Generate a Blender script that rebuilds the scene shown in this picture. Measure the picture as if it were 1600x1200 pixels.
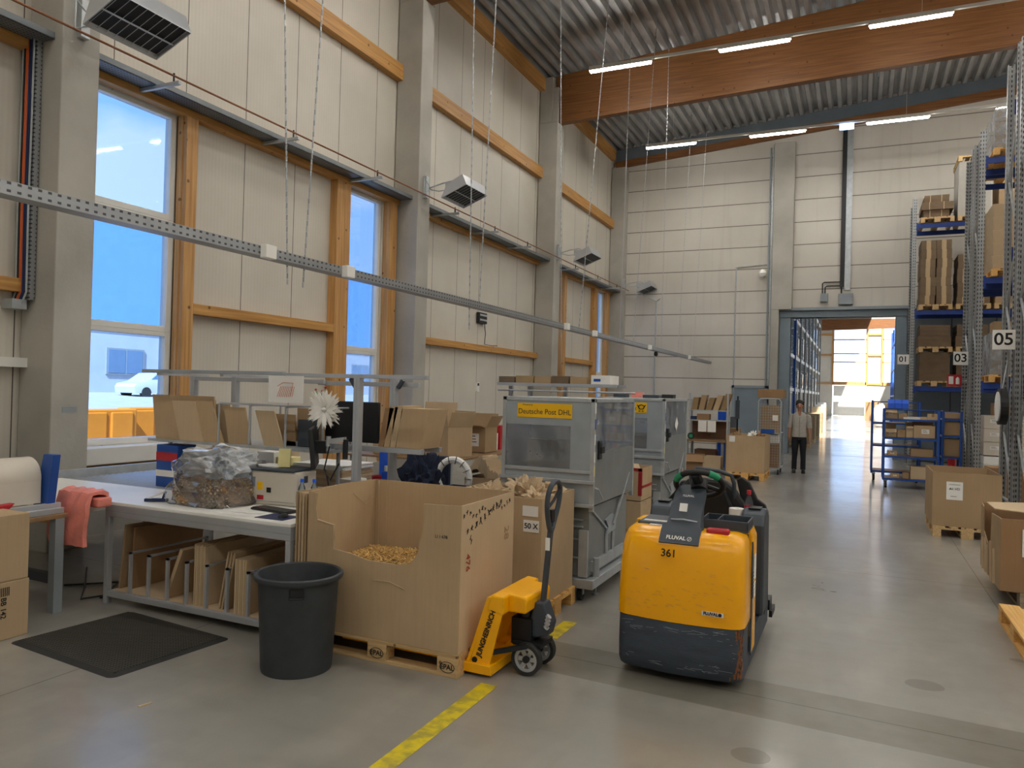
import bpy, bmesh, math, random
from mathutils import Vector, Matrix, Euler
random.seed(7)
PI = math.pi
for o in list(bpy.data.objects): bpy.data.objects.remove(o)
COL = bpy.context.scene.collection
SC = bpy.context.scene

# ------------------------------------------------------------------ camera
cd = bpy.data.cameras.new('camera'); cam = bpy.data.objects.new('camera', cd); COL.objects.link(cam)
YAW, PITCH, ROLL, F = 0.4326139, 0.00808444, 0.02694746, 1172.4185
cd.sensor_fit = 'HORIZONTAL'; cd.sensor_width = 36.0; cd.lens = 36.0 * F / 1600
cd.clip_start = 0.05; cd.clip_end = 500
fw = Vector((-math.sin(YAW)*math.cos(PITCH), math.cos(YAW)*math.cos(PITCH), math.sin(PITCH)))
rt = Vector((math.cos(YAW), math.sin(YAW), 0)); up = rt.cross(fw)
rt2 = rt*math.cos(ROLL) + up*math.sin(ROLL); up2 = up*math.cos(ROLL) - rt*math.sin(ROLL)
cam.matrix_world = Matrix(((rt2.x, up2.x, -fw.x, 0), (rt2.y, up2.y, -fw.y, 0), (rt2.z, up2.z, -fw.z, 1.8), (0, 0, 0, 1)))
SC.camera = cam

# ------------------------------------------------------------------ view, world, sun
SC.view_settings.view_transform = 'Standard'; SC.view_settings.look = 'None'
SC.view_settings.gamma = 1; SC.view_settings.use_curve_mapping = False
SC.view_settings.exposure = 0.95
W = bpy.data.worlds.new('sky'); SC.world = W; W.use_nodes = True
nt = W.node_tree; nt.nodes.clear()
tc = nt.nodes.new('ShaderNodeTexCoord'); sx = nt.nodes.new('ShaderNodeSeparateXYZ')
cr = nt.nodes.new('ShaderNodeValToRGB'); nz = nt.nodes.new('ShaderNodeTexNoise'); cr2 = nt.nodes.new('ShaderNodeValToRGB')
mx = nt.nodes.new('ShaderNodeMixRGB'); bg = nt.nodes.new('ShaderNodeBackground'); ow = nt.nodes.new('ShaderNodeOutputWorld')
nt.links.new(tc.outputs['Generated'], sx.inputs[0]); nt.links.new(sx.outputs['Z'], cr.inputs[0])
cr.color_ramp.elements[0].position = 0.0; cr.color_ramp.elements[0].color = (0.66, 0.85, 1.0, 1)
cr.color_ramp.elements[1].position = 0.6; cr.color_ramp.elements[1].color = (0.30, 0.60, 1.0, 1)
nz.inputs['Scale'].default_value = 3.2; nz.inputs['Detail'].default_value = 6
mp = nt.nodes.new('ShaderNodeMapping'); mp.inputs['Scale'].default_value = (1, 1, 2.2); mp.inputs['Location'].default_value = (0.3, 0.1, 0.2)
nt.links.new(tc.outputs['Generated'], mp.inputs[0]); nt.links.new(mp.outputs[0], nz.inputs['Vector'])
nt.links.new(nz.outputs[0], cr2.inputs[0])
cr2.color_ramp.elements[0].position = 0.47; cr2.color_ramp.elements[0].color = (0, 0, 0, 1)
cr2.color_ramp.elements[1].position = 0.57; cr2.color_ramp.elements[1].color = (1, 1, 1, 1)
nt.links.new(cr2.outputs[0], mx.inputs[0]); nt.links.new(cr.outputs[0], mx.inputs[1]); mx.inputs[2].default_value = (0.93, 0.96, 1, 1)
nt.links.new(mx.outputs[0], bg.inputs['Color']); bg.inputs['Strength'].default_value = 0.72
nt.links.new(bg.outputs[0], ow.inputs[0])
sl = bpy.data.lights.new('sun', 'SUN'); sl.energy = 8.0; sl.angle = 0.02; sl.color = (1, .95, .88)
so = bpy.data.objects.new('sun', sl); COL.objects.link(so); so.rotation_euler = Vector((-.25, .65, -.72)).to_track_quat('-Z', 'Y').to_euler(); so.location = (0, 0, 40)
TUBE = 52.0     # emission strength of the fluorescent tubes

# ------------------------------------------------------------------ helpers
class B:
    """collects faces; out() links them as ONE mesh object"""
    def __init__(s): s.v = []; s.f = []; s.m = []; s.k = 0
    def add(s, vs, fs):
        o = len(s.v); s.v += [tuple(v) for v in vs]
        for f in fs: s.f.append(tuple(i + o for i in f)); s.m.append(s.k)
        return s
    def box(s, x0, x1, y0, y1, z0, z1):
        if x0 > x1: x0, x1 = x1, x0
        if y0 > y1: y0, y1 = y1, y0
        if z0 > z1: z0, z1 = z1, z0
        return s.add([(x0,y0,z0),(x1,y0,z0),(x1,y1,z0),(x0,y1,z0),(x0,y0,z1),(x1,y0,z1),(x1,y1,z1),(x0,y1,z1)],
                     [(0,3,2,1),(4,5,6,7),(0,1,5,4),(1,2,6,5),(2,3,7,6),(3,0,4,7)])
    def ob(s, c, d, rot=(0,0,0)):
        M_ = Euler([math.radians(a) for a in rot]).to_matrix(); hx, hy, hz = d[0]/2, d[1]/2, d[2]/2; c = Vector(c)
        vs = [c + M_ @ Vector(p) for p in ((-hx,-hy,-hz),(hx,-hy,-hz),(hx,hy,-hz),(-hx,hy,-hz),(-hx,-hy,hz),(hx,-hy,hz),(hx,hy,hz),(-hx,hy,hz))]
        return s.add(vs, [(0,3,2,1),(4,5,6,7),(0,1,5,4),(1,2,6,5),(2,3,7,6),(3,0,4,7)])
    def beam(s, p0, p1, w, h, upv=(0,0,1)):
        p0 = Vector(p0); p1 = Vector(p1); d = (p1-p0).normalized(); u = Vector(upv)
        if abs(d.dot(u)) > .98: u = Vector((1,0,0))
        a = d.cross(u).normalized()*w/2; b = a.cross(d).normalized()*h/2
        vs = [p0-a-b, p0+a-b, p0+a+b, p0-a+b, p1-a-b, p1+a-b, p1+a+b, p1-a+b]
        return s.add(vs, [(0,3,2,1),(4,5,6,7),(0,1,5,4),(1,2,6,5),(2,3,7,6),(3,0,4,7)])
    def prism(s, pts, ax, a, b):
        """2D polygon extruded along axis ax; pts are the two other coordinates in xyz order"""
        def P(p, t):
            return {'x': (t, p[0], p[1]), 'y': (p[0], t, p[1]), 'z': (p[0], p[1], t)}[ax]
        n = len(pts); vs = [P(p, a) for p in pts] + [P(p, b) for p in pts]
        return s.add(vs, [tuple(range(n))[::-1], tuple(range(n, 2*n))] + [(i, (i+1) % n, n+(i+1) % n, n+i) for i in range(n)])
    def cyl(s, p0, p1, r, n=12, r2=None, cap=True):
        p0 = Vector(p0); p1 = Vector(p1); d = (p1-p0).normalized(); r2 = r if r2 is None else r2
        u = Vector((0,0,1)) if abs(d.z) < .9 else Vector((1,0,0)); a = d.cross(u).normalized(); b = d.cross(a)
        vs = [p0+(a*math.cos(2*PI*i/n)+b*math.sin(2*PI*i/n))*r for i in range(n)] + [p1+(a*math.cos(2*PI*i/n)+b*math.sin(2*PI*i/n))*r2 for i in range(n)]
        fs = [(i, (i+1) % n, n+(i+1) % n, n+i) for i in range(n)]
        if cap: fs += [tuple(range(n))[::-1], tuple(range(n, 2*n))]
        return s.add(vs, fs)
    def tube(s, pts, r, n=8, closed=False):
        pts = [Vector(p) for p in pts]; N = len(pts); vs = []; pa = None
        for i, p in enumerate(pts):
            if closed: d = (pts[(i+1) % N]-pts[i-1])
            else: d = pts[min(i+1, N-1)]-pts[max(i-1, 0)]
            d.normalize()
            if pa is None:
                u = Vector((0,0,1)) if abs(d.z) < .9 else Vector((1,0,0)); a = d.cross(u).normalized()
            else: a = (pa - d*pa.dot(d)).normalized()
            pa = a; b = d.cross(a)
            vs += [p+(a*math.cos(2*PI*k/n)+b*math.sin(2*PI*k/n))*r for k in range(n)]
        fs = []
        for i in range(N if closed else N-1):
            j = (i+1) % N
            fs += [(i*n+k, i*n+(k+1) % n, j*n+(k+1) % n, j*n+k) for k in range(n)]
        if not closed: fs += [tuple(range(n))[::-1], tuple(range((N-1)*n, N*n))]
        return s.add(vs, fs)
    def lathe(s, prof, c=(0,0,0), n=24, caps=True):
        vs = []; m = len(prof)
        for r, z in prof: vs += [(c[0]+r*math.cos(2*PI*k/n), c[1]+r*math.sin(2*PI*k/n), c[2]+z) for k in range(n)]
        fs = [(i*n+k, i*n+(k+1) % n, (i+1)*n+(k+1) % n, (i+1)*n+k) for i in range(m-1) for k in range(n)]
        if caps: fs += [tuple(range(n))[::-1], tuple(range((m-1)*n, m*n))]
        return s.add(vs, fs)
    def loft(s, rings, cap=True):
        n = len(rings[0]); vs = [p for r in rings for p in r]; m = len(rings)
        fs = [(i*n+k, i*n+(k+1) % n, (i+1)*n+(k+1) % n, (i+1)*n+k) for i in range(m-1) for k in range(n)]
        if cap: fs += [tuple(range(n))[::-1], tuple(range((m-1)*n, m*n))]
        return s.add(vs, fs)
    def quad(s, a, b, c, d): return s.add([a, b, c, d], [(0,1,2,3)])
    def pane(s, a, b, c, d, t=.004):
        a, b, c, d = map(Vector, (a, b, c, d)); n = (b-a).cross(d-a).normalized()*t
        return s.add([a,b,c,d,a+n,b+n,c+n,d+n], [(3,2,1,0),(4,5,6,7),(0,1,5,4),(1,2,6,5),(2,3,7,6),(3,0,4,7)])
    def tr(s, M_, frm=0):
        s.v = s.v[:frm] + [tuple(M_ @ Vector(v)) for v in s.v[frm:]]; return s
    def out(s, name, mats, parent=None, label=None, cat=None, group=None, kind=None, smooth=False, bev=0, origin=None, loc=None):
        if not isinstance(mats, (list, tuple)): mats = [mats]
        me = bpy.data.meshes.new(name); o = bpy.data.objects.new(name, me)
        off = Vector((0,0,0))
        if parent is not None:
            root = parent
            while root.parent: root = root.parent
            if root.get('world_built'): off = Vector(root.location)
        elif loc is None:
            xs = [v[0] for v in s.v]; ys = [v[1] for v in s.v]; zs = [v[2] for v in s.v]
            off = Vector(origin) if origin else Vector(((min(xs)+max(xs))/2, (min(ys)+max(ys))/2, min(zs)))
        me.from_pydata([tuple(Vector(v)-off) for v in s.v], [], s.f)
        for m in mats: me.materials.append(m)
        for p, k in zip(me.polygons, s.m): p.material_index = k; p.use_smooth = smooth
        bm = bmesh.new(); bm.from_mesh(me); bmesh.ops.recalc_face_normals(bm, faces=bm.faces); bm.to_mesh(me); bm.free()
        COL.objects.link(o)
        if parent is not None: o.parent = parent
        else: o.location = off if loc is None else loc
        if bev:
            b = o.modifiers.new('bevel', 'BEVEL'); b.width = bev; b.segments = 2; b.limit_method = 'ANGLE'; b.angle_limit = .6
        if smooth and bev == 0:
            try:
                me.set_sharp_from_angle(angle=math.radians(40))
            except Exception: pass
        tag(o, label, cat, group, kind)
        return o

def tag(o, label=None, cat=None, group=None, kind=None):
    if label: o['label'] = label
    if cat: o['category'] = cat
    if group: o['group'] = group
    if kind: o['kind'] = kind
    return o

def thing(name, label, cat, loc=(0,0,0), rz=0, group=None, world=False, kind=None):
    o = bpy.data.objects.new(name, None); COL.objects.link(o); o.location = loc; o.rotation_euler = (0, 0, math.radians(rz))
    o.empty_display_size = .1
    tag(o, label, cat, group, kind)
    if world: o['world_built'] = 1
    return o

def kids(o): return [c for c in bpy.data.objects if c.parent == o]
def dup(root, loc, rz=None, label=None, group=None):
    def cp(o, par):
        c = o.copy(); COL.objects.link(c); c.parent = par
        for k in kids(o): cp(k, c)
        return c
    r = cp(root, None); r.location = loc
    if rz is not None: r.rotation_euler = (0, 0, math.radians(rz))
    if label: r['label'] = label
    if group: r['group'] = group
    return r

def struct(b, name, mats, **k):
    return b.out(name, mats, kind='structure', loc=(0,0,0), **k)

# ------------------------------------------------------------------ materials
def lin(h):
    h = h.lstrip('#'); c = [int(h[i:i+2], 16)/255 for i in (0,2,4)]
    return tuple((x/12.92 if x <= .04045 else ((x+.055)/1.055)**2.4) for x in c) + (1,)
def nodes(name):
    m = bpy.data.materials.new(name); m.use_nodes = True; n = m.node_tree; bs = n.nodes['Principled BSDF']; return m, n, bs
def mat(name, col, rough=.6, metal=0, var=.12, scale=6, bump=0, bscale=None, stretch=(1,1,1), spec=.5, emit=None, trans=0, alpha=1):
    m, n, bs = nodes(name); c = lin(col)
    t = n.nodes.new('ShaderNodeTexCoord'); mp = n.nodes.new('ShaderNodeMapping'); mp.inputs['Scale'].default_value = stretch
    nz = n.nodes.new('ShaderNodeTexNoise'); nz.inputs['Scale'].default_value = scale; nz.inputs['Detail'].default_value = 5
    n.links.new(t.outputs['Object'], mp.inputs[0]); n.links.new(mp.outputs[0], nz.inputs['Vector'])
    r = n.nodes.new('ShaderNodeValToRGB'); r.color_ramp.elements[0].position = .3; r.color_ramp.elements[1].position = .7
    r.color_ramp.elements[0].color = tuple(x*(1-var) for x in c[:3]) + (1,); r.color_ramp.elements[1].color = tuple(min(1, x*(1+var)) for x in c[:3]) + (1,)
    n.links.new(nz.outputs[0], r.inputs[0]); n.links.new(r.outputs[0], bs.inputs['Base Color'])
    bs.inputs['Roughness'].default_value = rough; bs.inputs['Metallic'].default_value = metal
    bs.inputs['Specular IOR Level'].default_value = spec
    if trans: bs.inputs['Transmission Weight'].default_value = trans
    if alpha < 1: bs.inputs['Alpha'].default_value = alpha
    if bump:
        n2 = n.nodes.new('ShaderNodeTexNoise'); n2.inputs['Scale'].default_value = bscale or scale*4; n2.inputs['Detail'].default_value = 4
        n.links.new(mp.outputs[0], n2.inputs['Vector'])
        bp = n.nodes.new('ShaderNodeBump'); bp.inputs['Strength'].default_value = bump; bp.inputs['Distance'].default_value = .02
        n.links.new(n2.outputs[0], bp.inputs['Height']); n.links.new(bp.outputs[0], bs.inputs['Normal'])
    if emit: bs.inputs['Emission Color'].default_value = c; bs.inputs['Emission Strength'].default_value = emit
    return m
def mth(n, op, a, b=None, c=None):
    x = n.nodes.new('ShaderNodeMath'); x.operation = op
    for i, v in enumerate((a, b, c)):
        if v is None: continue
        if isinstance(v, (int, float)): x.inputs[i].default_value = v
        else: n.links.new(v, x.inputs[i])
    return x.outputs[0]
def mixc(n, fac, a, b, mode='MIX'):
    x = n.nodes.new('ShaderNodeMixRGB'); x.blend_type = mode
    for i, v in enumerate((fac, a, b)):
        if isinstance(v, (int, float)): x.inputs[i].default_value = v
        elif isinstance(v, tuple): x.inputs[i].default_value = v
        else: n.links.new(v, x.inputs[i])
    return x.outputs[0]
def coords(n):
    t = n.nodes.new('ShaderNodeTexCoord'); s = n.nodes.new('ShaderNodeSeparateXYZ'); n.links.new(t.outputs['Object'], s.inputs[0]); return t.outputs['Object'], s.outputs
def noise(n, v, sc, det=4, st=None):
    if st:
        mp = n.nodes.new('ShaderNodeMapping'); mp.inputs['Scale'].default_value = st; n.links.new(v, mp.inputs[0]); v = mp.outputs[0]
    z = n.nodes.new('ShaderNodeTexNoise'); z.inputs['Scale'].default_value = sc; z.inputs['Detail'].default_value = det; n.links.new(v, z.inputs['Vector']); return z.outputs[0]
def ramp(n, v, stops):
    r = n.nodes.new('ShaderNodeValToRGB'); e = r.color_ramp.elements
    while len(e) < len(stops): e.new(.5)
    for q, (p, c) in zip(e, stops): q.position = p; q.color = c if isinstance(c, tuple) else (c, c, c, 1)
    n.links.new(v, r.inputs[0]); return r.outputs[0]
def bump(n, h, bs, st=.3, dist=.01):
    bp = n.nodes.new('ShaderNodeBump'); bp.inputs['Strength'].default_value = st; bp.inputs['Distance'].default_value = dist
    n.links.new(h, bp.inputs['Height']); n.links.new(bp.outputs[0], bs.inputs['Normal'])

def m_clad():       # ribbed sandwich panel, ribs run up, joints every 1.05 m along Y
    m, n, bs = nodes('ribbed_cladding'); v, s = coords(n)
    rib = mth(n, 'SINE', mth(n, 'MULTIPLY', s['Y'], 2*PI/.06))
    j = mth(n, 'FRACT', mth(n, 'DIVIDE', mth(n, 'ADD', s['Y'], .31), 1.05)); jl = mth(n, 'LESS_THAN', j, .012)
    base = ramp(n, noise(n, v, .9, 3), [(.3, lin('#c6c0b4')), (.7, lin('#d3cdc1'))])
    base = mixc(n, mth(n, 'MULTIPLY', mth(n, 'ADD', rib, 1), .045), base, lin('#a59b8a'))
    base = mixc(n, jl, base, lin('#4c463e'))
    n.links.new(base, bs.inputs['Base Color']); bs.inputs['Roughness'].default_value = .5
    bump(n, mth(n, 'SUBTRACT', mth(n, 'MULTIPLY', rib, .12), mth(n, 'MULTIPLY', jl, 1.5)), bs, .3, .004); return m
def m_endwall():    # smooth wall slabs with horizontal joints every 0.72 m
    m, n, bs = nodes('wall_slabs'); v, s = coords(n)
    j = mth(n, 'FRACT', mth(n, 'DIVIDE', mth(n, 'ADD', s['Z'], .54), .723)); jl = mth(n, 'LESS_THAN', j, .035)
    base = ramp(n, noise(n, v, .5, 5), [(.3, lin('#c2bcb1')), (.7, lin('#d2ccc2'))])
    st = ramp(n, noise(n, v, 1, 4, (6, 6, .35)), [(.55, 0.0), (.75, 1.0)])
    base = mixc(n, mth(n, 'MULTIPLY', st, .12), base, lin('#7a7468'))
    base = mixc(n, jl, base, lin('#6f685c')); n.links.new(base, bs.inputs['Base Color']); bs.inputs['Roughness'].default_value = .6
    bump(n, mth(n, 'MULTIPLY', jl, -1), bs, .4, .006); return m
def m_floor():
    m, n, bs = nodes('polished_concrete'); v, s = coords(n)
    a = noise(n, v, .55, 8); b = noise(n, v, 5, 8); c = noise(n, v, 1.6, 7, (2.2, .9, 1)); c2 = noise(n, v, 2.3, 7, (.9, 2.4, 1))
    base = ramp(n, a, [(.3, lin('#86837c')), (.7, lin('#98958d'))])
    base = mixc(n, mth(n, 'MULTIPLY', ramp(n, b, [(.42, 0.0), (.68, 1.0)]), .38), base, lin('#8a847a'))
    base = mixc(n, mth(n, 'MULTIPLY', ramp(n, c, [(.50, 0.0), (.70, 1.0)]), .16), base, lin('#c3bbae'))
    base = mixc(n, mth(n, 'MULTIPLY', ramp(n, c2, [(.52, 0.0), (.72, 1.0)]), .16), base, lin('#6a665e'))
    # darker repaired strip across the hall, with its own joint
    y0 = mth(n, 'ADD', s['Y'], mth(n, 'MULTIPLY', s['X'], .05))
    band = mth(n, 'MULTIPLY', mth(n, 'MULTIPLY', mth(n, 'GREATER_THAN', y0, 4.42), mth(n, 'LESS_THAN', y0, 4.98)), mth(n, 'GREATER_THAN', s['X'], -3.4))
    base = mixc(n, mth(n, 'MULTIPLY', band, mth(n, 'ADD', .35, mth(n, 'MULTIPLY', b, .35))), base, lin('#57503f'))
    jo = mth(n, 'LESS_THAN', mth(n, 'ABSOLUTE', mth(n, 'SUBTRACT', y0, 4.72)), .006)
    jx = mth(n, 'LESS_THAN', mth(n, 'ABSOLUTE', mth(n, 'SUBTRACT', mth(n, 'FRACT', mth(n, 'DIVIDE', mth(n, 'ADD', s['X'], 1.6), 5.5)), .5)), .0009)
    jy = mth(n, 'LESS_THAN', mth(n, 'ABSOLUTE', mth(n, 'SUBTRACT', mth(n, 'FRACT', mth(n, 'DIVIDE', mth(n, 'ADD', s['Y'], 1.7), 6.87)), .5)), .0009)
    jj = mth(n, 'MAXIMUM', jo, mth(n, 'MAXIMUM', jx, jy))
    base = mixc(n, mth(n, 'MULTIPLY', jj, .7), base, lin('#3a352c'))
    for (px, py, rx, ry) in ((.42, 5.45, .12, .10), (-.45, 3.95, .10, .09), (1.05, 6.3, .05, .04)):   # oil spots
        d = mth(n, 'ADD', mth(n, 'POWER', mth(n, 'DIVIDE', mth(n, 'SUBTRACT', s['X'], px), rx), 2.0), mth(n, 'POWER', mth(n, 'DIVIDE', mth(n, 'SUBTRACT', s['Y'], py), ry), 2.0))
        sp = mth(n, 'LESS_THAN', mth(n, 'ADD', d, mth(n, 'MULTIPLY', b, .8)), 1.3)
        base = mixc(n, mth(n, 'MULTIPLY', sp, .45), base, lin('#4c463c'))
    n.links.new(base, bs.inputs['Base Color'])
    ro = ramp(n, noise(n, v, 1.1, 7), [(.3, .24), (.7, .40)]); n.links.new(mth(n, 'ADD', ro, mth(n, 'MULTIPLY', b, .08)), bs.inputs['Roughness'])
    bs.inputs['Specular IOR Level'].default_value = .6; bs.inputs['Coat Weight'].default_value = .55; bs.inputs['Coat Roughness'].default_value = .14
    bump(n, mth(n, 'ADD', noise(n, v, 14, 6), mth(n, 'MULTIPLY', jj, -2)), bs, .06, .01); return m
def m_wood(name, c0, c1, axis='X', sc=1.0, knots=True, lam=0):
    m, n, bs = nodes(name); v, s = coords(n)
    st = {'X': (.35, 9, 9), 'Y': (9, .35, 9), 'Z': (9, 9, .35)}[axis]
    g = noise(n, v, 3*sc, 6, st); base = ramp(n, g, [(.3, lin(c0)), (.7, lin(c1))])
    if lam:
        l = mth(n, 'LESS_THAN', mth(n, 'FRACT', mth(n, 'DIVIDE', s['Z'], lam)), .05); base = mixc(n, mth(n, 'MULTIPLY', l, .35), base, lin('#5a3413'))
    if knots:
        vo = n.nodes.new('ShaderNodeTexVoronoi'); vo.inputs['Scale'].default_value = 4.2*sc; n.links.new(v, vo.inputs['Vector'])
        k = mth(n, 'LESS_THAN', vo.outputs['Distance'], .095); base = mixc(n, mth(n, 'MULTIPLY', k, .75), base, lin('#4a2409'))
    n.links.new(base, bs.inputs['Base Color']); bs.inputs['Roughness'].default_value = .55; return m
def m_perf(name, col, metal=.7, pitch=.05, hole=.011, rough=.4, dark='#1c1c1c', ax=('Z', 'Y')):   # perforated galvanised steel
    m, n, bs = nodes(name); v, s = coords(n)
    z = mth(n, 'ABSOLUTE', mth(n, 'SUBTRACT', mth(n, 'FRACT', mth(n, 'DIVIDE', s[ax[0]], pitch)), .5))
    hl = mth(n, 'LESS_THAN', z, hole/pitch)
    x = mth(n, 'LESS_THAN', mth(n, 'ABSOLUTE', mth(n, 'SUBTRACT', mth(n, 'FRACT', mth(n, 'DIVIDE', mth(n, 'ADD', s['X'], s['Y']) if ax[0] == 'Z' else s[ax[1]], .045)), .5)), .17)
    h = mth(n, 'MULTIPLY', hl, x)
    base = ramp(n, noise(n, v, 8, 4), [(.3, tuple(q*.85 for q in lin(col)[:3])+(1,)), (.7, lin(col))])
    n.links.new(mixc(n, h, base, lin(dark)), bs.inputs['Base Color']); n.links.new(mth(n, 'MULTIPLY', mth(n, 'SUBTRACT', 1.0, h), metal), bs.inputs['Metallic'])
    bs.inputs['Roughness'].default_value = rough; return m
def m_card(name, col, dark=.86):     # corrugated board: faint flutes and handling marks
    m, n, bs = nodes(name); v, s = coords(n); c = lin(col)
    a = noise(n, v, 2.2, 4); f = noise(n, v, 4, 3, (14, 14, .6))
    base = ramp(n, a, [(.3, tuple(q*dark for q in c[:3])+(1,)), (.72, c)])
    base = mixc(n, mth(n, 'MULTIPLY', ramp(n, f, [(.45, 0.0), (.7, 1.0)]), .13), base, tuple(q*.6 for q in c[:3])+(1,))
    n.links.new(base, bs.inputs['Base Color']); bs.inputs['Roughness'].default_value = .8; bs.inputs['Specular IOR Level'].default_value = .25; return m
def m_stack(name, col, pitch=.012, ax='Z'):   # edges of many flat cartons
    m, n, bs = nodes(name); v, s = coords(n); c = lin(col)
    l = mth(n, 'LESS_THAN', mth(n, 'FRACT', mth(n, 'DIVIDE', s[ax], pitch)), .38)
    base = mixc(n, mth(n, 'MULTIPLY', l, .55), ramp(n, noise(n, v, 5, 3), [(.3, tuple(q*.8 for q in c[:3])+(1,)), (.7, c)]), tuple(q*.32 for q in c[:3])+(1,))
    n.links.new(base, bs.inputs['Base Color']); bs.inputs['Roughness'].default_value = .85; return m
def m_glass(name, tint, gl=.08, dens=0.0):
    m = bpy.data.materials.new(name); m.use_nodes = True; n = m.node_tree; n.nodes.clear()
    t = n.nodes.new('ShaderNodeBsdfTransparent'); t.inputs[0].default_value = lin(tint); g = n.nodes.new('ShaderNodeBsdfGlossy'); g.inputs['Roughness'].default_value = .03
    fr = n.nodes.new('ShaderNodeFresnel'); fr.inputs[0].default_value = 1.45; mx = n.nodes.new('ShaderNodeMixShader'); o = n.nodes.new('ShaderNodeOutputMaterial')
    n.links.new(mth(n, 'MULTIPLY', fr.outputs[0], gl*10), mx.inputs[0]); n.links.new(t.outputs[0], mx.inputs[1]); n.links.new(g.outputs[0], mx.inputs[2])
    last = mx.outputs[0]
    if dens:
        d = n.nodes.new('ShaderNodeBsdfDiffuse'); d.inputs[0].default_value = lin('#e9edf2'); m2 = n.nodes.new('ShaderNodeMixShader')
        tcn = n.nodes.new('ShaderNodeTexCoord'); f = ramp(n, noise(n, tcn.outputs['Object'], 7, 5), [(.3, dens*.5), (.7, min(1., dens*1.6))])
        n.links.new(f, m2.inputs[0]); n.links.new(last, m2.inputs[1]); n.links.new(d.outputs[0], m2.inputs[2]); last = m2.outputs[0]
    n.links.new(last, o.inputs[0]); return m
def m_emit(name, col, st):
    m = bpy.data.materials.new(name); m.use_nodes = True; n = m.node_tree; n.nodes.clear()
    e = n.nodes.new('ShaderNodeEmission'); e.inputs[0].default_value = lin(col); e.inputs[1].default_value = st; o = n.nodes.new('ShaderNodeOutputMaterial'); n.links.new(e.outputs[0], o.inputs[0]); return m

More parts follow.
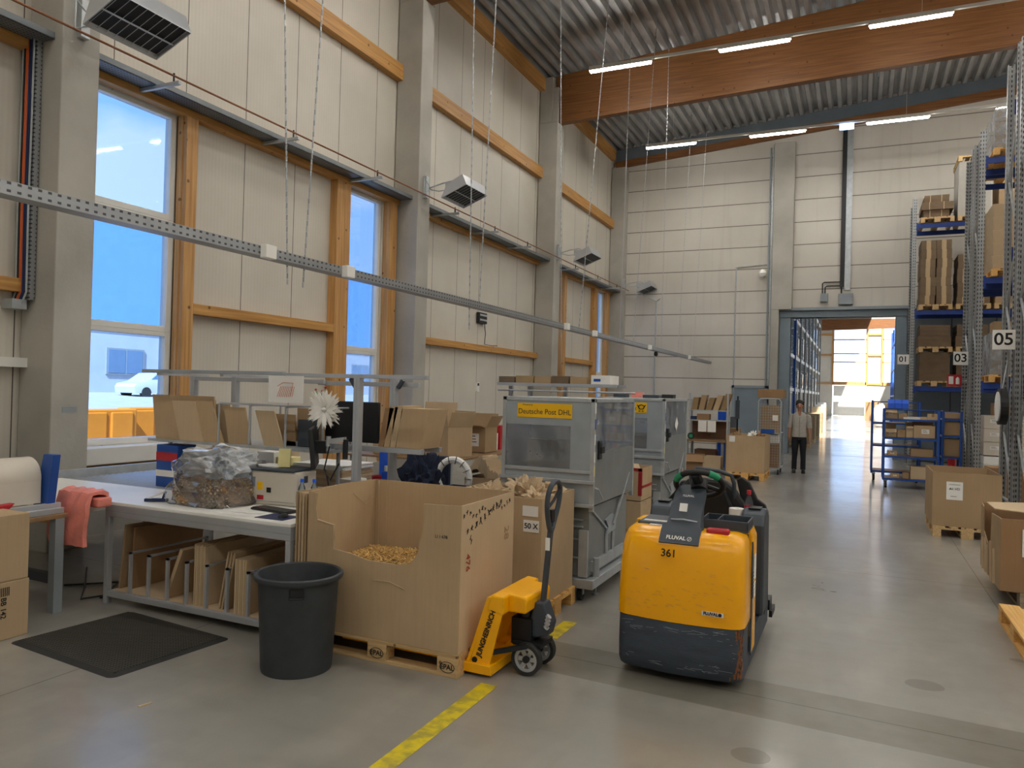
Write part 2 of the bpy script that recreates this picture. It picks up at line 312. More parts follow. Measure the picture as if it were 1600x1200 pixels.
K = dict(
    clad=m_clad(), endw=m_endwall(), floor=m_floor(),
    glulam=m_wood('glulam_spruce', '#6d4220', '#8a5c30', 'X', 1.0, True, .16), girt=m_wood('orange_spruce', '#a8763a', '#cc9a56', 'Y', 1.0, True),
    post=m_wood('spruce_post', '#aa7a42', '#cf9e62', 'Z', 1.0, True), pal=m_wood('pallet_wood', '#b08f62', '#d6b684', 'X', 2, True),
    pal_new=m_wood('fresh_pallet_wood', '#d09a4c', '#ecc078', 'X', 2, False), pal_old=m_wood('grey_pallet_wood', '#857760', '#b3a184', 'Y', 2, False),
    conc=mat('column_concrete', '#aaa69d', .8, 0, .14, 1.2, .15, 20), galv=mat('galvanised_steel', '#b3b8bb', .4, .4, .1, 9, .02),
    galvd=mat('dull_galvanised_sheet', '#a2aab0', .36, .25, .09, 5, .01), deck=mat('roof_deck_steel', '#a3a3a2', .42, .35, .15, 1.5),
    alu=mat('aluminium_profile', '#b4b7bb', .35, .4, .06, 4, 0), white=mat('white_paint', '#e2e0da', .5, 0, .04, 3), wht2=mat('white_plastic', '#f0eee8', .4, 0, .03, 3),
    grey=mat('grey_paint', '#8f979c', .5, .1, .07, 3), gate=mat('gate_grey_blue', '#7c8a94', .5, .1, .08, 2), gateD=mat('dark_gate_leaf', '#5c656d', .55, 0, .08, 2),
    slate=mat('slate_plastic', '#3b434c', .5, 0, .10, 6, .05), slate2=mat('worn_bumper', '#3a434f', .55, 0, .22, 5, .12, 30, (1, 1, 5)), black=mat('black_plastic', '#17181a', .5, 0, .1, 6, .03),
    blackm=mat('black_metal', '#22262b', .4, .4, .08, 6), blk2=mat('bin_plastic', '#33373b', .55, 0, .18, 9, .08), rubber=mat('rubber', '#2c2c2b', .85, 0, .1, 9, .1),
    yell=mat('yellow_paint', '#ffb200', .22, 0, .035, 3, 0), yell2=mat('yellow_truck_paint', '#ffb400', .3, 0, .05, 4), blue=mat('blue_paint', '#1f4fa0', .45, .1, .1, 4), dblue=mat('rack_beam_blue', '#1e3f8f', .45, .1, .1, 4), bblue=mat('bright_blue_plastic', '#1f5fe0', .45, 0, .05, 4),
    navy=mat('navy_metal', '#1c2c56', .45, .1, .1, 4), red=mat('red_plastic', '#b3202c', .45, 0, .08, 4), red2=mat('red_tape', '#9c2226', .5, 0, .05, 4), green=mat('green_grip', '#1b8f63', .45, 0, .05, 4),
    copper=mat('copper_pipe', '#8a5a3c', .45, .4, .15, 6), orange=mat('orange_cable', '#d0602c', .5, 0, .05, 5),
    card=m_card('corrugated_board', '#c0a683'), card2=m_card('darker_board', '#ad9270'), card3=m_card('pale_board', '#cdb594'), cardb=m_card('brown_board', '#a07f5e'), stk=m_stack('board_edges', '#a3845c'), stkd=m_stack('dark_board_edges', '#7f6a52', .02), stkx=m_stack('upright_board_edges', '#a98c63', .012, 'X'), stky=m_stack('leaning_board_edges', '#a98c63', .012, 'Y'), planks=m_stack('crate_board_edges', '#b5966b', .23),
    paper=mat('white_paper', '#e9e7e2', .8, 0, .04, 5), ypap=mat('yellow_paper', '#e4da9c', .8, 0, .08, 5), tape=mat('brown_tape', '#a07c50', .35, 0, .05, 5),
    ink=mat('black_ink', '#15130f', .7, 0, 0), redink=mat('red_ink', '#a03020', .7, 0, 0), brownwood=mat('brown_tabletop', '#8d6f4e', .5, 0, .12, 4, 0, None, (.4, 5, 5)), dwood=mat('dark_shelf_wood', '#6a4a32', .6, 0, .2, 4, 0, None, (.5, 5, 5)),
    roll=mat('packing_paper_roll', '#cfc6b8', .75, 0, .05, 3), pink=mat('pink_film', '#ee8f80', .28, 0, .12, 9, .35, 12), sign=mat('sign_yellow', '#f6c000', .4, 0, .03, 3), navyink=mat('dark_print', '#2a2a33', .6, 0, 0),
    glass=m_glass('window_glass', '#d4e6ff', .03), plexi=m_glass('clear_plastic', '#dfe6ee', .12, .16), film=m_glass('plastic_film', '#e6ebf2', .14, .25), bag=m_glass('clear_bag', '#f4f7fb', .30, .05), bag2=m_glass('folded_bag', '#f6f9fc', .6, .5), pet=m_glass('clear_bottle', '#dfeaf2', .1, .05),
    tube=m_emit('lamp_tube', '#fffcf4', TUBE), emer=m_emit('emergency_lamp', '#a9cdff', 3.0), perf=m_perf('perforated_upright', '#a2a5a6', .45, .08, .02, .4, '#101112'), perfd=m_perf('cable_mesh', '#7d8286', .5, .04, .014, .5, '#15171a', ('Y', 'X')), galvs=mat('shaded_container_sheet', '#868988', .4, .25, .08, 5, .01), perfh=m_perf('perforated_tray', '#a4a7aa', .6, .06, .012, .4, '#3c3f42', ('Y', 'Z')),
    skin=mat('skin', '#b98468', .55, 0, .05, 8), hair=mat('dark_hair', '#1f1612', .6, 0, .1, 30), shirt=mat('pale_grey_fabric', '#b7b3ab', .85, 0, .08, 20), trous=mat('black_trousers', '#1b1d24', .85, 0, .1, 20), shoe=mat('dark_shoes', '#15151a', .6, 0, .1, 20),
    screen=mat('dark_screen', '#0d0f12', .2, 0, 0), fab=mat('dark_blue_fabric', '#20273c', .9, 0, .25, 14), outb=mat('pale_facade', '#b2b9c2', .7, 0, .04, 1), outblue=mat('blue_facade', '#709fd0', .7, 0, .03, 1), asphalt=mat('pale_asphalt', '#a2a19e', .9, 0, .08, 2), carw=mat('white_car_paint', '#b4b8bc', .25, 0, .02, 2), carg=mat('car_window', '#6c86a0', .15, 0, .05, 2), skip=mat('orange_barrier', '#d9801a', .6, 0, .1, 2),
)
def text(s, size, loc, rot, m, parent, name='lettering', sx=1.0, align='CENTER', ext=.0006, bold=0):
    c = bpy.data.curves.new(name, 'FONT'); c.body = s; c.size = size; c.align_x = align; c.align_y = 'CENTER'; c.extrude = ext; c.offset = bold
    c.materials.append(m); tmp = bpy.data.objects.new(name, c); COL.objects.link(tmp)
    dg = bpy.context.evaluated_depsgraph_get(); me = bpy.data.meshes.new_from_object(tmp.evaluated_get(dg)); bpy.data.objects.remove(tmp)
    o = bpy.data.objects.new(name, me); COL.objects.link(o)
    root = parent
    while root.parent: root = root.parent
    off = Vector(root.location) if root.get('world_built') else Vector((0,0,0))
    o.parent = parent; o.location = Vector(loc)-off; o.rotation_euler = tuple(math.radians(a) for a in rot); o.scale = (sx, 1, 1)
    return o
FY = (90, 0, 0)      # lettering that faces -Y
FX = (90, 0, 90)     # lettering that faces +X
# ================================================================== THE BUILDING
XW = -8.05           # inner face of the left wall cladding
YE = 25.6            # end wall
struct(B().box(-8.6, 22, -9, 26.0, -.2, 0), 'floor', K['floor'])
def ztop(x): return 10.37 + .08*(x+7.6)     # underside of the roof deck

# roof: trapezoidal steel deck, ribs along the hall
b = B(); pts = []; x = -8.6
while x < 21:
    for dx, dz in ((0, 0), (.10, 0), (.14, .14), (.24, .14)): pts.append((x+dx, ztop(x+dx)+dz))
    x += .28
lo = pts; hi = [(p[0], p[1]+.02) for p in pts]
n_ = len(lo)
for y0, y1 in ((-9, 25.9),):
    vs = [(p[0], y0, p[1]) for p in lo] + [(p[0], y1, p[1]) for p in lo]
    b.add(vs, [(i, i+1, n_+i+1, n_+i) for i in range(n_-1)])
b.add([(-8.6, -9, 10.7), (21, -9, 12.9), (21, 26, 12.9), (-8.6, 26, 10.7)], [(0, 1, 2, 3)])
struct(b, 'ceiling', K['deck'])

# left wall with window openings
WIN = [(5.40, 6.93, 1.02, 5.22, 'a'), (10.40, 11.52, 1.02, 5.22, 'b'), (19.35, 20.55, 1.02, 5.22, 'b'), (23.75, 24.75, 1.02, 5.22, 'b')]
def wall_with_holes(holes, y0, y1, z0, z1, x0, x1):
    b = B(); y = y0
    for h in sorted(holes):
        b.box(x0, x1, y, h[0], z0, z1); b.box(x0, x1, h[0], h[1], z0, h[2]); b.box(x0, x1, h[0], h[1], h[3], z1); y = h[1]
    b.box(x0, x1, y, y1, z0, z1); return b
behind = [(-1.5, -.3, 1.02, 5.22, 'b'), (-7.5, -6, 1.02, 5.22, 'b')]
struct(wall_with_holes(WIN+behind, -9, YE, 0, 10.75, XW-.14, XW), 'wall_left', K['clad'])
# end wall with the gateway opening
b = B(); b.box(XW-.14, -2.02, YE, YE+.3, 0, 12.6); b.box(.99, 22, YE, YE+.3, 0, 12.6); b.box(-2.02, .99, YE, YE+.3, 4.36, 12.6)
struct(b, 'wall_end', K['endw'])
struct(B().box(XW-.14, 22, -9.2, -9, 0, 13), 'wall_back', K['clad'])
struct(B().box(21, 21.2, -9, YE, 0, 13.2), 'wall_right', K['endw'])
# concrete plinth along the left wall
b = B(); b.box(XW, XW+.06, -9, YE, 0, .42); struct(b, 'baseboard_left', K['conc'])

# columns
CY = [(-1.87, -1.45), (5.0, 5.42), (11.86, 12.28), (18.73, 19.2)]
for y0, y1 in CY:
    b = B(); b.box(XW+.02, -7.5, y0, y1, 0, 9.06)
    b.box(XW+.02, -7.66, y0, y1, 9.06, ztop(-7.8)-.05); b.box(-7.66, -7.5, y0, y0+.09, 9.06, 10.0); b.box(-7.66, -7.5, y1-.09, y1, 9.06, 10.0)
    struct(b, 'concrete_column', K['conc'], bev=.012)
b = B(); b.box(XW+.02, -7.5, 25.3, YE-.01, 0, 9.7); struct(b, 'concrete_column', K['conc'], bev=.012)
b = B(); b.box(-2.60, -1.98, 25.25, YE-.01, 4.6, 9.95); b.box(-2.60, -2.36, 25.25, YE-.01, 0, 4.6); struct(b, 'concrete_column', K['conc'], bev=.012)
# glued timber beams across the hall (they rise with the roof)
for y0, y1 in CY:
    b = B(); yc = (y0+y1)/2
    b.prism([(-7.62, 9.06), (20, 9.06+.035*27.6), (20, ztop(20)-.02), (-7.62, ztop(-7.62)-.02)], 'y', yc-.11, yc+.11)
    struct(b, 'glulam_beam', K['glulam'], bev=.01)
b = B(); b.prism([(-7.95, 9.72), (20, 9.72+.083*27.9), (20, 9.72+.083*27.9+.22), (-7.95, 9.94)], 'y', YE-.16, YE-.01); struct(b, 'timber_beam', K['glulam'])
b = B(); b.prism([(-7.95, 9.94), (20, 9.94+.083*27.9), (20, ztop(20)+.02), (-7.95, ztop(-7.95)+.02)], 'y', YE-.12, YE-.01); struct(b, 'roof_edge_strip', K['gateD'])
# eaves beams and horizontal rails on the left wall, bay by bay
BAY = [(-9, -1.87), (-1.45, 5.0), (5.42, 11.86), (12.28, 18.73), (19.2, 25.3)]
for i, (a, c) in enumerate(BAY):
    struct(B().box(XW, XW+.16, a, c, 9.95, 10.30), 'eaves_beam', K['girt'])
    struct(B().box(XW, XW+.15, a, c, 7.57, 7.86), 'timber_rail', K['girt'], bev=.006)
    struct(B().box(XW, XW+.15, a, c, 5.22, 5.47), 'timber_rail', K['girt'], bev=.006)
    if i == 2: lo_, hi_ = 7.13, 10.02
    elif i == 4: lo_, hi_ = 20.85, 23.40
    else: lo_, hi_ = a, c
    struct(B().box(XW, XW+.15, lo_, hi_, 2.68, 2.82), 'timber_rail', K['girt'], bev=.006)
struct(B().box(XW, XW+.15, -1.45, 5.0, 1.9, 2.0), 'white_rail', K['white'])
# posts beside the windows
for y0, y1 in ((6.95, 7.13), (10.02, 10.38), (11.56, 11.80), (20.6, 20.82), (23.42, 23.73), (24.78, 25.0)):
    struct(B().box(XW, XW+.15, y0, y1, 0.9 if y0 in (6.95,) else .42, 5.22), 'timber_post', K['post'], bev=.006)

# windows: frame in three lights, glass set back, sill
for i, (y0, y1, z0, z1, kd) in enumerate(WIN):
    w = thing('window_%d' % (i+1), None, None, (XW-.1, (y0+y1)/2, z0), kind='structure', world=True)
    x = XW-.09; f = B(); ft = .075
    zs = [(z0, 2.42), (2.42, 3.86), (3.86, z1)] if kd == 'a' else [(z0, 2.42), (2.42, z1)]
    for (za, zb) in zs:
        f.box(x-.05, x+.06, y0, y0+ft, za, zb); f.box(x-.05, x+.06, y1-ft, y1, za, zb); f.box(x-.05, x+.06, y0+ft, y1-ft, za, za+ft); f.box(x-.05, x+.06, y0+ft, y1-ft, zb-ft*.7, zb)
    f.out('frame', K['white'], w, bev=.006)
    for (za, zb) in zs: B().box(x-.01, x, y0+ft*.8, y1-ft*.8, za+ft*.8, zb-ft*.5).out('glass', K['glass'], w)
    if kd == 'a':
        B().box(x-.02, XW+.22, y0-.02, y1+.05, z0-.2, z0-.005).out('sill', K['white'], w, bev=.01)
        B().box(XW+.01, XW+.10, y0-.02, y1+.05, z0-.38, z0-.2).out('sill_board', K['girt'], w)
        B().box(XW-.02, XW+.08, y1-.0, y1+.02, z0, z1).out('lining', K['post'], w)

# door in the end wall, gateway frame, sliding gate leaf
d = thing('door_1', None, None, (-3.2, YE, 0), kind='structure', world=True)
B().box(-3.72, -2.72, YE-.05, YE-.01, 0, 2.08).out('door_leaf', K['gate'], d)
f = B(); f.box(-3.80, -3.72, YE-.08, YE, 0, 2.16); f.box(-2.72, -2.64, YE-.08, YE, 0, 2.16); f.box(-3.80, -2.64, YE-.08, YE, 2.08, 2.16); f.out('door_frame', K['grey'], d)
B().box(-2.86, -2.80, YE-.12, YE-.05, 1.0, 1.05).out('door_handle', K['alu'], d)
b = B(); b.box(-2.35, -2.02, YE-.10, YE+.32, 0, 4.36); b.box(.99, 1.30, YE-.10, YE+.32, 0, 4.36); b.box(-2.35, 1.30, YE-.13, YE+.32, 4.36, 4.56)
struct(b, 'trim_1', K['gate'], bev=.01)
struct(B().box(-2.5, 4.9, YE-.24, YE-.05, 4.57, 4.66), 'trim_2', K['grey'])
d = thing('door_2', None, None, (3, YE-.12, 0), kind='structure', world=True)
B().box(1.33, 4.7, YE-.2, YE-.11, .03, 4.55).out('gate_leaf', K['gateD'], d)
f = B()
for xx in (2.45, 3.57): f.box(xx-.01, xx+.01, YE-.21, YE-.2, .03, 4.5)
f.out('gate_joint', K['black'], d)

# yellow floor line
m, n, bs = nodes('worn_floor_line'); v, s = coords(n); base = ramp(n, noise(n, v, 12, 6), [(.42, lin('#d9c21c')), (.62, lin('#a8993e'))]); n.links.new(base, bs.inputs['Base Color']); bs.inputs['Roughness'].default_value = .45
K['line'] = m
b = B(); b.box(-2.06, -1.95, -2, 4.13, 0.0005, .002); struct(b, 'trim_3', K['line'])
b = B(); b.box(-2.06, -1.95, 5.12, 5.55, 0.0005, .002); struct(b, 'trim_4', K['line'])

# ================================================================== NEXT HALL, seen through the gateway
struct(B().box(-14, 14, YE+.3, 90, -.2, 0), 'floor', K['floor'])
b = B(); b.box(-14, 14, YE+.3, 27, 9.6, 9.7)
y = 27
while y < 88: b.box(-14, -9, y, y+9, 9.6, 9.7); b.box(-6, 1, y, y+9, 9.6, 9.7); b.box(4.8, 8, y, y+9, 9.6, 9.7); b.box(11, 14, y, y+9, 9.6, 9.7); y += 9  # roof left open in strips, added to bring daylight onto the aisle
struct(b, 'ceiling', K['deck'])
struct(B().box(-14.2, -14, YE, 90, 0, 9.7), 'wall_left', K['clad']); 
b = B(); y = YE
while y < 86: b.box(14, 14.2, y, y+3, 0, 9.7); b.box(14, 14.2, y+3, y+6, 0, 2.0); b.box(14, 14.2, y+3, y+6, 7, 9.7); y += 6  # unseen wall gaps added to let more daylight into this hall
struct(b, 'wall_right', K['clad'])
for y in (38, 52, 66, 80): struct(B().prism([(-14, 8.2), (14, 9.0), (14, 9.6), (-14, 9.6)], 'y', y, y+.25), 'timber_beam', K['glulam'])
YF = 88
K['outw'] = mat('white_bounce_facade', '#f4f4f2', .7, 0, .03, 1)
b = B(); X = [-14, -2.55, .72, 2.25, 3.55, 14]
b.box(-14, -2.55, YF, YF+.2, 0, 10.6); b.box(.72, 2.25, YF, YF+.2, 0, 10.6); b.box(3.55, 14, YF, YF+.2, 0, 10.6); b.box(-2.55, .72, YF, YF+.2, 3.3, 3.55); b.box(2.25, 3.55, YF, YF+.2, 0, 3.6)
b.box(-2.55, .72, YF, YF+.2, 10.0, 10.6); b.box(2.25, 3.55, YF, YF+.2, 10.0, 10.6)
struct(b, 'wall_end', K['clad'])
for x0, x1 in ((-2.55, .72), (2.25, 3.55)):
    w = thing('window_%d' % (5 if x0 < 0 else 6), None, None, (x0, YF, 3.6), kind='structure', world=True)
    f = B(); f.box(x0-.14, x0+.08, YF-.1, YF+.1, 3.3, 10.2); f.box(x1-.08, x1+.14, YF-.1, YF+.1, 3.3, 10.2)
    for z in (3.3, 5.7, 6.6, 8.1): f.box(x0, x1, YF-.1, YF+.1, z, z+(.35 if z < 4 else .12))
    f.out('frame', K['post'], w); B().box(x0, x1, YF+.04, YF+.05, 3.6, 10.2).out('glass', K['glass'], w)
d = thing('door_3', None, None, (-.9, YF, 0), kind='structure', world=True)
b = B(); b.box(-2.45, .62, YF-.05, YF+.1, .05, 1.5); b.box(-2.45, .62, YF-.05, YF+.1, 2.1, 3.25); b.out('gate_panel', K['white'], d)
B().box(-2.45, .62, YF+.02, YF+.03, 1.5, 2.1).out('gate_window', K['glass'], d)
for x0, x1 in ((-14, -2.7), (.86, 2.1), (3.7, 14)):
    b = B()
    for z in (3.35, 6.4, 8.6): b.box(x0, x1, YF-.12, YF, z, z+.18)
    struct(b, 'timber_rail', K['girt'])

bb = thing('bounce_building', 'added pale building brightening the windows at the far end', 'building', (0, 110, 0), world=True)
B().box(-30, 30, 110, 112, -1, 14).out('facade', K['outw'], bb)  # added sunlit wall that turns the far windows white
struct(B().box(-40, 40, 88.3, 110, -.3, -.1), 'ground_outside', K['asphalt'])
# ================================================================== OUTSIDE THE WINDOWS
def zg(x): return max(0, (-x-8.2)*.032)-.05
b = B(); b.add([(-8.3, -30, zg(-8.3)), (-8.3, 90, zg(-8.3)), (-60, 90, zg(-60)), (-60, -30, zg(-60))], [(0, 1, 2, 3)])
struct(b, 'ground_outside', K['asphalt'])
h = thing('warehouse_building', 'pale blue clad industrial hall across the yard, seen through the left windows', 'building', (-41, 30, 1), world=True)
B().box(-44, -41, -20, 90, .5, 4.8).out('lower_wall', K['outb'], h); B().box(-44, -40.9, -20, 90, 4.8, 12.1).out('upper_wall', K['outblue'], h)
for y0 in (10, 20, 30.6, 42, 50, 54.5, 66): 
    f = B(); f.box(-41.0, -40.9, y0, y0+2.6, 2.1, 3.7); fo = f.out('window', K['grey'], h); g = B(); g.box(-40.9, -40.88, y0+.12, y0+1.25, 2.2, 3.6); g.box(-40.9, -40.88, y0+1.35, y0+2.48, 2.2, 3.6); g.out('pane', K['carg'], fo)
# parked car
cr_ = thing('car', 'small white hatchback parked on the yard outside the left window', 'car', (-37.5, 31.2, zg(-37.5)-.1), 0, world=False)
prof = [(-1.95, .28), (-2.0, .62), (-1.85, .82), (-1.2, .95), (-.55, 1.42), (.7, 1.48), (1.5, 1.25), (1.85, .95), (1.92, .5), (1.88, .28)]
b = B(); rings = []
for xx, k in ((-.85, .93), (-.80, 1), (.80, 1), (.85, .93)): rings.append([(xx*(1 if p[1] < 1 else .86), p[0]*k, .28+(p[1]-.28)*k) for p in prof])
b.loft(rings); b.out('body', K['carw'], cr_, smooth=True)
for sx_ in (-1, 1): 
    b = B(); b.prism([(-1.0, .98), (-.5, 1.36), (.05, 1.39), (.05, .98)], 'x', sx_*.80-.012, sx_*.80+.012); b.prism([(.12, .98), (.12, 1.39), (.7, 1.38), (1.25, 1.2), (1.3, .98)], 'x', sx_*.80-.012, sx_*.80+.012); b.out('side_window', K['carg'], cr_)

for yy in (-1.25, 1.2):
    for xx in (-.78, .78): B().cyl((xx-.1, yy, .31), (xx+.1, yy, .31), .31, 18).out('wheel', K['rubber'], cr_)
# orange site barriers in front of the window
for i, (yy, xx) in enumerate(((11.3, -15.2), (12.85, -15.6), (14.4, -15.4))):
    o = B(); z = zg(xx); o.box(xx-.22, xx+.22, yy-.72, yy+.72, z+.05, z+.96); o.box(xx+.2, xx+.26, yy-.6, yy-.05, z+.2, z+.9); o.box(xx+.2, xx+.26, yy+.05, yy+.6, z+.2, z+.9); o.box(xx-.28, xx+.28, yy-.6, yy+.6, z, z+.12)
    o.out('site_barrier', K['skip'], label=['orange plastic site barrier in the yard, nearest the left column', 'orange plastic site barrier in the yard, middle of the row', 'orange plastic site barrier in the yard, partly behind the folded cartons'][i], cat='barrier', group='site barriers outside the window', bev=.03)
# ================================================================== CEILING LAMPS AND SERVICES ON THE WALLS
ROWS = [(22.3, 9.27, 'far'), (17.0, 9.5, 'middle'), (11.7, 9.5, 'n'), (6.4, 9.5, 'n'), (1.1, 9.5, 'n'), (-4.2, 9.5, 'n')]
XS = [-6.03 + 3.03*i for i in range(9)]
proto = thing('fluorescent_lamp', 'x', 'lamp', (0, 0, 0))
B().box(0, 1.53, -.05, .05, 0, .05).out('housing', K['white'], proto, bev=.006)
t_ = B(); t_.box(.03, 1.50, -.045, .045, -.035, -.002); t_.out('tube', K['tube'], proto)
ordn = ['leftmost', 'second from the left', 'third from the left', 'fourth from the left', 'fifth from the left', 'sixth from the left', 'seventh from the left', 'eighth from the left', 'rightmost']
RN = {11.7: 'first', 6.4: 'second', 1.1: 'third', -4.2: 'fourth'}
first = True
for (y, z, nm) in ROWS:
    rail = B(); rail.box(-6.03, 19.5, y-.03, y+.03, z+.051, z+.11)
    for xx in (-5.2, 1, 7, 13):
        rail.cyl((xx, y, z+.09), (xx, y, ztop(xx)), .004, 5)
    rail.out('lamp_rail', K['white'], label={'far': 'white trunking rail of the lamp row nearest the end wall', 'middle': 'white trunking rail of the lamp row in front of the glued beam', 'n': 'white trunking rail of the %s lamp row out of view' % RN.get(y)}[nm], cat='rail', group=None if nm != 'n' else 'lamp rails over the near hall')
    for i, xx in enumerate(XS):
        lb = {'far': 'lit fluorescent lamp in the row nearest the end wall, %s' % ordn[i], 'middle': 'lit fluorescent lamp in the row before the big beam, %s' % ordn[i], 'n': 'lit fluorescent lamp, %s, in the %s lamp row out of view' % (ordn[i], RN.get(y))}[nm]
        gp = {'far': 'lamps of the far row', 'middle': 'lamps of the row before the beam', 'n': 'lamps above the near hall'}[nm]
        if first: o = proto; o.location = (xx, y, z); o['label'] = lb; o['group'] = gp; first = False
        else: dup(proto, (xx, y, z), None, lb, gp)
B().box(-.62, -.26, 22.24, 22.36, 9.17, 9.31).out('emergency_lamp', K['emer'], label='small pale blue emergency lamp hanging in the far lamp row', cat='lamp')

# infrared heaters on brackets
def heater(loc, lab, first=None):
    if first: return dup(first, loc, None, lab)
    h = thing('infrared_heater', lab, 'heater', loc, 0, 'gas heaters along the left wall')
    # local: wall side at -x, long axis along y
    b = B(); b.prism([(.0, 0), (.52, .10), (.47, .34), (.14, .30)], 'y', -.42, .42)
    b2 = B()
    w = .012
    for p, q in (((0, 0), (.10, .22)), ((.10, .22), (.42, .38)), ((.42, .38), (.50, .20))): 
        b2.prism([p, (p[0]+.0, p[1]+w), (q[0]+.0, q[1]+w), q], 'y', -.42, .42)
    for yy in (-.42, .41): b2.prism([(.0, 0), (.50, .20), (.42, .38), (.10, .22)], 'y', yy, yy+.012)
    b2.out('housing', K['alu'], h)
    g = B(); g.prism([(.035, .045), (.485, .235), (.42, .36), (.11, .21)], 'y', -.405, .405); g.out('burner', K['black'], h)
    g = B()
    for k in range(9): yy = -.38+.095*k; g.beam((.02, yy, .022), (.49, yy, .21), .005, .005)
    g.beam((.25, -.41, .115), (.25, .41, .115), .02, .01); g.out('guard', K['galv'], h)
    br = B(); br.tube([(.2, 0, .3), (.0, .0, .42), (-.25, .03, .40), (-.55, .05, .34)], .014); br.tube([(-.55, -.12, .5), (-.55, .12, .34), (-.55, -.12, .2), (-.55, -.12, .5)], .012); br.tube([(.1, .0, .28), (-.3, .0, .25), (-.55, .1, .33)], .01)
    br.box(-.62, -.55, -.05, .05, .15, .55); br.box(-.1, .12, -.12, .12, .22, .36); br.out('bracket', K['galv'], h)
    return h
h1 = heater((-6.88, 5.2, 5.22), 'infrared heater on the leftmost concrete column, largest in view')
heater((-6.88, 12.07, 5.22), 'infrared heater on the second column, above the narrow window', h1)
heater((-6.88, 18.95, 5.22), 'infrared heater on the column under the end of the glued beam', h1)
heater((-6.88, 25.17, 5.22), 'infrared heater in the far corner of the hall', h1)
# gas pipe with clips, wall cable tray with its arms
gp = thing('gas_pipe', 'thin copper gas pipe running along the left wall below the heaters', 'pipe', (-7.35, 8, 5.36), world=True)
b = B(); b.tube([(-7.35, -9, 5.37), (-7.35, 8, 5.37), (-7.35, 25.4, 5.37)], .013, 8); b.out('pipe', K['copper'], gp, smooth=True)
for y in [2.2, 6.25, 8.3, 10.35, 13.0, 14.8, 16.6, 20.0, 22, 24]: B().cyl((-7.35, y, 5.297), (-7.35, y, 5.40), .012, 6).out('clip', K['black'], gp)
ct = thing('wall_cable_tray', 'perforated steel cable tray full of black cables along the left wall', 'cable tray', (-7.8, 8, 5.3), world=True)
for a, c in BAY:
    b = B(); b.box(-7.88, -7.62, a, c, 5.30, 5.306); b.box(-7.88, -7.874, a, c, 5.30, 5.37); b.box(-7.626, -7.62, a, c, 5.30, 5.37); b.out('tray', K['perfd'], ct)
    b = B()
    for k in range(7):
        x0 = -7.86+.034*k; b.tube([(x0, a, 5.325), (x0+.012*math.sin(k*3), (a*2+c)/3, 5.325+.01*(k % 3)), (x0, (a+2*c)/3, 5.325), (x0, c, 5.325)], .012, 6)
    b.out('cable', K['black'], ct)
for y in [2.2, 6.25, 8.3, 10.35, 13.0, 14.8, 16.6, 20.0, 22, 24]: B().box(-8.0, -7.25, y-.02, y+.02, 5.255, 5.295).out('arm', K['galv'], ct)

# vertical cable ladder at the left column
cl = thing('cable_riser', 'vertical cable riser with orange and dark cables beside the left column', 'cable riser', (-7.9, 4.9, 2.6), world=True)
b = B(); b.box(-8.02, -7.80, 4.93, 4.99, 2.6, 5.35); b.out('channel', K['perfh'], cl)
for k, (xx, mk) in enumerate(((-7.99, 'galv'), (-7.96, 'black'), (-7.93, 'orange'), (-7.905, 'orange'), (-7.88, 'navy'), (-7.85, 'navy'), (-7.82, 'galv'))):
    B().tube([(xx, 4.915, 5.4), (xx+.006, 4.91, 4.5), (xx-.004, 4.91, 3.5), (xx, 4.915, 2.68), (xx-.05, 4.9, 2.55)], .011, 6).out('cable', K[mk], cl, label='orange cable' if mk == 'orange' else None)
B().box(-8.04, -7.86, 4.80, 4.95, 2.50, 2.60).out('end_box', K['galv'], cl)
b = B(); b.box(-8.0, -7.90, -1.4, 4.55, 1.2, 1.55); b.out('cork_board', K['brownwood'], label='brown board edge on the wall at the far left', cat='board')

# suspended cable tray over the packing line
st = thing('suspended_cable_tray', 'long perforated steel cable tray hanging over the packing benches', 'cable tray', (-4.5, 12, 2.84), world=True)
b = B(); b.box(-4.56, -4.44, -6, 25.3, 2.84, 2.845); b.box(-4.565, -4.558, -6, 25.3, 2.84, 2.92); b.box(-4.442, -4.435, -6, 25.3, 2.84, 2.92); b.out('tray', K['perfh'], st)
for y in (4.72, 5.78, 11.65, 13.1, 17.1, 21.6): 
    b = B(); b.box(-4.44, -4.37, y-.06, y+.06, 2.82, 2.93); b.out('socket_box', K['wht2'], st, bev=.006)
b = B(); b.box(-4.54, -4.46, 18.0, 18.12, 2.72, 2.83); b.out('sensor', K['black'], st, label='round black sensor', bev=.03)
B().tube([(-4.5, -6, 2.87), (-4.51, 5, 2.87), (-4.49, 15, 2.87), (-4.5, 25.2, 2.87)], .012, 6).out('cable', K['black'], st)
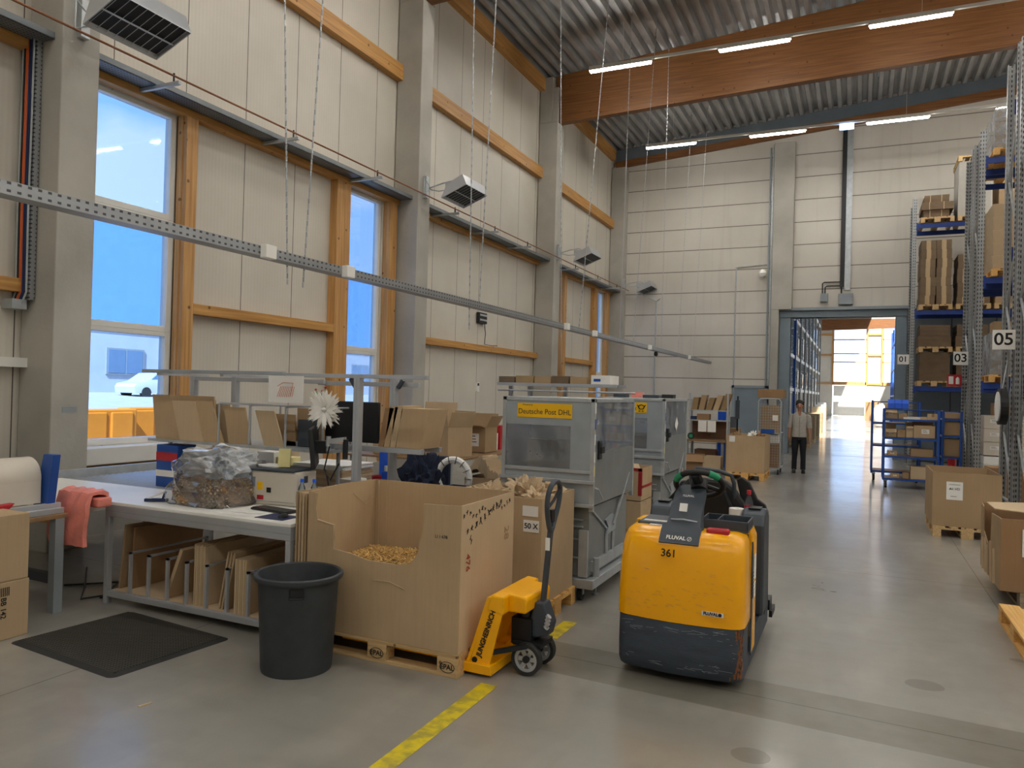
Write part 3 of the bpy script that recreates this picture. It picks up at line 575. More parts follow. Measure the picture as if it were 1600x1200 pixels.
# chains holding it, and loose cords
def chain(y, x0, y1, z1, lab, lo=2.70):
    b = B(); zt = ztop(x0)+.0
    L = zt-lo; nl = int(L/.05)
    for k in range(nl):
        f0 = k/nl; f1 = (k+.9)/nl; xa = -4.5+(x0+4.5)*f0; xb = -4.5+(x0+4.5)*f1; ya = y+(y1-y)*f0
        w = .008 if k % 2 else .003; h_ = .003 if k % 2 else .008
        b.box(xa-w, xa+w, ya-h_, ya+h_, lo+L*f0, lo+L*f1)
    b.out('hanging_chain', K['alu'], label=lab, cat='chain', group='chains carrying the long cable tray')
for y, x0, y1, lab, lo in ((5.06, -4.62, 4.75, 'left chain of the pair hanging nearest the viewer', 2.66), (5.26, -4.3, 5.5, 'right chain of the pair hanging nearest the viewer', 2.66),
    (8.40, -4.55, 8.3, 'left chain of the second pair, in front of the second bay', 2.55), (8.66, -4.35, 8.85, 'right chain of the second pair, in front of the second bay', 2.85),
    (11.64, -4.6, 11.3, 'left chain of the third pair, passing the third column', 2.7), (12.5, -4.3, 13.4, 'right chain of the third pair, slanting past the third column', 2.9),
    (14.98, -4.5, 15.3, 'left chain of the fourth pair, near the hall corner', 2.8), (16.0, -4.4, 17.0, 'right chain of the fourth pair, near the hall corner', 2.8),
    (18.6, -4.5, 18.6, 'chain in front of the end wall, left of three', 2.84), (20.5, -4.4, 21.2, 'chain in front of the end wall, middle of three', 2.84), (22.6, -4.3, 22.9, 'chain in front of the end wall, right of three', 2.84)):
    chain(y, x0, y1, 0, lab, lo)

# small things on the walls
w = thing('wall_device', 'black wifi box on the white wall with a cable hanging below', 'device', (XW+.05, 15.55, 3.35), world=True)
B().box(XW+.01, XW+.09, 15.35, 15.75, 3.33, 3.58).out('body', K['black'], w, bev=.01); b = B()
for z in (3.39, 3.50): b.box(XW+.09, XW+.1, 15.38, 15.72, z, z+.04)
b.out('stripe', K['alu'], w); B().tube([(XW+.05, 15.7, 3.33), (XW+.06, 15.74, 3.1), (XW+.05, 15.72, 2.86), (XW+.1, 16.0, 2.84), (XW+.1, 16.3, 2.86)], .008, 6).out('cable', K['black'], w)
w = thing('thermostat', 'small white and dark switch plate on the wall left of the metal containers', 'switch', (XW+.02, 15.5, 1.8), world=True)
B().box(XW, XW+.03, 15.44, 15.56, 1.74, 1.96).out('plate', K['wht2'], w); B().box(XW+.03, XW+.035, 15.46, 15.54, 1.88, 1.94).out('display', K['black'], w)
a_ = B(); a_.lathe([(0, 0), (.07, 0), (.07, .05), (.04, .1), (0, .1)], (XW+.25, 10.95, 5.32), 16); a_.out('alarm_beacon', K['red'], label='red alarm beacon above the narrow window', cat='alarm', smooth=True)
w = thing('wall_socket_strip', 'white double socket with a black plug under the left window', 'socket', (XW+.03, 5.7, .66), world=True)
B().box(XW, XW+.05, 5.45, 6.15, .60, .74).out('plate', K['wht2'], w, bev=.006); b = B(); b.cyl((XW+.05, 5.68, .67), (XW+.13, 5.68, .67), .03, 10); b.out('plug', K['black'], w)
B().tube([(XW+.12, 5.68, .67), (XW+.15, 5.74, .6), (XW+.12, 5.76, .45)], .008, 6).out('cable', K['black'], w)
B().box(-7.5, -7.495, 5.12, 5.28, 1.44, 1.50).out('name_plate', K['grey'], label='small grey plate on the leftmost concrete column', cat='plate')
# end wall services
b = B(); b.box(-.60, -.47, YE-.1, YE-.01, 5.3, 10.4); e = b.out('cable_duct', K['black'], label='dark vertical cable duct on the end wall above the gateway', cat='duct')
b = B(); b.box(-.47, -.30, YE-.07, YE-.01, 5.2, 10.4); b.out('steel_conduit', K['galv'], label='grey conduit bundle beside the dark duct above the gateway', cat='conduit')
w = thing('control_box', 'grey control box above the gateway with pipes leading to it', 'box', (-.4, YE-.1, 4.75), world=True)
B().box(-.62, -.22, YE-.2, YE-.01, 4.74, 5.08).out('body', K['grey'], w, bev=.01); B().tube([(-.55, YE-.06, 5.08), (-.55, YE-.06, 5.3)], .02).out('pipe', K['black'], w)
w = thing('switch_box', 'small yellowish grey switch box above the gateway, left of the control box', 'box', (-1.05, YE-.1, 4.85), world=True)
B().box(-1.15, -.93, YE-.15, YE-.01, 4.84, 5.10).out('body', K['grey'], w, bev=.01)
b = B(); b.tube([(-1.10, YE-.05, 5.1), (-1.10, YE-.05, 5.42), (-1.05, YE-.05, 5.46), (-.6, YE-.05, 5.46)], .017); b.tube([(-1.02, YE-.05, 5.1), (-1.02, YE-.05, 5.30), (-.97, YE-.05, 5.34), (-.6, YE-.05, 5.34)], .017); b.out('pipe', K['black'], w)
gl_ = thing('globe_lamp', 'white globe lamp on the end wall beside the concrete column', 'lamp', (-2.9, YE, 5.8), world=True)
B().lathe([(0, -.13), (.09, -.1), (.13, 0), (.09, .1), (0, .13)], (-2.90, YE-.22, 5.8), 18, False).out('globe', K['wht2'], gl_, smooth=True); B().box(-2.94, -2.86, YE-.12, YE, 5.74, 5.86).out('wall_bracket', K['orange'], gl_)
b = B(); b.tube([(-3.75, YE-.03, .0), (-3.75, YE-.03, 6.05), (-2.80, YE-.03, 6.10)], .02, 6); b.out('conduit', K['galv'], label='thin conduit up the end wall, bending right to the globe lamp', cat='conduit')
b = B(); b.tube([(-6.4, YE-.04, .3), (-6.4, YE-.04, 5.0)], .02, 6); b.tube([(-6.6, YE-.3, 5.08), (-6.4, YE-.05, 5.0), (-6.2, YE-.3, 5.05)], .02, 6); b.out('conduit', K['galv'], label='thin conduit up the end wall near the hall corner', cat='conduit')
for xx, mk in ((-2.66, 'galv'), (-2.74, 'grey')):
    B().box(xx-.025, xx+.025, YE-.08, YE-.01, 0, 9.9).out('steel_conduit', K[mk], label='%s vertical conduit left of the end wall column' % ('silver' if mk == 'galv' else 'grey'), cat='conduit')
b = B(); b.tube([(.3, 20.2, 10.1), (.3, 20.2, 10.6)], .03); b.tube([(.3, 22.6, 10.65), (.3, 20.6, 10.5), (6, 20.6, 10.95), (12, 20.6, 11.4)], .035, 8)
b.out('roof_pipe', K['grey'], label='grey pipe under the roof deck between the last two beams', cat='pipe')
# ================================================================== BUILDERS FOR STORAGE THINGS
def make_pallet(name='euro_pallet', m='pal', detail=True):
    """1.2 along x, 0.8 along y, 0.144 high, centred, local coordinates"""
    p = thing(name, 'x', 'pallet')
    tops = [(-.4, -.255, 1), (-.205, -.105, 1), (-.0725, .0725, 1), (.105, .205, 1), (.255, .4, 1)]
    if detail:
        for a, c, _ in tops: B().box(-.6, .6, a, c, .122, .144).out('top_board', K[m], p, bev=.002)
        for x in (-.6, -.0725, .455): B().box(x, x+.145, -.4, .4, .1, .122).out('cross_board', K[m], p)
        for a, c in ((-.4, -.3), (-.0725, .0725), (.3, .4)):
            B().box(-.6, .6, a, c, 0, .022).out('bottom_board', K[m], p, bev=.002)
            for x in (-.6, -.0725, .455): B().box(x, x+.145, a, c, .022, .1).out('block', K[m], p, bev=.002)
    else:
        b = B()
        for a, c, _ in tops: b.box(-.6, .6, a, c, .122, .144)
        for x in (-.6, -.0725, .455): b.box(x, x+.145, -.4, .4, .1, .122)
        b.out('deck', K[m], p)
        b = B()
        for a, c in ((-.4, -.3), (-.0725, .0725), (.3, .4)):
            b.box(-.6, .6, a, c, 0, .022)
            for x in (-.6, -.0725, .455): b.box(x, x+.145, a, c, .022, .1)
        b.out('runner', K[m], p)
    return p
_pp = {}
def pallet(x, y, z, rz, label, m='pal', detail=False, group=None):
    """(x, y) = centre"""
    k = (m, detail)
    if k not in _pp:
        _pp[k] = make_pallet('euro_pallet', m, detail); o = _pp[k]; o.location = (x, y, z); o.rotation_euler = (0, 0, math.radians(rz)); o['label'] = label
        if group: o['group'] = group
        return o
    o = dup(_pp[k], (x, y, z), rz, label)
    if group: o['group'] = group
    elif 'group' in o: del o['group']
    return o
def carton(x, y, z, w, d, h, label, rz=0, m='card', tape=True, lab=None, group=None, name='carton', open_=False, flaps=None, cat='box', tray=False):
    """w along x, d along y; (x, y) centre. open_: thin walls and flaps (dict of side -> angle in degrees above horizontal)"""
    t = thing(name, label, cat, (x, y, z), rz, group)
    if not open_:
        (B().add([(-w/2+.03, -d/2+.03, 0), (w/2-.03, -d/2+.03, 0), (w/2-.03, d/2-.03, 0), (-w/2+.03, d/2-.03, 0), (-w/2, -d/2, h), (w/2, -d/2, h), (w/2, d/2, h), (-w/2, d/2, h)], [(0, 3, 2, 1), (4, 5, 6, 7), (0, 1, 5, 4), (1, 2, 6, 5), (2, 3, 7, 6), (3, 0, 4, 7)]) if tray else B().box(-w/2, w/2, -d/2, d/2, 0, h)).out('body', K[m], t, bev=min(.006, h*.05))
        if tape:
            b = B(); b.box(-w/2-.001, w/2+.001, -.025, .025, h-.06, h+.001) if w >= d else b.box(-.025, .025, -d/2-.001, d/2+.001, h-.06, h+.001); b.out('tape', K['tape'], t)
    else:
        b = B(); e = .006
        b.box(-w/2, w/2, -d/2, -d/2+e, 0, h); b.box(-w/2, w/2, d/2-e, d/2, 0, h); b.box(-w/2, -w/2+e, -d/2+e, d/2-e, 0, h); b.box(w/2-e, w/2, -d/2+e, d/2-e, 0, h); b.box(-w/2, w/2, -d/2, d/2, 0, e)
        b.out('body', K[m], t)
        for side, ang in (flaps or {}).items():
            a = math.radians(ang); L = min(w, d)*.5; b = B()
            if side in 'fb':
                s = -1 if side == 'f' else 1; y0 = s*d/2
                b.pane((-w/2, y0, h), (w/2, y0, h), (w/2, y0+s*L*math.cos(a), h+L*math.sin(a)), (-w/2, y0+s*L*math.cos(a), h+L*math.sin(a)), .005)
            else:
                s = -1 if side == 'l' else 1; x0 = s*w/2
                b.pane((x0, -d/2, h), (x0, d/2, h), (x0+s*L*math.cos(a), d/2, h+L*math.sin(a)), (x0+s*L*math.cos(a), -d/2, h+L*math.sin(a)), .005)
            b.out('flap', K[m], t)
    if lab:      # white label on the front (y-) face: (cx, cz, w, h)
        for q, (cx, cz, lw, lh) in enumerate(lab):
            l = B().box(cx-lw/2, cx+lw/2, -d/2-.003, -d/2-.0005, cz-lh/2, cz+lh/2).out('paper_label', K['paper'], t)
            g = B()
            for k in range(3): g.box(cx-lw*.35, cx+lw*(.1+.08*k), -d/2-.004, -d/2-.003, cz+lh*(.25-.22*k), cz+lh*(.25-.22*k)+lh*.06)
            g.out('print', K['ink'], l)
    return t
def flat_stack(x, y, z, w, d, h, label, m='stk', rz=0, group=None, strap=False, lean=0):
    """bundle of flat folded cartons lying on top of each other"""
    t = thing('flat_carton_bundle', label, 'cardboard', (x, y, z), rz, group)
    b = B(); nl = max(2, int(h/.03)); random.seed(int(x*97+y*31+z*57))
    for k in range(nl):
        j = random.uniform(-.006, .006); b.box(-w/2+j, w/2+j, -d/2-j, d/2-j, h*k/nl, h*(k+1)/nl-.001)
    b.out('sheets', K[m], t)
    if strap:
        b = B()
        for xx in (-w*.25, w*.2): b.box(xx-.008, xx+.008, -d/2-.009, d/2+.009, -.0, h+.004)
        b.out('strap', K['card3'], t)
    return t

# ------------------------------------------------------------------ pallet racks
def upright(x, y, ztop_, parent):
    B().prism([(x, y), (x+.1, y), (x+.1, y+.075), (x+.08, y+.075), (x+.08, y+.015), (x+.02, y+.015), (x+.02, y+.075), (x, y+.075)], 'z', 0, ztop_).out('upright', K['perf'], parent)
def rack(name_lab, x0, y0, y1, ends, levels, zt, group=None, bay=2.7):
    r = thing('pallet_rack', name_lab, 'rack', (x0+.05, (y0+y1)/2, 0), world=True, group=group)
    for x in ends:
        B().prism([(x, y0), (x+.1, y0), (x+.1, y0+.07), (x+.085, y0+.07), (x+.085, y0+.012), (x+.015, y0+.012), (x+.015, y0+.07), (x, y0+.07)], 'z', 0, zt).out('upright', K['perf'], r)
        B().prism([(x, y1), (x+.1, y1), (x+.1, y1-.07), (x+.085, y1-.07), (x+.085, y1-.012), (x+.015, y1-.012), (x+.015, y1-.07), (x, y1-.07)], 'z', 0, zt).out('upright', K['perf'], r)
        z = .35; s = 0
        while z+1.0 < zt:
            a_, c_ = (y0+.035, y1-.035) if s % 2 == 0 else (y1-.035, y0+.035)
            B().beam((x+.05, a_, z), (x+.05, c_, z+1.0), .03, .025).out('brace', K['galv'], r); z += 1.0; s += 1
        B().beam((x+.05, y0+.03, .3), (x+.05, y1-.03, .3), .03, .03).out('brace', K['galv'], r)
        for yy in (y0+.035, y1-.035): B().box(x-.03, x+.13, yy-.06, yy+.06, 0, .008).out('foot', K['galv'], r)
    for i in range(len(ends)-1):
        xa, xb = ends[i]+.1, ends[i+1]
        for z in levels:
            for yy in (y0+.0, y1-.045):
                b = B(); b.box(xa, xb, yy, yy+.045, z-.12, z); b.box(xa-.005, xa+.04, yy-.006, yy+.05, z-.2, z+.03); b.box(xb-.04, xb+.005, yy-.006, yy+.05, z-.2, z+.03)
                b.out('beam', K['dblue'], r)
    return r
LV = [2.2, 4.28, 6.66]
R01 = rack('pallet rack with sign 01 nearest the end wall', 1.26, 23.3, 24.4, [1.26, 4.0, 6.74], LV, 7.36)
R03 = rack('front pallet rack of the pair with sign 03', 2.1, 17.35, 18.3, [2.1, 4.85, 7.6], LV, 7.2)
R02 = rack('rear pallet rack of the pair with sign 03, back to back with it', 2.1, 18.55, 19.55, [2.1, 4.85, 7.6], LV, 7.2)
R05 = rack('pallet rack pair carrying sign 05, the nearer one at the right edge', 2.08, 12.05, 13.12, [2.08, 4.8], LV, 7.2)
R04 = rack('pallet rack just behind the one with sign 05', 2.08, 13.36, 14.3, [2.08, 4.8], LV, 7.25)
def number_sign(x0, x1, y, z0, z1, s, size, lab):
    t = thing('aisle_sign', lab, 'sign', ((x0+x1)/2, y, z0), group='aisle number signs', world=True)
    B().box(x0, x1, y, y+.004, z0, z1).out('plate', K['paper'], t); text(s, size, ((x0+x1)/2, y-.001, (z0+z1)/2), FY, K['ink'], t, 'number', bold=.004)
    B().box(x1-.02, x1+.06, y+.004, y+.03, (z0+z1)/2-.015, (z0+z1)/2+.015).out('holder', K['galv'], t)
number_sign(.96, 1.245, 23.285, 2.80, 3.07, '01', .21, 'white sign with black 01 on the farthest rack')
number_sign(1.80, 2.07, 18.235, 2.58, 2.86, '03', .24, 'white sign with black 03 on the middle rack pair')
number_sign(1.78, 2.065, 13.02, 2.59, 2.88, '05', .25, 'white sign with black 05 on the nearest rack')
t = thing('fire_sign', 'red sign with white fire extinguisher symbols on a rack upright', 'sign', (1.95, 18.9, 2.3), world=True)
B().box(1.76, 2.04, 18.94, 18.945, 2.14, 2.40).out('plate', K['red'], t); B().box(2.0, 2.12, 18.945, 18.96, 2.25, 2.28).out('holder', K['galv'], t); B().box(2.10, 2.13, 18.55, 18.96, 2.25, 2.28).out('holder', K['galv'], t); b = B(); b.box(1.79, 1.88, 18.935, 18.94, 2.19, 2.36); b.lathe([(0, 0), (.035, .0), (.035, .12), (.012, .15), (0, .16)], (1.96, 18.94, 2.19), 10); b.out('symbol', K['paper'], t)
t = thing('fire_extinguisher', 'red fire extinguisher standing at the foot of the middle racks', 'fire extinguisher', (1.98, 19.9, 0))
B().lathe([(.0, 0), (.085, .0), (.09, .03), (.09, .5), (.05, .58), (.02, .6), (0, .6)], (0, 0, .25), 18).out('cylinder', K['red'], t, smooth=True); b = B(); b.box(-.02, .02, -.06, .06, .85, .9); b.tube([(0, .05, .87), (.1, .08, .8), (.11, .05, .45)], .012); b.out('valve', K['black'], t)
B().box(-.1, .1, -.1, .1, 0, .25).out('stand', K['red'], t)
# cable reel hung on the rack 04 upright
t = thing('tape_reel', 'round reel of white strapping hanging on the rack behind sign 05', 'reel', (1.93, 13.3, 1.72), world=True)
b = B(); b.cyl((1.90, 13.24, 1.75), (2.0, 13.24, 1.75), .27, 28); b.out('flange', K['black'], t); b = B(); b.cyl((1.885, 13.24, 1.75), (1.905, 13.24, 1.75), .22, 28); b.out('strapping', K['paper'], t)
B().tube([(1.95, 13.24, 2.0), (2.02, 13.3, 2.45), (2.10, 13.37, 2.46)], .012).out('hanger', K['galv'], t)

# loads: row 01 (pallets with their long side into the rack)
RW = 90
n01 = ['in the left bay place of rack 01', 'in the second bay place of rack 01', 'in the third bay place of rack 01']
for i in range(3):
    x = 1.85+.88*i; y = 23.82
    # top level
    pallet(x, y, 6.67, RW, 'pallet on the top level %s' % n01[i])
    if i == 0:
        flat_stack(x-.02, y, 6.815, .62, .9, .22, 'bottom bundle of folded cartons on the top level of rack 01', strap=True, m='stkd')
        flat_stack(x, y, 7.037, .76, 1.0, .20, 'middle bundle of folded cartons on the top level of rack 01', strap=True, m='stkd')
        flat_stack(x-.02, y, 7.239, .6, .9, .20, 'uppermost bundle of folded cartons on the top level of rack 01', strap=True, m='stkd')
    elif i == 1:
        carton(x-.02, y, 6.815, .76, 1.1, 1.45, 'tall grey wrapped load on the top level of rack 01', m='conc', tape=False)
        pallet(x-.02, y, 8.268, RW, 'upturned pallet lying on the tall grey load of rack 01')
    else: carton(x, y, 6.815, .7, 1.1, .9, 'brown load on the top level of rack 01, mostly hidden by rack 03', m='card2')
    # middle level: two slim stacks per pallet
    pallet(x, y, 4.29, RW, 'pallet on the middle level %s' % n01[i])
    if i < 2:
        for s in (-1, 1):
            for k in range(7):
                off = .012*math.sin(k*1.7+s); hh = .25 if i == 0 else .19
                t = thing('flat_carton_bundle', '%s bundle, %s stack on the middle level of rack 01%s' % (['lowest', 'second', 'third', 'fourth', 'fifth', 'sixth', 'topmost'][k], 'left' if s < 0 else 'right', '' if i == 0 else ', second pallet'), 'cardboard', (x+s*.19+off, y, 4.436+hh*k+.001*k), 0, 'bundles on the middle level of rack 01')
                B().box(-.18, .18, -.5, .5, 0, hh).out('sheets', K['stkd'], t); B().box(-.055, .055, -.505, -.5, 0, hh).out('cover_strip', K['card'], t)
    else: carton(x, y, 4.436, .76, 1.1, 1.2, 'brown load on the middle level of rack 01, partly hidden', m='card2')
    # lower level: two pallets on each other
    pallet(x, y, 2.21, RW, 'lower pallet on the first level %s' % n01[i])
    if i < 2:
        flat_stack(x+.01, y, 2.356, .72, 1.0, .78, 'dark brown bundle on the first level of rack 01, under a second pallet%s' % ('' if i == 0 else ', right one'), m='stkd')
        pallet(x+.02, y, 3.138, RW, 'upper pallet on the first level %s' % n01[i])
        for k in range(2): flat_stack(x+.0, y, 3.284+.30*k, .78-.06*k, 1.05, .295, '%s folded bundle above the upper pallet of rack 01%s' % (['lower', 'upper'][k], '' if i == 0 else ', right one'), m='stkd')
    else: carton(x, y, 2.356, .76, 1.1, 1.0, 'brown load on the first level of rack 01, partly hidden', m='card2')
# rows 03 front and rear
for (yy, nm, gp) in ((17.85, 'front rack 03', 0), (19.05, 'rack behind rack 03', 1)):
    for i in range(3):
        x = 2.72+.86*i; wh = ['left', 'middle', 'right'][i]
        pallet(x, yy, 6.67, RW, '%s pallet on the top level of the %s' % (wh, nm), m='pal_new')
        for k in range(3):
            for j in range(2):
                carton(x-.19+.38*j, yy-.0, 6.815+.26*k, .375, 1.1, .255, '%s brown carton, %s layer, top level %s pallet, %s' % (['left', 'right'][j], ['bottom', 'middle', 'top'][k], wh, nm), m='card3', lab=[(0, .12, .14, .09)], group='labelled cartons on the top level')
        B().box(x-.39, x+.39, yy-.56, yy+.56, 6.813, 7.60).out('stretch_film', K['film'], label='clear stretch film around top level cartons, %s, %s pallet' % (nm, wh), cat='film')
        pallet(x, yy, 4.29, RW, '%s pallet on the middle level of the %s' % (wh, nm), m='pal_new')
        for k in range(5 if gp == 0 else 4):
            carton(x, yy, 4.436+.255*k, .8, 1.16, .25, '%s brown tray carton, middle level %s pallet, %s' % (['lowest', 'second', 'third', 'fourth', 'topmost'][k], wh, nm), m='card3', tape=False, group='tray cartons on the middle level', tray=True)
        pallet(x, yy, 2.21, RW, '%s pallet on the first level of the %s' % (wh, nm), m='pal_new')
        for k in range(3):
            for j in range(2): carton(x-.19+.38*j, yy, 2.356+.27*k, .375, 1.08, .265, '%s carton, %s layer, first level %s pallet, %s' % (['left', 'right'][j], ['bottom', 'middle', 'top'][k], wh, nm), m='card', lab=[(.0, .15, .12, .08)], group='labelled cartons on the first level')
        B().box(x-.39, x+.39, yy-.55, yy+.55, 2.354, 3.18).out('stretch_film', K['film'], label='clear stretch film around first level cartons, %s, %s pallet' % (nm, wh), cat='film')
        if gp == 0: carton(x, yy, 3.19, .6, .5, .24, 'brown carton lying on the wrapped load, first level %s place, %s' % (wh, nm), m='card2')
# floor level of row 03
for i in range(2):
    x = 2.50+.50*i; wh = ['left', 'right'][i]
    carton(x+.02, 17.75, .0, .46, .6, .42, 'brown carton on the floor under the %s white boxes in rack 03' % wh, m='card2')
    for k in range(2): carton(x, 17.7, .424+.16*k, .44, .5, .155, '%s flat white box %s in rack 03' % (['lower', 'upper'][k], ['under the filing boxes at the left', 'at the right'][i]), m='wht2', tape=False)
    for k in range(3): carton(x-.03, 17.75, .76+.265*k, .38, .5, .26, '%s grey document box with label in the %s pile of rack 03' % (['lowest', 'middle', 'topmost'][k], wh), m='wht2' if 0 else 'roll', tape=False, lab=[(0, .15, .17, .07)], group='document boxes in rack 03')
    carton(x+.1, 17.78, 1.56, .3, .4, .24, 'dark brown carton on top of the %s document boxes' % wh, m='cardb')
carton(4.0, 17.8, 0, .9, .7, 1.0, 'brown carton deep inside rack 03 at floor level', m='card2')
# rack 05 loads (right edge of the picture)
for i, (yy, nm) in enumerate(((12.6, 'rack with sign 05'), (13.83, 'rack behind sign 05'))):
    for j in range(2):
        x = 2.75+.9*j; wh = ['left', 'right'][j]
        for lv, hh in ((2.21, 1.0), (4.29, 1.1), (6.67, .75)):
            pallet(x, yy, lv, RW, '%s pallet at level %s of the %s' % (wh, {2.21: 'one', 4.29: 'two', 6.67: 'three'}[lv], nm))
            carton(x, yy, lv+.146, .76, 1.05, hh, '%s brown wrapped load at level %s of the %s' % (wh, {2.21: 'one', 4.29: 'two', 6.67: 'three'}[lv], nm), m='card2')
b = B(); b.box(2.2, 3.4, 12.1, 13.0, 1.12, 1.15); b.out('shelf_board', K['galv'], label='grey shelf board in the nearest rack at the right edge', cat='shelf')
for i in range(3): carton(2.45+.36*i, 12.45, 0, .33, .6, .5, '%s brown carton on the floor under the nearest rack' % ['left', 'middle', 'right'][i], m='card2')
for i in range(2): carton(2.45+.4*i, 12.5, 1.152, .34, .5, .36, '%s carton on the grey shelf board of the nearest rack' % ['left', 'right'][i], m='cardb')
carton(2.35, 15.3, 0, .6, .6, .7, 'worn brown carton on the floor between racks 03 and 05', m='cardb')

# ------------------------------------------------------------------ big cartons on pallets at the right
pallet(1.34, 12.1, 0, 90, 'pallet under the open carton with the white sheet at the right', detail=True)
def big_open(x0, x1, y0, y1, z0, z1, name, label, m='card', e=.012, flap=None):
    t = thing(name, label, 'box', ((x0+x1)/2, (y0+y1)/2, z0), world=True)
    B().box(x0, x1, y0, y0+e, z0, z1).out('front_wall', K[m], t); B().box(x0, x1, y1-e, y1, z0, z1).out('back_wall', K[m], t)
    B().box(x0, x0+e, y0+e, y1-e, z0, z1).out('left_wall', K[m], t); B().box(x1-e, x1, y0+e, y1-e, z0, z1).out('right_wall', K[m], t)
    B().box(x0+e, x1-e, y0+e, y1-e, z0, z0+e).out('bottom', K[m], t)
    return t
t = big_open(.93, 1.72, 11.52, 12.7, .146, .86, 'pallet_carton', 'open brown pallet carton with a handwritten white sheet, right of the aisle', 'card2')
l = B().box(1.09, 1.28, 11.515, 11.519, .50, .74).out('paper_sheet', K['paper'], t)
text('A1 VD', .045, (1.185, 11.512, .645), FY, K['ink'], l); b = B(); b.box(1.12, 1.25, 11.513, 11.515, .70, .705); b.box(1.14, 1.21, 11.513, 11.515, .545, .55); b.out('print', K['ink'], l)
# battered carton at the right edge
t = big_open(1.17, 2.0, 7.86, 9.02, .146, .78, 'pallet_carton', 'battered dark brown pallet carton with a crushed left side, right edge', 'cardb')
for c in list(kids(t)):
    if c.name.startswith('left_wall'): bpy.data.objects.remove(c)
b = B(); b.prism([(7.872, .146), (9.008, .146), (9.008, .78), (8.9, .76), (8.86, .52), (8.60, .44), (8.42, .46), (8.38, .76), (7.872, .78)], 'x', 1.17, 1.18)
b.out('torn_left_wall', K['card2'], t)
b = B()
for yy, dz in ((8.12, .0), (8.3, .04), (8.5, -.03), (8.62, .02), (8.8, .0)): b.beam((1.160, yy, .15), (1.163, yy+.06, .46+dz), .012, .02)
b.out('crease', K['card3'], t)
B().pane((1.19, 8.35, .80), (1.98, 7.95, .80), (1.98, 8.75, .86), (1.19, 8.85, .80), .008).out('flap', K['card3'], t)
l = B().box(1.33, 1.78, 7.852, 7.857, .46, .70).out('paper_label', K['paper'], t)
text('Muster', .06, (1.40, 7.850, .62), FY, K['ink'], l, align='LEFT'); text('Faserbahn', .06, (1.36, 7.850, .53), FY, K['ink'], l, align='LEFT')
pallet(1.72, 8.45, 0, 90, 'old grey pallet under the battered carton', m='pal_old', detail=True)
pallet(1.49, 6.76, 0, 90, 'fresh yellow empty pallet at the right edge, nearest the viewer', m='pal_new', detail=True)
B().box(1.62, 2.4, 7.58, 7.85, .0, .30).out('carton', K['card3'], label='pale carton piece standing against the battered carton', cat='box')

# ------------------------------------------------------------------ blue picking trolleys
def trolley(x0, x1, y0, y1, zs, zt, label):
    t = thing('shelf_trolley', label, 'trolley', ((x0+x1)/2, (y0+y1)/2, 0), world=True, group='blue picking trolleys')
    for x in (x0, x1):
        for y in (y0, y1): B().box(x-.02, x+.02, y-.02, y+.02, .16, zt).out('post', K['blue'], t)
    for z in zs:
        b = B(); b.box(x0, x1, y0-.015, y0+.015, z-.04, z); b.box(x0, x1, y1-.015, y1+.015, z-.04, z); b.box(x0-.015, x0+.015, y0, y1, z-.04, z); b.box(x1-.015, x1+.015, y0, y1, z-.04, z); b.out('shelf_frame', K['blue'], t)
        B().box(x0+.02, x1-.02, y0+.02, y1-.02, z-.015, z).out('shelf', K['brownwood'], t)
    B().tube([(x0, y0, zt), (x0, y1, zt)], .014).out('top_bar', K['blue'], t); B().tube([(x0, y1, zt-.02), (x1, y1, zt-.02)], .012).out('top_bar', K['blue'], t)
    for x in (x0+.05, x1-.05):
        for y in (y0+.03, y1-.03):
            w = B().cyl((x-.02, y, .075), (x+.02, y, .075), .075, 16).out('caster', K['rubber'], t); b = B(); b.box(x-.03, x+.03, y-.03, y+.03, .14, .17); b.box(x-.028, x-.023, y-.02, y+.02, .06, .15); b.cyl((x-.022, y, .075), (x+.022, y, .075), .045, 12); b.out('fork', K['galv'], w)
    return t
trolley(.50, 1.48, 17.3, 17.95, [.20, .66, 1.04, 1.42], 1.62, 'blue trolley with four wooden shelves of small cartons beside the aisle')
trolley(.30, 1.25, 18.75, 19.4, [.22, .8, 1.3], 1.78, 'empty blue trolley parked behind the loaded one')
trolley(1.62, 1.95, 18.0, 18.5, [.25, .66, 1.10, 1.45], 1.6, 'narrow blue trolley with tall brown cartons, right of the loaded one')
TG = 'small cartons on the blue trolley'
bx = [ (.62, 17.5, 1.422, .22, .3, .20, 'top shelf, far left'), (.84, 17.5, 1.422, .16, .25, .11, 'top shelf, second from left'), (1.38, 17.5, 1.422, .16, .3, .12, 'top shelf, right end'),
  (.63, 17.5, 1.042, .2, .3, .17, 'second shelf, far left'), (.82, 17.5, 1.042, .15, .28, .16, 'second shelf, second from left'), (.97, 17.52, 1.042, .13, .3, .24, 'second shelf, beside the big open one'),
  (.66, 17.5, .662, .18, .3, .09, 'third shelf, left'), (1.2, 17.6, .662, .4, .35, .16, 'third shelf, right'), (1.15, 17.5, .202, .3, .3, .26, 'bottom shelf, right'), (.72, 17.5, .202, .16, .2, .09, 'bottom shelf, left'), (.92, 17.5, .202, .12, .2, .12, 'bottom shelf, middle')]
for i, (x, y, z, w, d_, h, nm) in enumerate(bx): carton(x, y, z, w, d_, h, 'small brown carton on the blue trolley, %s' % nm, m=['card', 'card2', 'card3'][i % 3], group=TG, tape=(i % 2 == 0), lab=[(0, h*.55, w*.4, h*.3)] if i % 3 == 0 else None, open_=(i in (0, 3, 5)), flaps={'f': -40, 'b': 70} if i in (0, 3, 5) else None)
carton(1.23, 17.55, 1.042, .38, .45, .26, 'large open carton with a white label on the second shelf of the blue trolley', m='card', open_=True, flaps={'b': 75, 'f': -70} if 0 else {'b': 60}, lab=[(.02, .14, .14, .09)], group=TG)
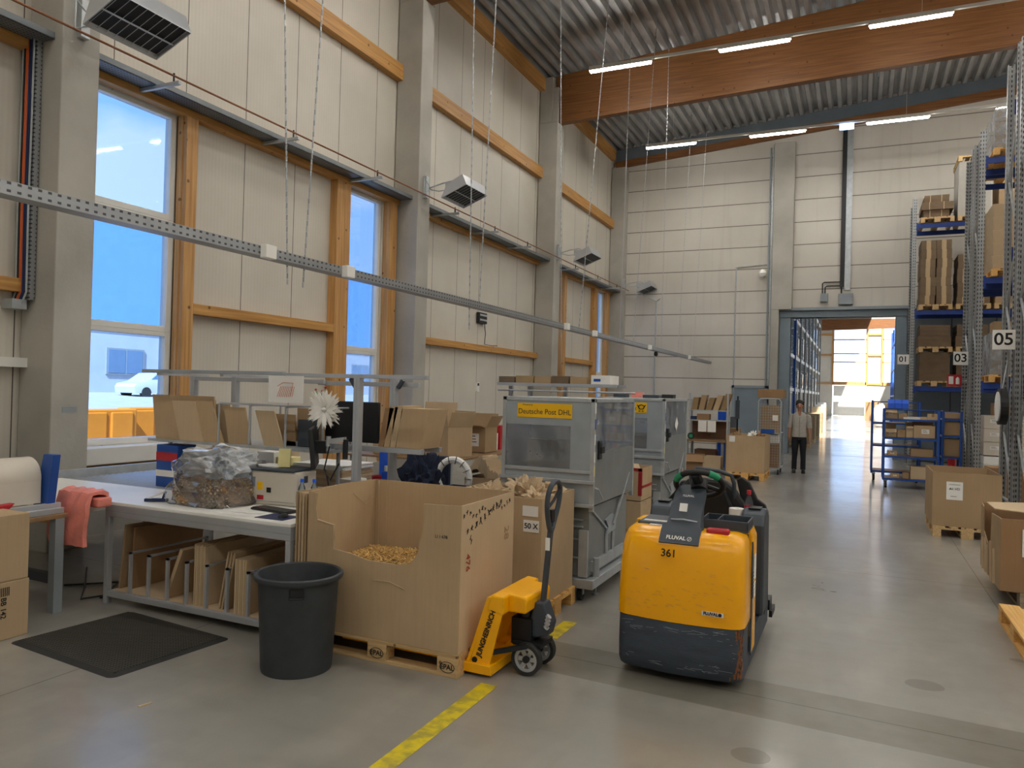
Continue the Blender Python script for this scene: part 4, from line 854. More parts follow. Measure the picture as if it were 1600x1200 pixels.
carton(1.0, 17.5, 1.422, .3, .3, .04, 'flat white tray on the top shelf of the blue trolley', m='paper', tape=False)
for k, (z, h) in enumerate(((1.452, .12), (1.102, .28), (.662, .36))): carton(1.79, 18.25, z, .28, .4, h, '%s brown carton on the narrow blue trolley' % ['top', 'middle', 'lower'][k], m='card2', tape=False)
for k in range(3): 
    b = B(); x = .565+.125*k; b.prism([(17.5, 1.64), (17.5, 1.82), (17.35, 1.82), (17.3, 1.74), (17.3, 1.64)], 'x', x, x+.12); b.out('storage_bin', K['bblue'], label='%s bright blue storage bin on top of the blue trolley' % ['left', 'middle', 'right'][k], cat='bin')
B().box(.50, .95, 17.32, 17.6, 1.622, 1.636).out('top_tray', K['blue'], label='blue tray under the bright blue bins', cat='tray')
# ================================================================== TOW TRACTOR
def rrect(x0, x1, y0, y1, r, z, bulge=0, n=5, rb=None):
    """rounded rectangle ring; front side (y0) can bulge towards -y"""
    rb = r if rb is None else rb; pts = []
    for cx, cy, a0, rr in ((x1-r, y0+r, -90, r), (x1-rb, y1-rb, 0, rb), (x0+rb, y1-rb, 90, rb), (x0+r, y0+r, 180, r)):
        for k in range(n+1): a = math.radians(a0+90*k/n); pts.append([cx+rr*math.cos(a), cy+rr*math.sin(a), z])
    # insert points along the front edge for the bulge
    q = pts + [[x0+r+(x1-r-x0-r)*t, y0, z] for t in (.2, .4, .6, .8)]
    xm = (x0+x1)/2; hw = (x1-x0)/2
    for p in q:
        if p[1] < y0+r+.001: p[1] -= bulge*(1-((p[0]-xm)/hw)**2)
    return [tuple(p) for p in q]
tt = thing('tow_tractor', 'yellow and dark grey electric tow tractor numbered 361 standing in the aisle', 'tow tractor', (-1.0, 5.4, 0), world=True)
x0, x1 = -1.40, -.60
zz = [(.05, .03, .94), (.09, .0, 1), (.20, -.01, 1), (.32, -.005, 1), (.375, .0, 1)]
b = B(); b.loft([rrect(x0+.01, x1-.01, 4.74+dy, 5.10, .07, z, .05, rb=.02) for z, dy, k in zz]); b.out('front_bumper', K['slate2'], tt, smooth=True)
hood = [(.378, 4.745, .0), (.5, 4.745, .0), (.62, 4.755, .003), (.74, 4.77, .006), (.82, 4.79, .010), (.87, 4.81, .016), (.905, 4.84, .028), (.925, 4.88, .05), (.932, 4.94, .08)]
b = B(); b.loft([rrect(x0+d_, x1-d_, y, 5.06 if z < .93 else 5.04, .07, z, .05, rb=.02) for z, y, d_ in hood]); b.out('hood', K['yell'], tt, smooth=True)
b = B(); b.box(x0+.03, x1-.03, 5.04, 5.13, .1, .90); b.out('hood_gap', K['black'], tt)
b = B(); b.loft([rrect(x0, x1, 5.12, 5.33, .03, z, 0, rb=.03) for z in (.13, .5, .88)] + [rrect(x0+.02, x1-.02, 5.10, 5.32, .03, .93, 0)]); b.out('side_panel', K['yell'], tt, smooth=True)
b = B()
for sx_ in (x0, x1):
    b.prism([(5.055, .16), (5.105, .12), (5.125, .5), (5.105, .84), (5.08, .86), (5.06, .6)], 'x', sx_-.004, sx_+.004)
b.out('side_grille', K['slate'], tt)
b = B()
for k in range(8): b.box(x1+.004, x1+.008, 5.06, 5.115, .50+.022*k, .508+.022*k)
b.out('grille_slots', K['black'], tt)
# top deck details
B().box(x0+.07, x0+.40, 4.96, 5.28, .925, .945).out('top_tray', K['slate'], tt, bev=.008)
f_ = B(); f_.box(x0+.10, x0+.28, 5.0, 5.05, .946, .948); f_.box(x0+.16, x0+.34, 4.915, 4.95, .934, .937); f_.out('paper_label', K['paper'], tt)
b = B(); w = .012
b.box(-.92, -.62, 4.99, 5.26, .925, .94)
for q in ((-.92, -.62, 4.99, 5.0), (-.92, -.62, 5.25, 5.26), (-.92, -.91, 4.99, 5.26), (-.63, -.62, 4.99, 5.26), (-.82, -.81, 4.99, 5.26)): b.box(q[0], q[1], q[2], q[3], .94, .995)
b.out('storage_tray', K['slate'], tt, bev=.004)
b = B(); b.box(-.86, -.72, 4.86, 4.935, .915, .955); b.out('emergency_button', K['red'], tt, bev=.012)
# chassis, step and rear pods
b = B(); b.loft([rrect(x0+.01, x1-.01, 5.06, 6.25, .04, z, 0) for z in (.05, .07, .22, .235)]); b.out('chassis', K['slate2'], tt, smooth=True)
for sx_, nm in ((-1, 'left'), (1, 'right')):
    xa, xb = (x0-.015, x0+.15) if sx_ < 0 else (x1-.15, x1+.015)
    b = B(); b.prism([(5.62, .235), (5.60, .88), (5.64, .955), (5.74, .985), (5.86, .975), (5.90, .93), (5.92, .235)], 'x', xa, xb); po = b.out('side_pod', K['slate'], tt, bev=.02)
    b = B(); xc = (xa+xb)/2; b.box(xc-.045, xc+.045, 5.70, 5.83, .982, .990); b.out('pod_switch', K['black'], po, bev=.006)
    b = B(); b.prism([(5.93, .15), (5.93, .90), (6.00, .96), (6.12, .90), (6.16, .4), (6.20, .15)], 'x', xa, xb-.02 if sx_ > 0 else xb); b.out('rear_cover', K['black'], tt, bev=.02)
b = B(); b.prism([(-1.30, .24), (-.72, .24), (-.70, .80), (-.76, .98), (-.84, 1.10), (-.92, 1.16), (-1.18, 1.16), (-1.26, 1.08), (-1.30, .8)], 'y', 5.90, 5.98); b.out('backrest', K['black'], tt, bev=.03)
b = B(); b.prism([(-1.22, .5), (-.86, .5), (-.84, .95), (-.90, 1.09), (-1.18, 1.09), (-1.22, .95)], 'y', 5.86, 5.90); b.out('back_pad', K['blackm'], tt, bev=.02)
b = B(); b.prism([(-.74, .24), (-.62, .24), (-.60, .90), (-.62, .98), (-.68, 1.02), (-.74, 1.14), (-.80, 1.18), (-.84, 1.16), (-.80, 1.0), (-.74, .8)], 'y', 5.985, 6.03); b.prism([(-1.28, .24), (-1.38, .24), (-1.38, .95), (-1.32, 1.02), (-1.26, 1.12), (-1.2, 1.12), (-1.28, .9)], 'y', 5.985, 6.03); b.out('rear_wing', K['black'], tt, bev=.01)
b = B(); b.tube([(-1.16, 5.92, 1.0), (-1.17, 5.90, 1.18), (-1.12, 5.88, 1.235), (-.95, 5.86, 1.225), (-.86, 5.86, 1.20), (-.84, 5.88, 1.14), (-.84, 5.92, 1.0)], .016, 10); b.out('grab_rail', K['slate'], tt, smooth=True)
b = B(); b.box(-1.30, -.70, 5.35, 5.62, .235, .25); b.out('step_mat', K['rubber'], tt)
B().cyl((-1.05, 4.98, .10), (-.95, 4.98, .10), .10, 18).out('drive_wheel', K['rubber'], tt)
for xx in (-1.3, -.76): B().cyl((xx, 6.05, .09), (xx+.06, 6.05, .09), .09, 18).out('load_wheel', K['rubber'], tt)
b = B(); b.box(-.60, -.575, 6.2, 6.42, .08, .13); b.box(-1.3, -.60, 6.25, 6.42, .12, .20); b.out('tow_hitch', K['blackm'], tt)
b = B(); b.box(-.598, -.594, 5.14, 5.24, .60, .76); b.box(-.598, -.594, 5.15, 5.22, .48, .58); b.out('side_label', K['paper'], tt)
# steering column and wheel
def colring(c, w, d, tl, z): 
    return [(c[0]+px*w/2, c[1]+py*d/2*math.cos(tl), z+py*d/2*math.sin(tl)) for px, py in ((-1, -1), (-.6, -1.15), (.6, -1.15), (1, -1), (1, 1), (.5, 1.1), (-.5, 1.1), (-1, 1))]
b = B(); b.loft([colring((-1.01, 4.865), .25, .14, .3, .915), colring((-1.01, 4.935), .22, .12, .35, .975), colring((-1.01, 5.0), .20, .12, .4, 1.03), colring((-1.01, 5.05), .21, .12, .5, 1.10), colring((-1.005, 5.09), .18, .10, .6, 1.145), colring((-1.0, 5.12), .12, .06, .7, 1.17)])
colm = b.out('steering_column', K['slate'], tt, smooth=True)
B().ob((-1.015, 4.905, 1.068), (.05, .006, .055), (-30, 0, 0)).out('key_label', K['paper'], colm)
b = B(); b.tube([(-1.095, 4.905, .985), (-1.01, 4.892, .992), (-.925, 4.912, .980)], .0055, 6); b.out('chrome_trim', K['alu'], colm)
wheel = thing('x', None, None); bpy.data.objects.remove(wheel)
R_ = Matrix.Translation((-.965, 5.16, 1.195)) @ Matrix.Rotation(math.radians(-6), 4, 'Y') @ Matrix.Rotation(math.radians(-38), 4, 'X')
def ring(r, a0, a1, rad, n=28): return [(r*math.cos(math.radians(a0+(a1-a0)*k/n)), r*math.sin(math.radians(a0+(a1-a0)*k/n)), 0) for k in range(n+1)]
b = B(); b.tube(ring(.155, 0, 360, .02, 40)[:-1], .02, 10, closed=True)
b.tube([(-.03, .01, 0), (-.12, .085, 0)], .016, 8); b.tube([(.03, .01, 0), (.12, .085, 0)], .016, 8); b.tube([(0, -.02, 0), (0, -.14, 0)], .036, 8)
b.cyl((0, .0, -.045), (0, .0, .02), .055, 18); b.tr(R_); sw = b.out('steering_wheel', K['black'], tt, smooth=True)
for a0, a1 in ((208, 236), (304, 332)):
    b = B(); b.tube(ring(.155, a0, a1, .02, 6), .0235, 10); b.tr(R_); b.out('grip_mark', K['green'], sw, label='green grip section', smooth=True)
text('361', .066, (-1.06, 4.704, .802), (84, 0, 0), K['ink'], tt, 'number', bold=.0012)
l = B().box(-.845, -.715, 4.694, 4.697, .452, .478).out('maker_label', K['paper'], tt); text('FLUVAL', .026, (-.79, 4.692, .465), FY, K['ink'], l, bold=.001); b = B(); b.cyl((-.735, 4.6915, .465), (-.735, 4.694, .465), .011, 14); b.out('emblem', K['ink'], l)
b = B(); b.prism([(4.745, .862), (4.752, .856), (4.83, .925), (4.85, .955), (4.84, .96), (4.80, .925)], 'x', -1.135, -.885); b.out('column_foot', K['slate'], colm)
text('FLUVAL', .036, (-1.03, 4.764, .893), (50, 0, 0), K['paper'], colm, bold=.001); text('FLUVAL', .022, (-1.0, 4.985, 1.135), (50, 0, 4), K['paper'], colm)
b = B(); b.tube([(.013*math.cos(2*PI*k/14)-.945, 4.764+.0085*math.sin(2*PI*k/14), .893+.0105*math.sin(2*PI*k/14)) for k in range(14)], .002, 5, True); b.tube([(-.952, 4.758, .886), (-.937, 4.770, .901)], .002, 5); b.out('emblem', K['paper'], colm)
random.seed(3); b = B()     # scrapes on the bumper and hood
for k in range(110):
    xx = random.uniform(-1.36, -.68); z = random.uniform(.1, .36); L = random.uniform(.01, .09); bl = .05*(1-((xx+1)/.4)**2)
    b.beam((xx, 4.7365-bl+.0, z), (xx+L, 4.7365-.05*(1-((xx+L+1)/.4)**2), z+random.uniform(-.015, .01)), .0012, .0015)
b.out('bumper_scratches', K['grey'], tt, kind='stuff')
b = B()
for k in range(60):
    xx = random.uniform(-1.33, -.68); z = random.uniform(.42, .72); L = random.uniform(.005, .04); y_ = 4.7425+max(0, (z-.5))*.07
    b.beam((xx, y_-.05*(1-((xx+1)/.4)**2), z), (xx+L, y_-.05*(1-((xx+L+1)/.4)**2), z-.3*L*random.random()), .0012, .001)
b.out('hood_scratches', K['card2'], tt, kind='stuff')
b = B()
for k in range(150):
    z = random.uniform(.08, .37); a = math.radians(random.gauss(-38, 24)); b.ob((-.68+.0705*math.cos(a), 4.80+.0705*math.sin(a)-.0, z), (random.uniform(.003, .014), .004, random.uniform(.003, .03)), (0, 0, math.degrees(a)+90))
b.out('corner_rust', K['copper'], tt, kind='stuff')
# things left on the tractor
pr = thing('paper_roll', 'white paper roll standing on the rear right of the tractor', 'paper roll', (-.80, 5.76, .86), 0); 
B().lathe([(.018, 0), (.055, 0), (.055, .11), (.018, .11), (.018, 0)], n=24, caps=False).out('roll', K['paper'], pr, smooth=True)
B().box(-.88, -.60-.15, 5.62, 5.88, .80, .858).out('rear_shelf', K['slate'], tt)
bt = thing('drink_bottle', 'clear plastic drink bottle with a red cap on the tractor', 'bottle', (-.72+.0-.06, 5.84, .86)); bt.location = (-.785+.06-.0, 5.84, .86)
B().lathe([(0, 0), (.03, 0), (.033, .02), (.033, .13), (.028, .16), (.012, .20), (.012, .215), (0, .215)], n=18).out('bottle', K['pet'], bt, smooth=True); B().lathe([(0, .0), (.031, .0), (.031, .05), (0, .05)], (0, 0, .01), 16).out('drink', K['green'], bt); B().lathe([(.034, .09), (.034, .13)], n=18, caps=False).out('bottle_label', K['red'], bt); B().cyl((0, 0, .21), (0, 0, .24), .016, 14).out('cap', K['red'], bt)

# ================================================================== BIG CARTON, PALLET, HAND PALLET TRUCK
pallet(-2.82, 4.51, 0, 0, 'worn pallet under the big cut-out carton in the foreground', detail=True)
pp = [o for o in bpy.data.objects if o.get('label') == 'worn pallet under the big cut-out carton in the foreground'][0]
for xx, tx in ((-3.42+1.2-.0725-.6+.6-.6, 'EUR'),): pass
def stamp(x, s):
    l = text(s, .045, (x, -.4025, .061), FY, K['ink'], pp, 'stamp', bold=.0008); b = B(); b.tube([(x+.052*math.cos(2*PI*k/18), -.4015, .061+.033*math.sin(2*PI*k/18)) for k in range(18)], .002, 5, True); b.out('stamp_ring', K['ink'], pp)
stamp(.528, 'EPAL'); stamp(.0, 'EPAL')
bc = thing('pallet_carton', 'big brown pallet carton with a cut-out front and scribbles, in the foreground', 'box', (-2.82, 4.5, .146), world=True)
e = .009
cut = [(-3.415, .146), (-2.222, .146), (-2.222, 1.07), (-2.495, 1.061), (-2.493, .846), (-2.523, .820), (-2.523, .761), (-2.560, .70), (-2.60, .664), (-2.70, .650), (-2.915, .652), (-3.05, .68), (-3.199, .697), (-3.185, .77), (-3.194, .857), (-3.335, .882), (-3.35, .95), (-3.34, 1.06), (-3.415, 1.068)]
B().prism(cut, 'y', 4.115, 4.115+e).out('front_wall', K['card'], bc)
B().prism([(4.125, .146), (4.895, .146), (4.895, 1.075), (4.5, 1.085), (4.125, 1.066)], 'x', -3.415, -3.415+e).out('left_wall', K['card'], bc)
B().prism([(4.1245, .146), (4.8955, .146), (4.8955, 1.075), (4.1245, 1.07)], 'x', -2.222-e, -2.222).out('right_wall', K['card3'], bc)
B().box(-3.415, -2.222, 4.905-e, 4.905, .146, 1.075).out('back_wall', K['card'], bc)
B().box(-3.41, -2.23, 4.12, 4.9, .146, .16).out('bottom', K['card'], bc)
b = B(); b.tube([(-3.395, 4.85, .2), (-3.36, 4.885, .6), (-3.37, 4.88, 1.07)], .004, 5); b.tube([(-3.30, 4.893, .2), (-3.30, 4.893, 1.07)], .003, 5)
b.tube([(-3.19, 4.113, .697), (-3.195, 4.112, .858), (-3.335, 4.112, .88)], .003, 5); b.tube([(-2.86, 4.112, .53), (-2.74, 4.112, .535), (-2.62, 4.112, .50)], .003, 5); b.tube([(-3.40, 4.6, 1.0), (-3.40, 4.75, .9), (-3.40, 4.85, .95)], .002, 4)
b.out('crease', K['card3'], bc)
random.seed(11); b = B()      # marker scribbles on the right wall
cy = 4.16
for k in range(17):
    y_ = 4.15+.042*k; z = 1.005+.02*math.sin(k*1.3)
    for q in range(5):
        a = random.uniform(0, PI); L = random.uniform(.01, .028); b.beam((-2.2205, y_+random.uniform(-.01, .01)-L*math.cos(a)/2, z+random.uniform(-.015, .015)-L*math.sin(a)/2), (-2.2205, y_+L*math.cos(a)/2, z+L*math.sin(a)/2), .003, .001)
for k in range(9):
    y_ = 4.20+.06*k; z = .90+.02*k*.8
    for q in range(7):
        a = random.uniform(0, PI); L = random.uniform(.015, .045); b.beam((-2.2205, y_+random.uniform(-.012, .012)-L*math.cos(a)/2, z+random.uniform(-.02, .02)-L*math.sin(a)/2), (-2.2205, y_+L*math.cos(a)/2, z+L*math.sin(a)/2), .003, .001)
for k in range(4):
    b.beam((-2.2205, 4.235+.01*k, .84), (-2.2205, 4.25, .87-.02*k), .003, .001)
b.out('marker_scribbles', K['ink'], bc)
text('476', .075, (-2.2195, 4.215, .70), (90, 90, 90), K['redink'], bc, 'red_number'); text('LI I 478', .03, (-2.36, 4.1125, .865), FY, K['navyink'], bc, 'print'); text('28', .10, (-2.2195, 4.78, .80), (90, 90, 90), K['card2'], bc, 'print')
def strips(name, cx, cy, cz, rx, ry, h, n, label, cat, m, seed, L=(.05, .12), w=.012, parent=None, dome=True):
    """heap of loose strips: uncountable, one object"""
    random.seed(seed); b = B(); b.box(cx-rx, cx+rx, cy-ry, cy+ry, cz-.02, cz+.004)
    for k in range(n):
        u = random.uniform(-1, 1); v = random.uniform(-1, 1); q = max(0, 1-u*u)*max(0, 1-v*v) if dome else 1
        z = cz + h*q*random.uniform(.7, 1) + (0 if dome else 0)
        b.ob((cx+u*rx*.95, cy+v*ry*.95, z+.006), (random.uniform(*L), w, .004), (random.uniform(-35, 35), random.uniform(-30, 30), random.uniform(0, 360)))
    return b.out(name, K[m], label=label, cat=cat, kind='stuff')
K['chips'] = mat('golden_padding', '#c09a5c', .8, 0, .45, 40)
strips('shredded_cardboard', -2.82, 4.5, .565, .575, .375, .055, 2400, 'shredded cardboard padding inside the big cut-out carton', 'padding', 'chips', 5, L=(.03, .08), w=.008)

hp = thing('hand_pallet_truck', 'yellow hand pallet truck with raised dark handle under the big carton', 'pallet truck', (-1.95, 4.5, 0), world=True)
for yy in (4.24, 4.62):
    b = B(); b.box(-3.2, -2.12, yy, yy+.15, .055, .095); b.out('fork', K['yell2'], hp, bev=.01)
b = B(); b.prism([(-2.24, .02), (-2.03, .02), (-2.03, .085), (-2.24, .085)], 'y', 4.20, 4.80); b.out('base_plate', K['yell2'], hp, bev=.008)
for ys in (4.22, 4.765):
    b = B(); b.prism([(-2.20, .05), (-2.06, .05), (-1.975, .40), (-1.975, .48), (-2.04, .515), (-2.065, .49)], 'y', ys, ys+.015); b.out('side_plate', K['yell2'], hp, bev=.003)
b = B(); b.prism([(-2.22, .06), (-2.20, .06), (-2.055, .50), (-2.08, .50)], 'y', 4.22, 4.78); b.out('front_plate', K['yell2'], hp)
b = B(); b.prism([(-2.06, .505), (-2.03, .522), (-1.86, .510), (-1.845, .49), (-1.85, .405), (-2.00, .405)], 'y', 4.30, 4.70); b.prism([(-2.085, .42), (-2.05, .522), (-1.965, .515), (-1.965, .40)], 'y', 4.216, 4.784); b.out('pump_cover', K['yell2'], hp, bev=.012)
text('JUNGHEINRICH', .047, (-2.080, 4.217, .275), (90, -72, 0), K['ink'], hp, 'lettering', sx=.95, bold=.0015)
b = B(); b.cyl((-2.155, 4.212, .10), (-2.155, 4.225, .10), .018, 14); b.out('pivot', K['black'], hp)
b = B(); b.cyl((-1.93, 4.5, .16), (-1.93, 4.5, .41), .06, 16); b.box(-2.0, -1.86, 4.42, 4.58, .17, .34); b.cyl((-1.86, 4.5, .36), (-1.86, 4.5, .41), .02, 10); b.box(-1.98, -1.78, 4.40, 4.60, .17, .20)
b.out('pump', K['black'], hp, bev=.004)
B().beam((-2.06, 4.25, .15), (-1.86, 4.36, .19), .02, .03).out('lift_link', K['blackm'], hp); B().beam((-2.06, 4.75, .15), (-1.86, 4.64, .19), .02, .03).out('lift_link', K['blackm'], hp)
for yy in (4.385, 4.615):
    b = B(); b.lathe([(.078, -.026), (.098, -.026), (.10, -.02), (.10, .02), (.098, .026), (.078, .026), (.078, -.026)], n=32, caps=False); b.tr(Matrix.Translation((-1.87, yy, .101)) @ Matrix.Rotation(PI/2, 4, 'X')); wh = b.out('steer_wheel', K['rubber'], hp, smooth=True)
    b = B(); b.lathe([(.058, -.018), (.079, -.018), (.079, .018), (.058, .018), (.058, -.018)], n=28, caps=False)
    for k in range(6): a = k*PI/3; b.beam((.012*math.cos(a), .012*math.sin(a), 0), (.064*math.cos(a), .064*math.sin(a), 0), .028, .012, (0, 0, 1))
    b.tr(Matrix.Translation((-1.87, yy, .101)) @ Matrix.Rotation(PI/2, 4, 'X')); b.out('hub', K['alu'], wh)
    b = B(); b.cyl((-1.87, yy-.024, .101), (-1.87, yy+.024, .101), .022, 14); b.out('bearing', K['black'], wh)
b = B(); b.cyl((-1.87, 4.36, .101), (-1.87, 4.64, .101), .012, 8); b.box(-1.90, -1.84, 4.46, 4.54, .10, .20); b.out('axle', K['blackm'], hp)
hd = B(); hd.prism([(-1.86, .22), (-1.76, .24), (-1.74, .32), (-1.79, .45), (-1.85, .45), (-1.88, .34)], 'y', 4.44, 4.56); hb = hd.out('handle_base', K['navy'] if 0 else K['slate'], hp, bev=.01)
b = B()
for k in range(4): b.cyl((-1.765+.004*k, 4.43, .30+.022*k), (-1.755+.004*k, 4.43, .312+.022*k), .018, 10)
b.out('spring', K['alu'], hb)
b = B(); b.beam((-1.815, 4.5, .44), (-1.775, 4.5, .93), .045, .03, (1, 0, 0)); b.out('shaft', K['slate'], hp, bev=.006)
loopp = [(-1.775, 4.50, .90), (-1.772, 4.44, .98), (-1.765, 4.40, 1.07), (-1.758, 4.40, 1.15), (-1.752, 4.43, 1.20), (-1.75, 4.50, 1.222), (-1.752, 4.57, 1.20), (-1.758, 4.60, 1.15), (-1.765, 4.60, 1.07), (-1.772, 4.56, .98)]
def smooth_loop(P, n=4):
    o = []; N = len(P)
    for i in range(N):
        p0, p1, p2, p3 = (Vector(P[(i+j-1) % N]) for j in range(4))
        for k in range(n): t_ = k/n; o.append(.5*((2*p1)+(-p0+p2)*t_+(2*p0-5*p1+4*p2-p3)*t_*t_+(-p0+3*p1-3*p2+p3)*t_**3))
    return o
b = B(); b.tube(smooth_loop(loopp), .017, 10, True); b.out('handle_loop', K['slate'], hp, smooth=True)
b = B(); b.tube([(-1.77, 4.41, 1.05), (-1.76, 4.5, 1.10), (-1.757, 4.585, 1.16)], .010, 8); b.ob((-1.775, 4.5, 1.0), (.03, .05, .08)); b.out('lever', K['black'], hp)
B().box(-1.80, -1.77, 4.472, 4.478, .78, .86).out('white_label', K['paper'], hp)

# second carton (50X) on its pallet behind
pallet(-2.76, 5.68, 0, 0, 'pallet under the slim carton marked 50 X', m='pal_new', detail=True)
bc2 = big_open(-3.0, -2.18, 5.33, 6.05, .146, .97, 'pallet_carton', 'brown pallet carton marked 50 X filled with crumpled paper, behind the truck handle', 'card')
l = B().box(-2.33, -2.20, 5.324, 5.328, .71, .80).out('number_label', K['paper'], bc2); text('50 X', .058, (-2.265, 5.322, .755), FY, K['ink'], l, bold=.001)
B().box(-2.34, -2.21, 5.324, 5.328, .83, .91).out('paper_label', K['paper'], bc2)
def crumple(name, cx, cy, cz, r, rz_, label, cat, m, seed, amp=.25, fl=1):
    """crumpled sheet paper: folded lumps"""
    bm = bmesh.new(); bmesh.ops.create_icosphere(bm, subdivisions=4, radius=1)
    from mathutils import noise as N_
    for v in bm.verts:
        p = v.co*2.2+Vector((seed, seed*.7, 0)); k = 1+amp*(abs(N_.noise(p*1.3))*2.4-.6)+amp*.5*(abs(N_.noise(p*3.1))*2-.5)
        v.co = Vector((v.co.x*r[0], v.co.y*r[1], v.co.z*r[2]))*k
        if v.co.z < -r[2]*.5: v.co.z = -r[2]*.5
    bm.verts.ensure_lookup_table(); b = B(); b.add([v.co+Vector((cx, cy, cz+r[2]*.5)) for v in bm.verts], [[v.index for v in f.verts] for f in bm.faces]); bm.free()
    return b.out(name, K[m], label=label, cat=cat, smooth=False)
for k, (dx, dy, r) in enumerate(((-.2, -.1, .17), (.05, .05, .19), (.22, -.12, .13), (-.05, .22, .16), (.2, .2, .14))):
    crumple('crumpled_paper', -2.55+dx, 5.69+dy, .82+.01*k, (r, r*.85, r*.75), 0, '%s wad of crumpled packing paper in the carton marked 50 X' % ['left', 'middle', 'front right', 'rear', 'rear right'][k], 'paper', 'card3', 3.1*k+1, .45)

# ================================================================== METAL MAIL CONTAINERS
def container(x0, x1, y0, y1, ztp, label, sign, lower=True):
    t = thing('mail_container', label, 'container', ((x0+x1)/2, (y0+y1)/2, 0), world=True)
    zm, zl, zb = 1.03, .83, .17       # middle rail, lower edge of the upper box, floor frame
    for (x, y) in ((x0, y0), (x1-.035, y0), (x0, y1-.035), (x1-.035, y1-.035)): B().box(x, x+.035, y, y+.035, zl-.05, ztp).out('corner_post', K['galv'], t)
    b = B(); b.box(x0, x1, y0, y1, ztp-.035, ztp); b.out('lid', K['galv'], t, bev=.004)
    b = B(); b.box(x0+.035, x1-.035, y0+.008, y0+.014, zl, 1.13); b.out('lower_front_sheet', K['galvd'], t)
    b = B(); b.box(x0+.035, x1-.035, y0+.008, y0+.014, 1.50, ztp-.035); b.box(x1-.22, x1-.035, y0+.008, y0+.014, 1.13, 1.5); b.out('upper_front_sheet', K['galvd'], t)
    b = B(); b.box(x0+.04, x1-.22, y0+.009, y0+.013, 1.13, 1.50); b.out('front_window', K['plexi'], t)
    for z in (zm, zl): B().box(x0-.012, x1+.012, y0-.022, y0+.0, z-.016, z+.012).out('rail', K['galv'], t, bev=.003)
    B().box(x0+.03, x1-.03, y0-.006, y0+.004, 1.10, 1.125).out('rail', K['galv'], t)
    b = B(); b.box(x1-.014, x1-.008, y0+.035, y1-.035, zl, 1.28); b.out('side_sheet', K['galvs'], t); b = B(); b.box(x1-.013, x1-.009, y0+.035, y1-.035, 1.28, ztp-.035); b.out('side_window', K['plexi'], t)
    B().box(x0+.008, x0+.014, y0+.035, y1-.035, zl, 1.13).out('side_sheet', K['galvs'], t); B().box(x0+.009, x0+.013, y0+.035, y1-.035, 1.13, ztp-.035).out('side_window', K['plexi'], t); B().box(x0+.035, x1-.035, y1-.014, y1-.008, zl, 1.13).out('rear_sheet', K['galvs'], t); B().box(x0+.035, x1-.035, y1-.013, y1-.009, 1.13, ztp-.035).out('rear_window', K['plexi'], t)
    # lower hopper
    b = B(); b.box(x0+.05, x1-.05, y0+.06, y1-.06, zb+.04, zl-.03); b.out('lower_body', K['galvs'], t)  # recessed body in a darker sheet: its shade is put into the colour
    for z in (zl-.14, zl-.2, .52, .36): B().box(x0+.06, x1-.1, y0+.045, y0+.06, z, z+.012).out('rib', K['galv'], t)
    B().box(x1-.13, x1-.05, y0+.03, y0+.06, zb+.04, zl-.22).out('corner_post', K['galv'], t)
    b = B(); b.box(x0-.01, x1+.02, y0-.01, y1+.02, zb-.05, zb+.03); b.out('base_frame', K['galv'], t, bev=.006)
    L = y1-y0
    def sy(f): return y0+L*f
    xr = x1-.04
    for p, q in (((xr, sy(.05), .80), (xr, sy(.42), .56)), ((xr+.01, sy(.95), 1.10), (xr+.01, sy(.60), .60)), ((xr+.03, sy(.90), 1.02), (xr+.03, sy(.52), .58)), ((xr, sy(.03), .86), (xr, sy(.98), .87))):
        B().beam(p, q, .016, .016).out('brace_rod', K['galv'], t)
    b = B(); b.prism([(sy(.40), .50), (sy(.62), .52), (sy(.64), .64), (sy(.52), .68), (sy(.38), .64), (sy(.44), .57)], 'x', xr-.005, xr+.012); b.out('hinge_plate', K['galvd'], t)
    for f in (.42, .58): B().cyl((xr, sy(f), .50), (xr, sy(f), .30), .017, 8).out('damper', K['galv'], t)
    b = B(); b.box(xr-.01, xr+.015, sy(.10), sy(.86), .24, .33); b.out('kick_rail', K['galv'], t); B().cyl((xr+.03, sy(.13), .20), (xr+.03, sy(.13), .36), .03, 12).out('lock_barrel', K['galv'], t)
    B().tube([(x1, sy(.04), .98), (x1+.03, sy(.04), .97), (x1+.03, sy(.14), .88), (x1, sy(.14), .86)], .007, 6).out('pull_handle', K['galv'], t)
    b = B(); b.box(x1-.008, x1+.012, sy(.09), sy(.15), 1.22, 1.38); b.box(x1+.0, x1+.03, sy(.10), sy(.17), 1.27, 1.33); b.out('latch', K['black'], t, bev=.006)
    for k, (z, mk) in enumerate(((1.62, 'paper'), (1.48, 'blue'), (1.35, 'paper'), (1.2, 'paper'), (1.08, 'ypap'))): B().box(x1-.001, x1+.001, y0+.004, y0+.032, z, z+.09).out('sticker', K[mk], t)
    for (x, y) in ((x0+.1, y0+.09), (x1-.12, y0+.09), (x0+.1, y1-.09), (x1-.12, y1-.09)):
        w = B().cyl((x-.018, y, .06), (x+.018, y, .06), .06, 16).out('caster', K['rubber'], t); b = B(); b.box(x-.028, x+.028, y-.03, y+.03, .105, .125); b.box(x+.02, x+.027, y-.02, y+.02, .05, .12); b.out('fork', K['galv'], w)
    B().lathe([(.03, 0), (.03, .01), (.008, .015), (.008, .12)], (x1-.06, y0+.32, 0), 12).out('foot', K['galv'], t)
    sx0, sx1, s = sign
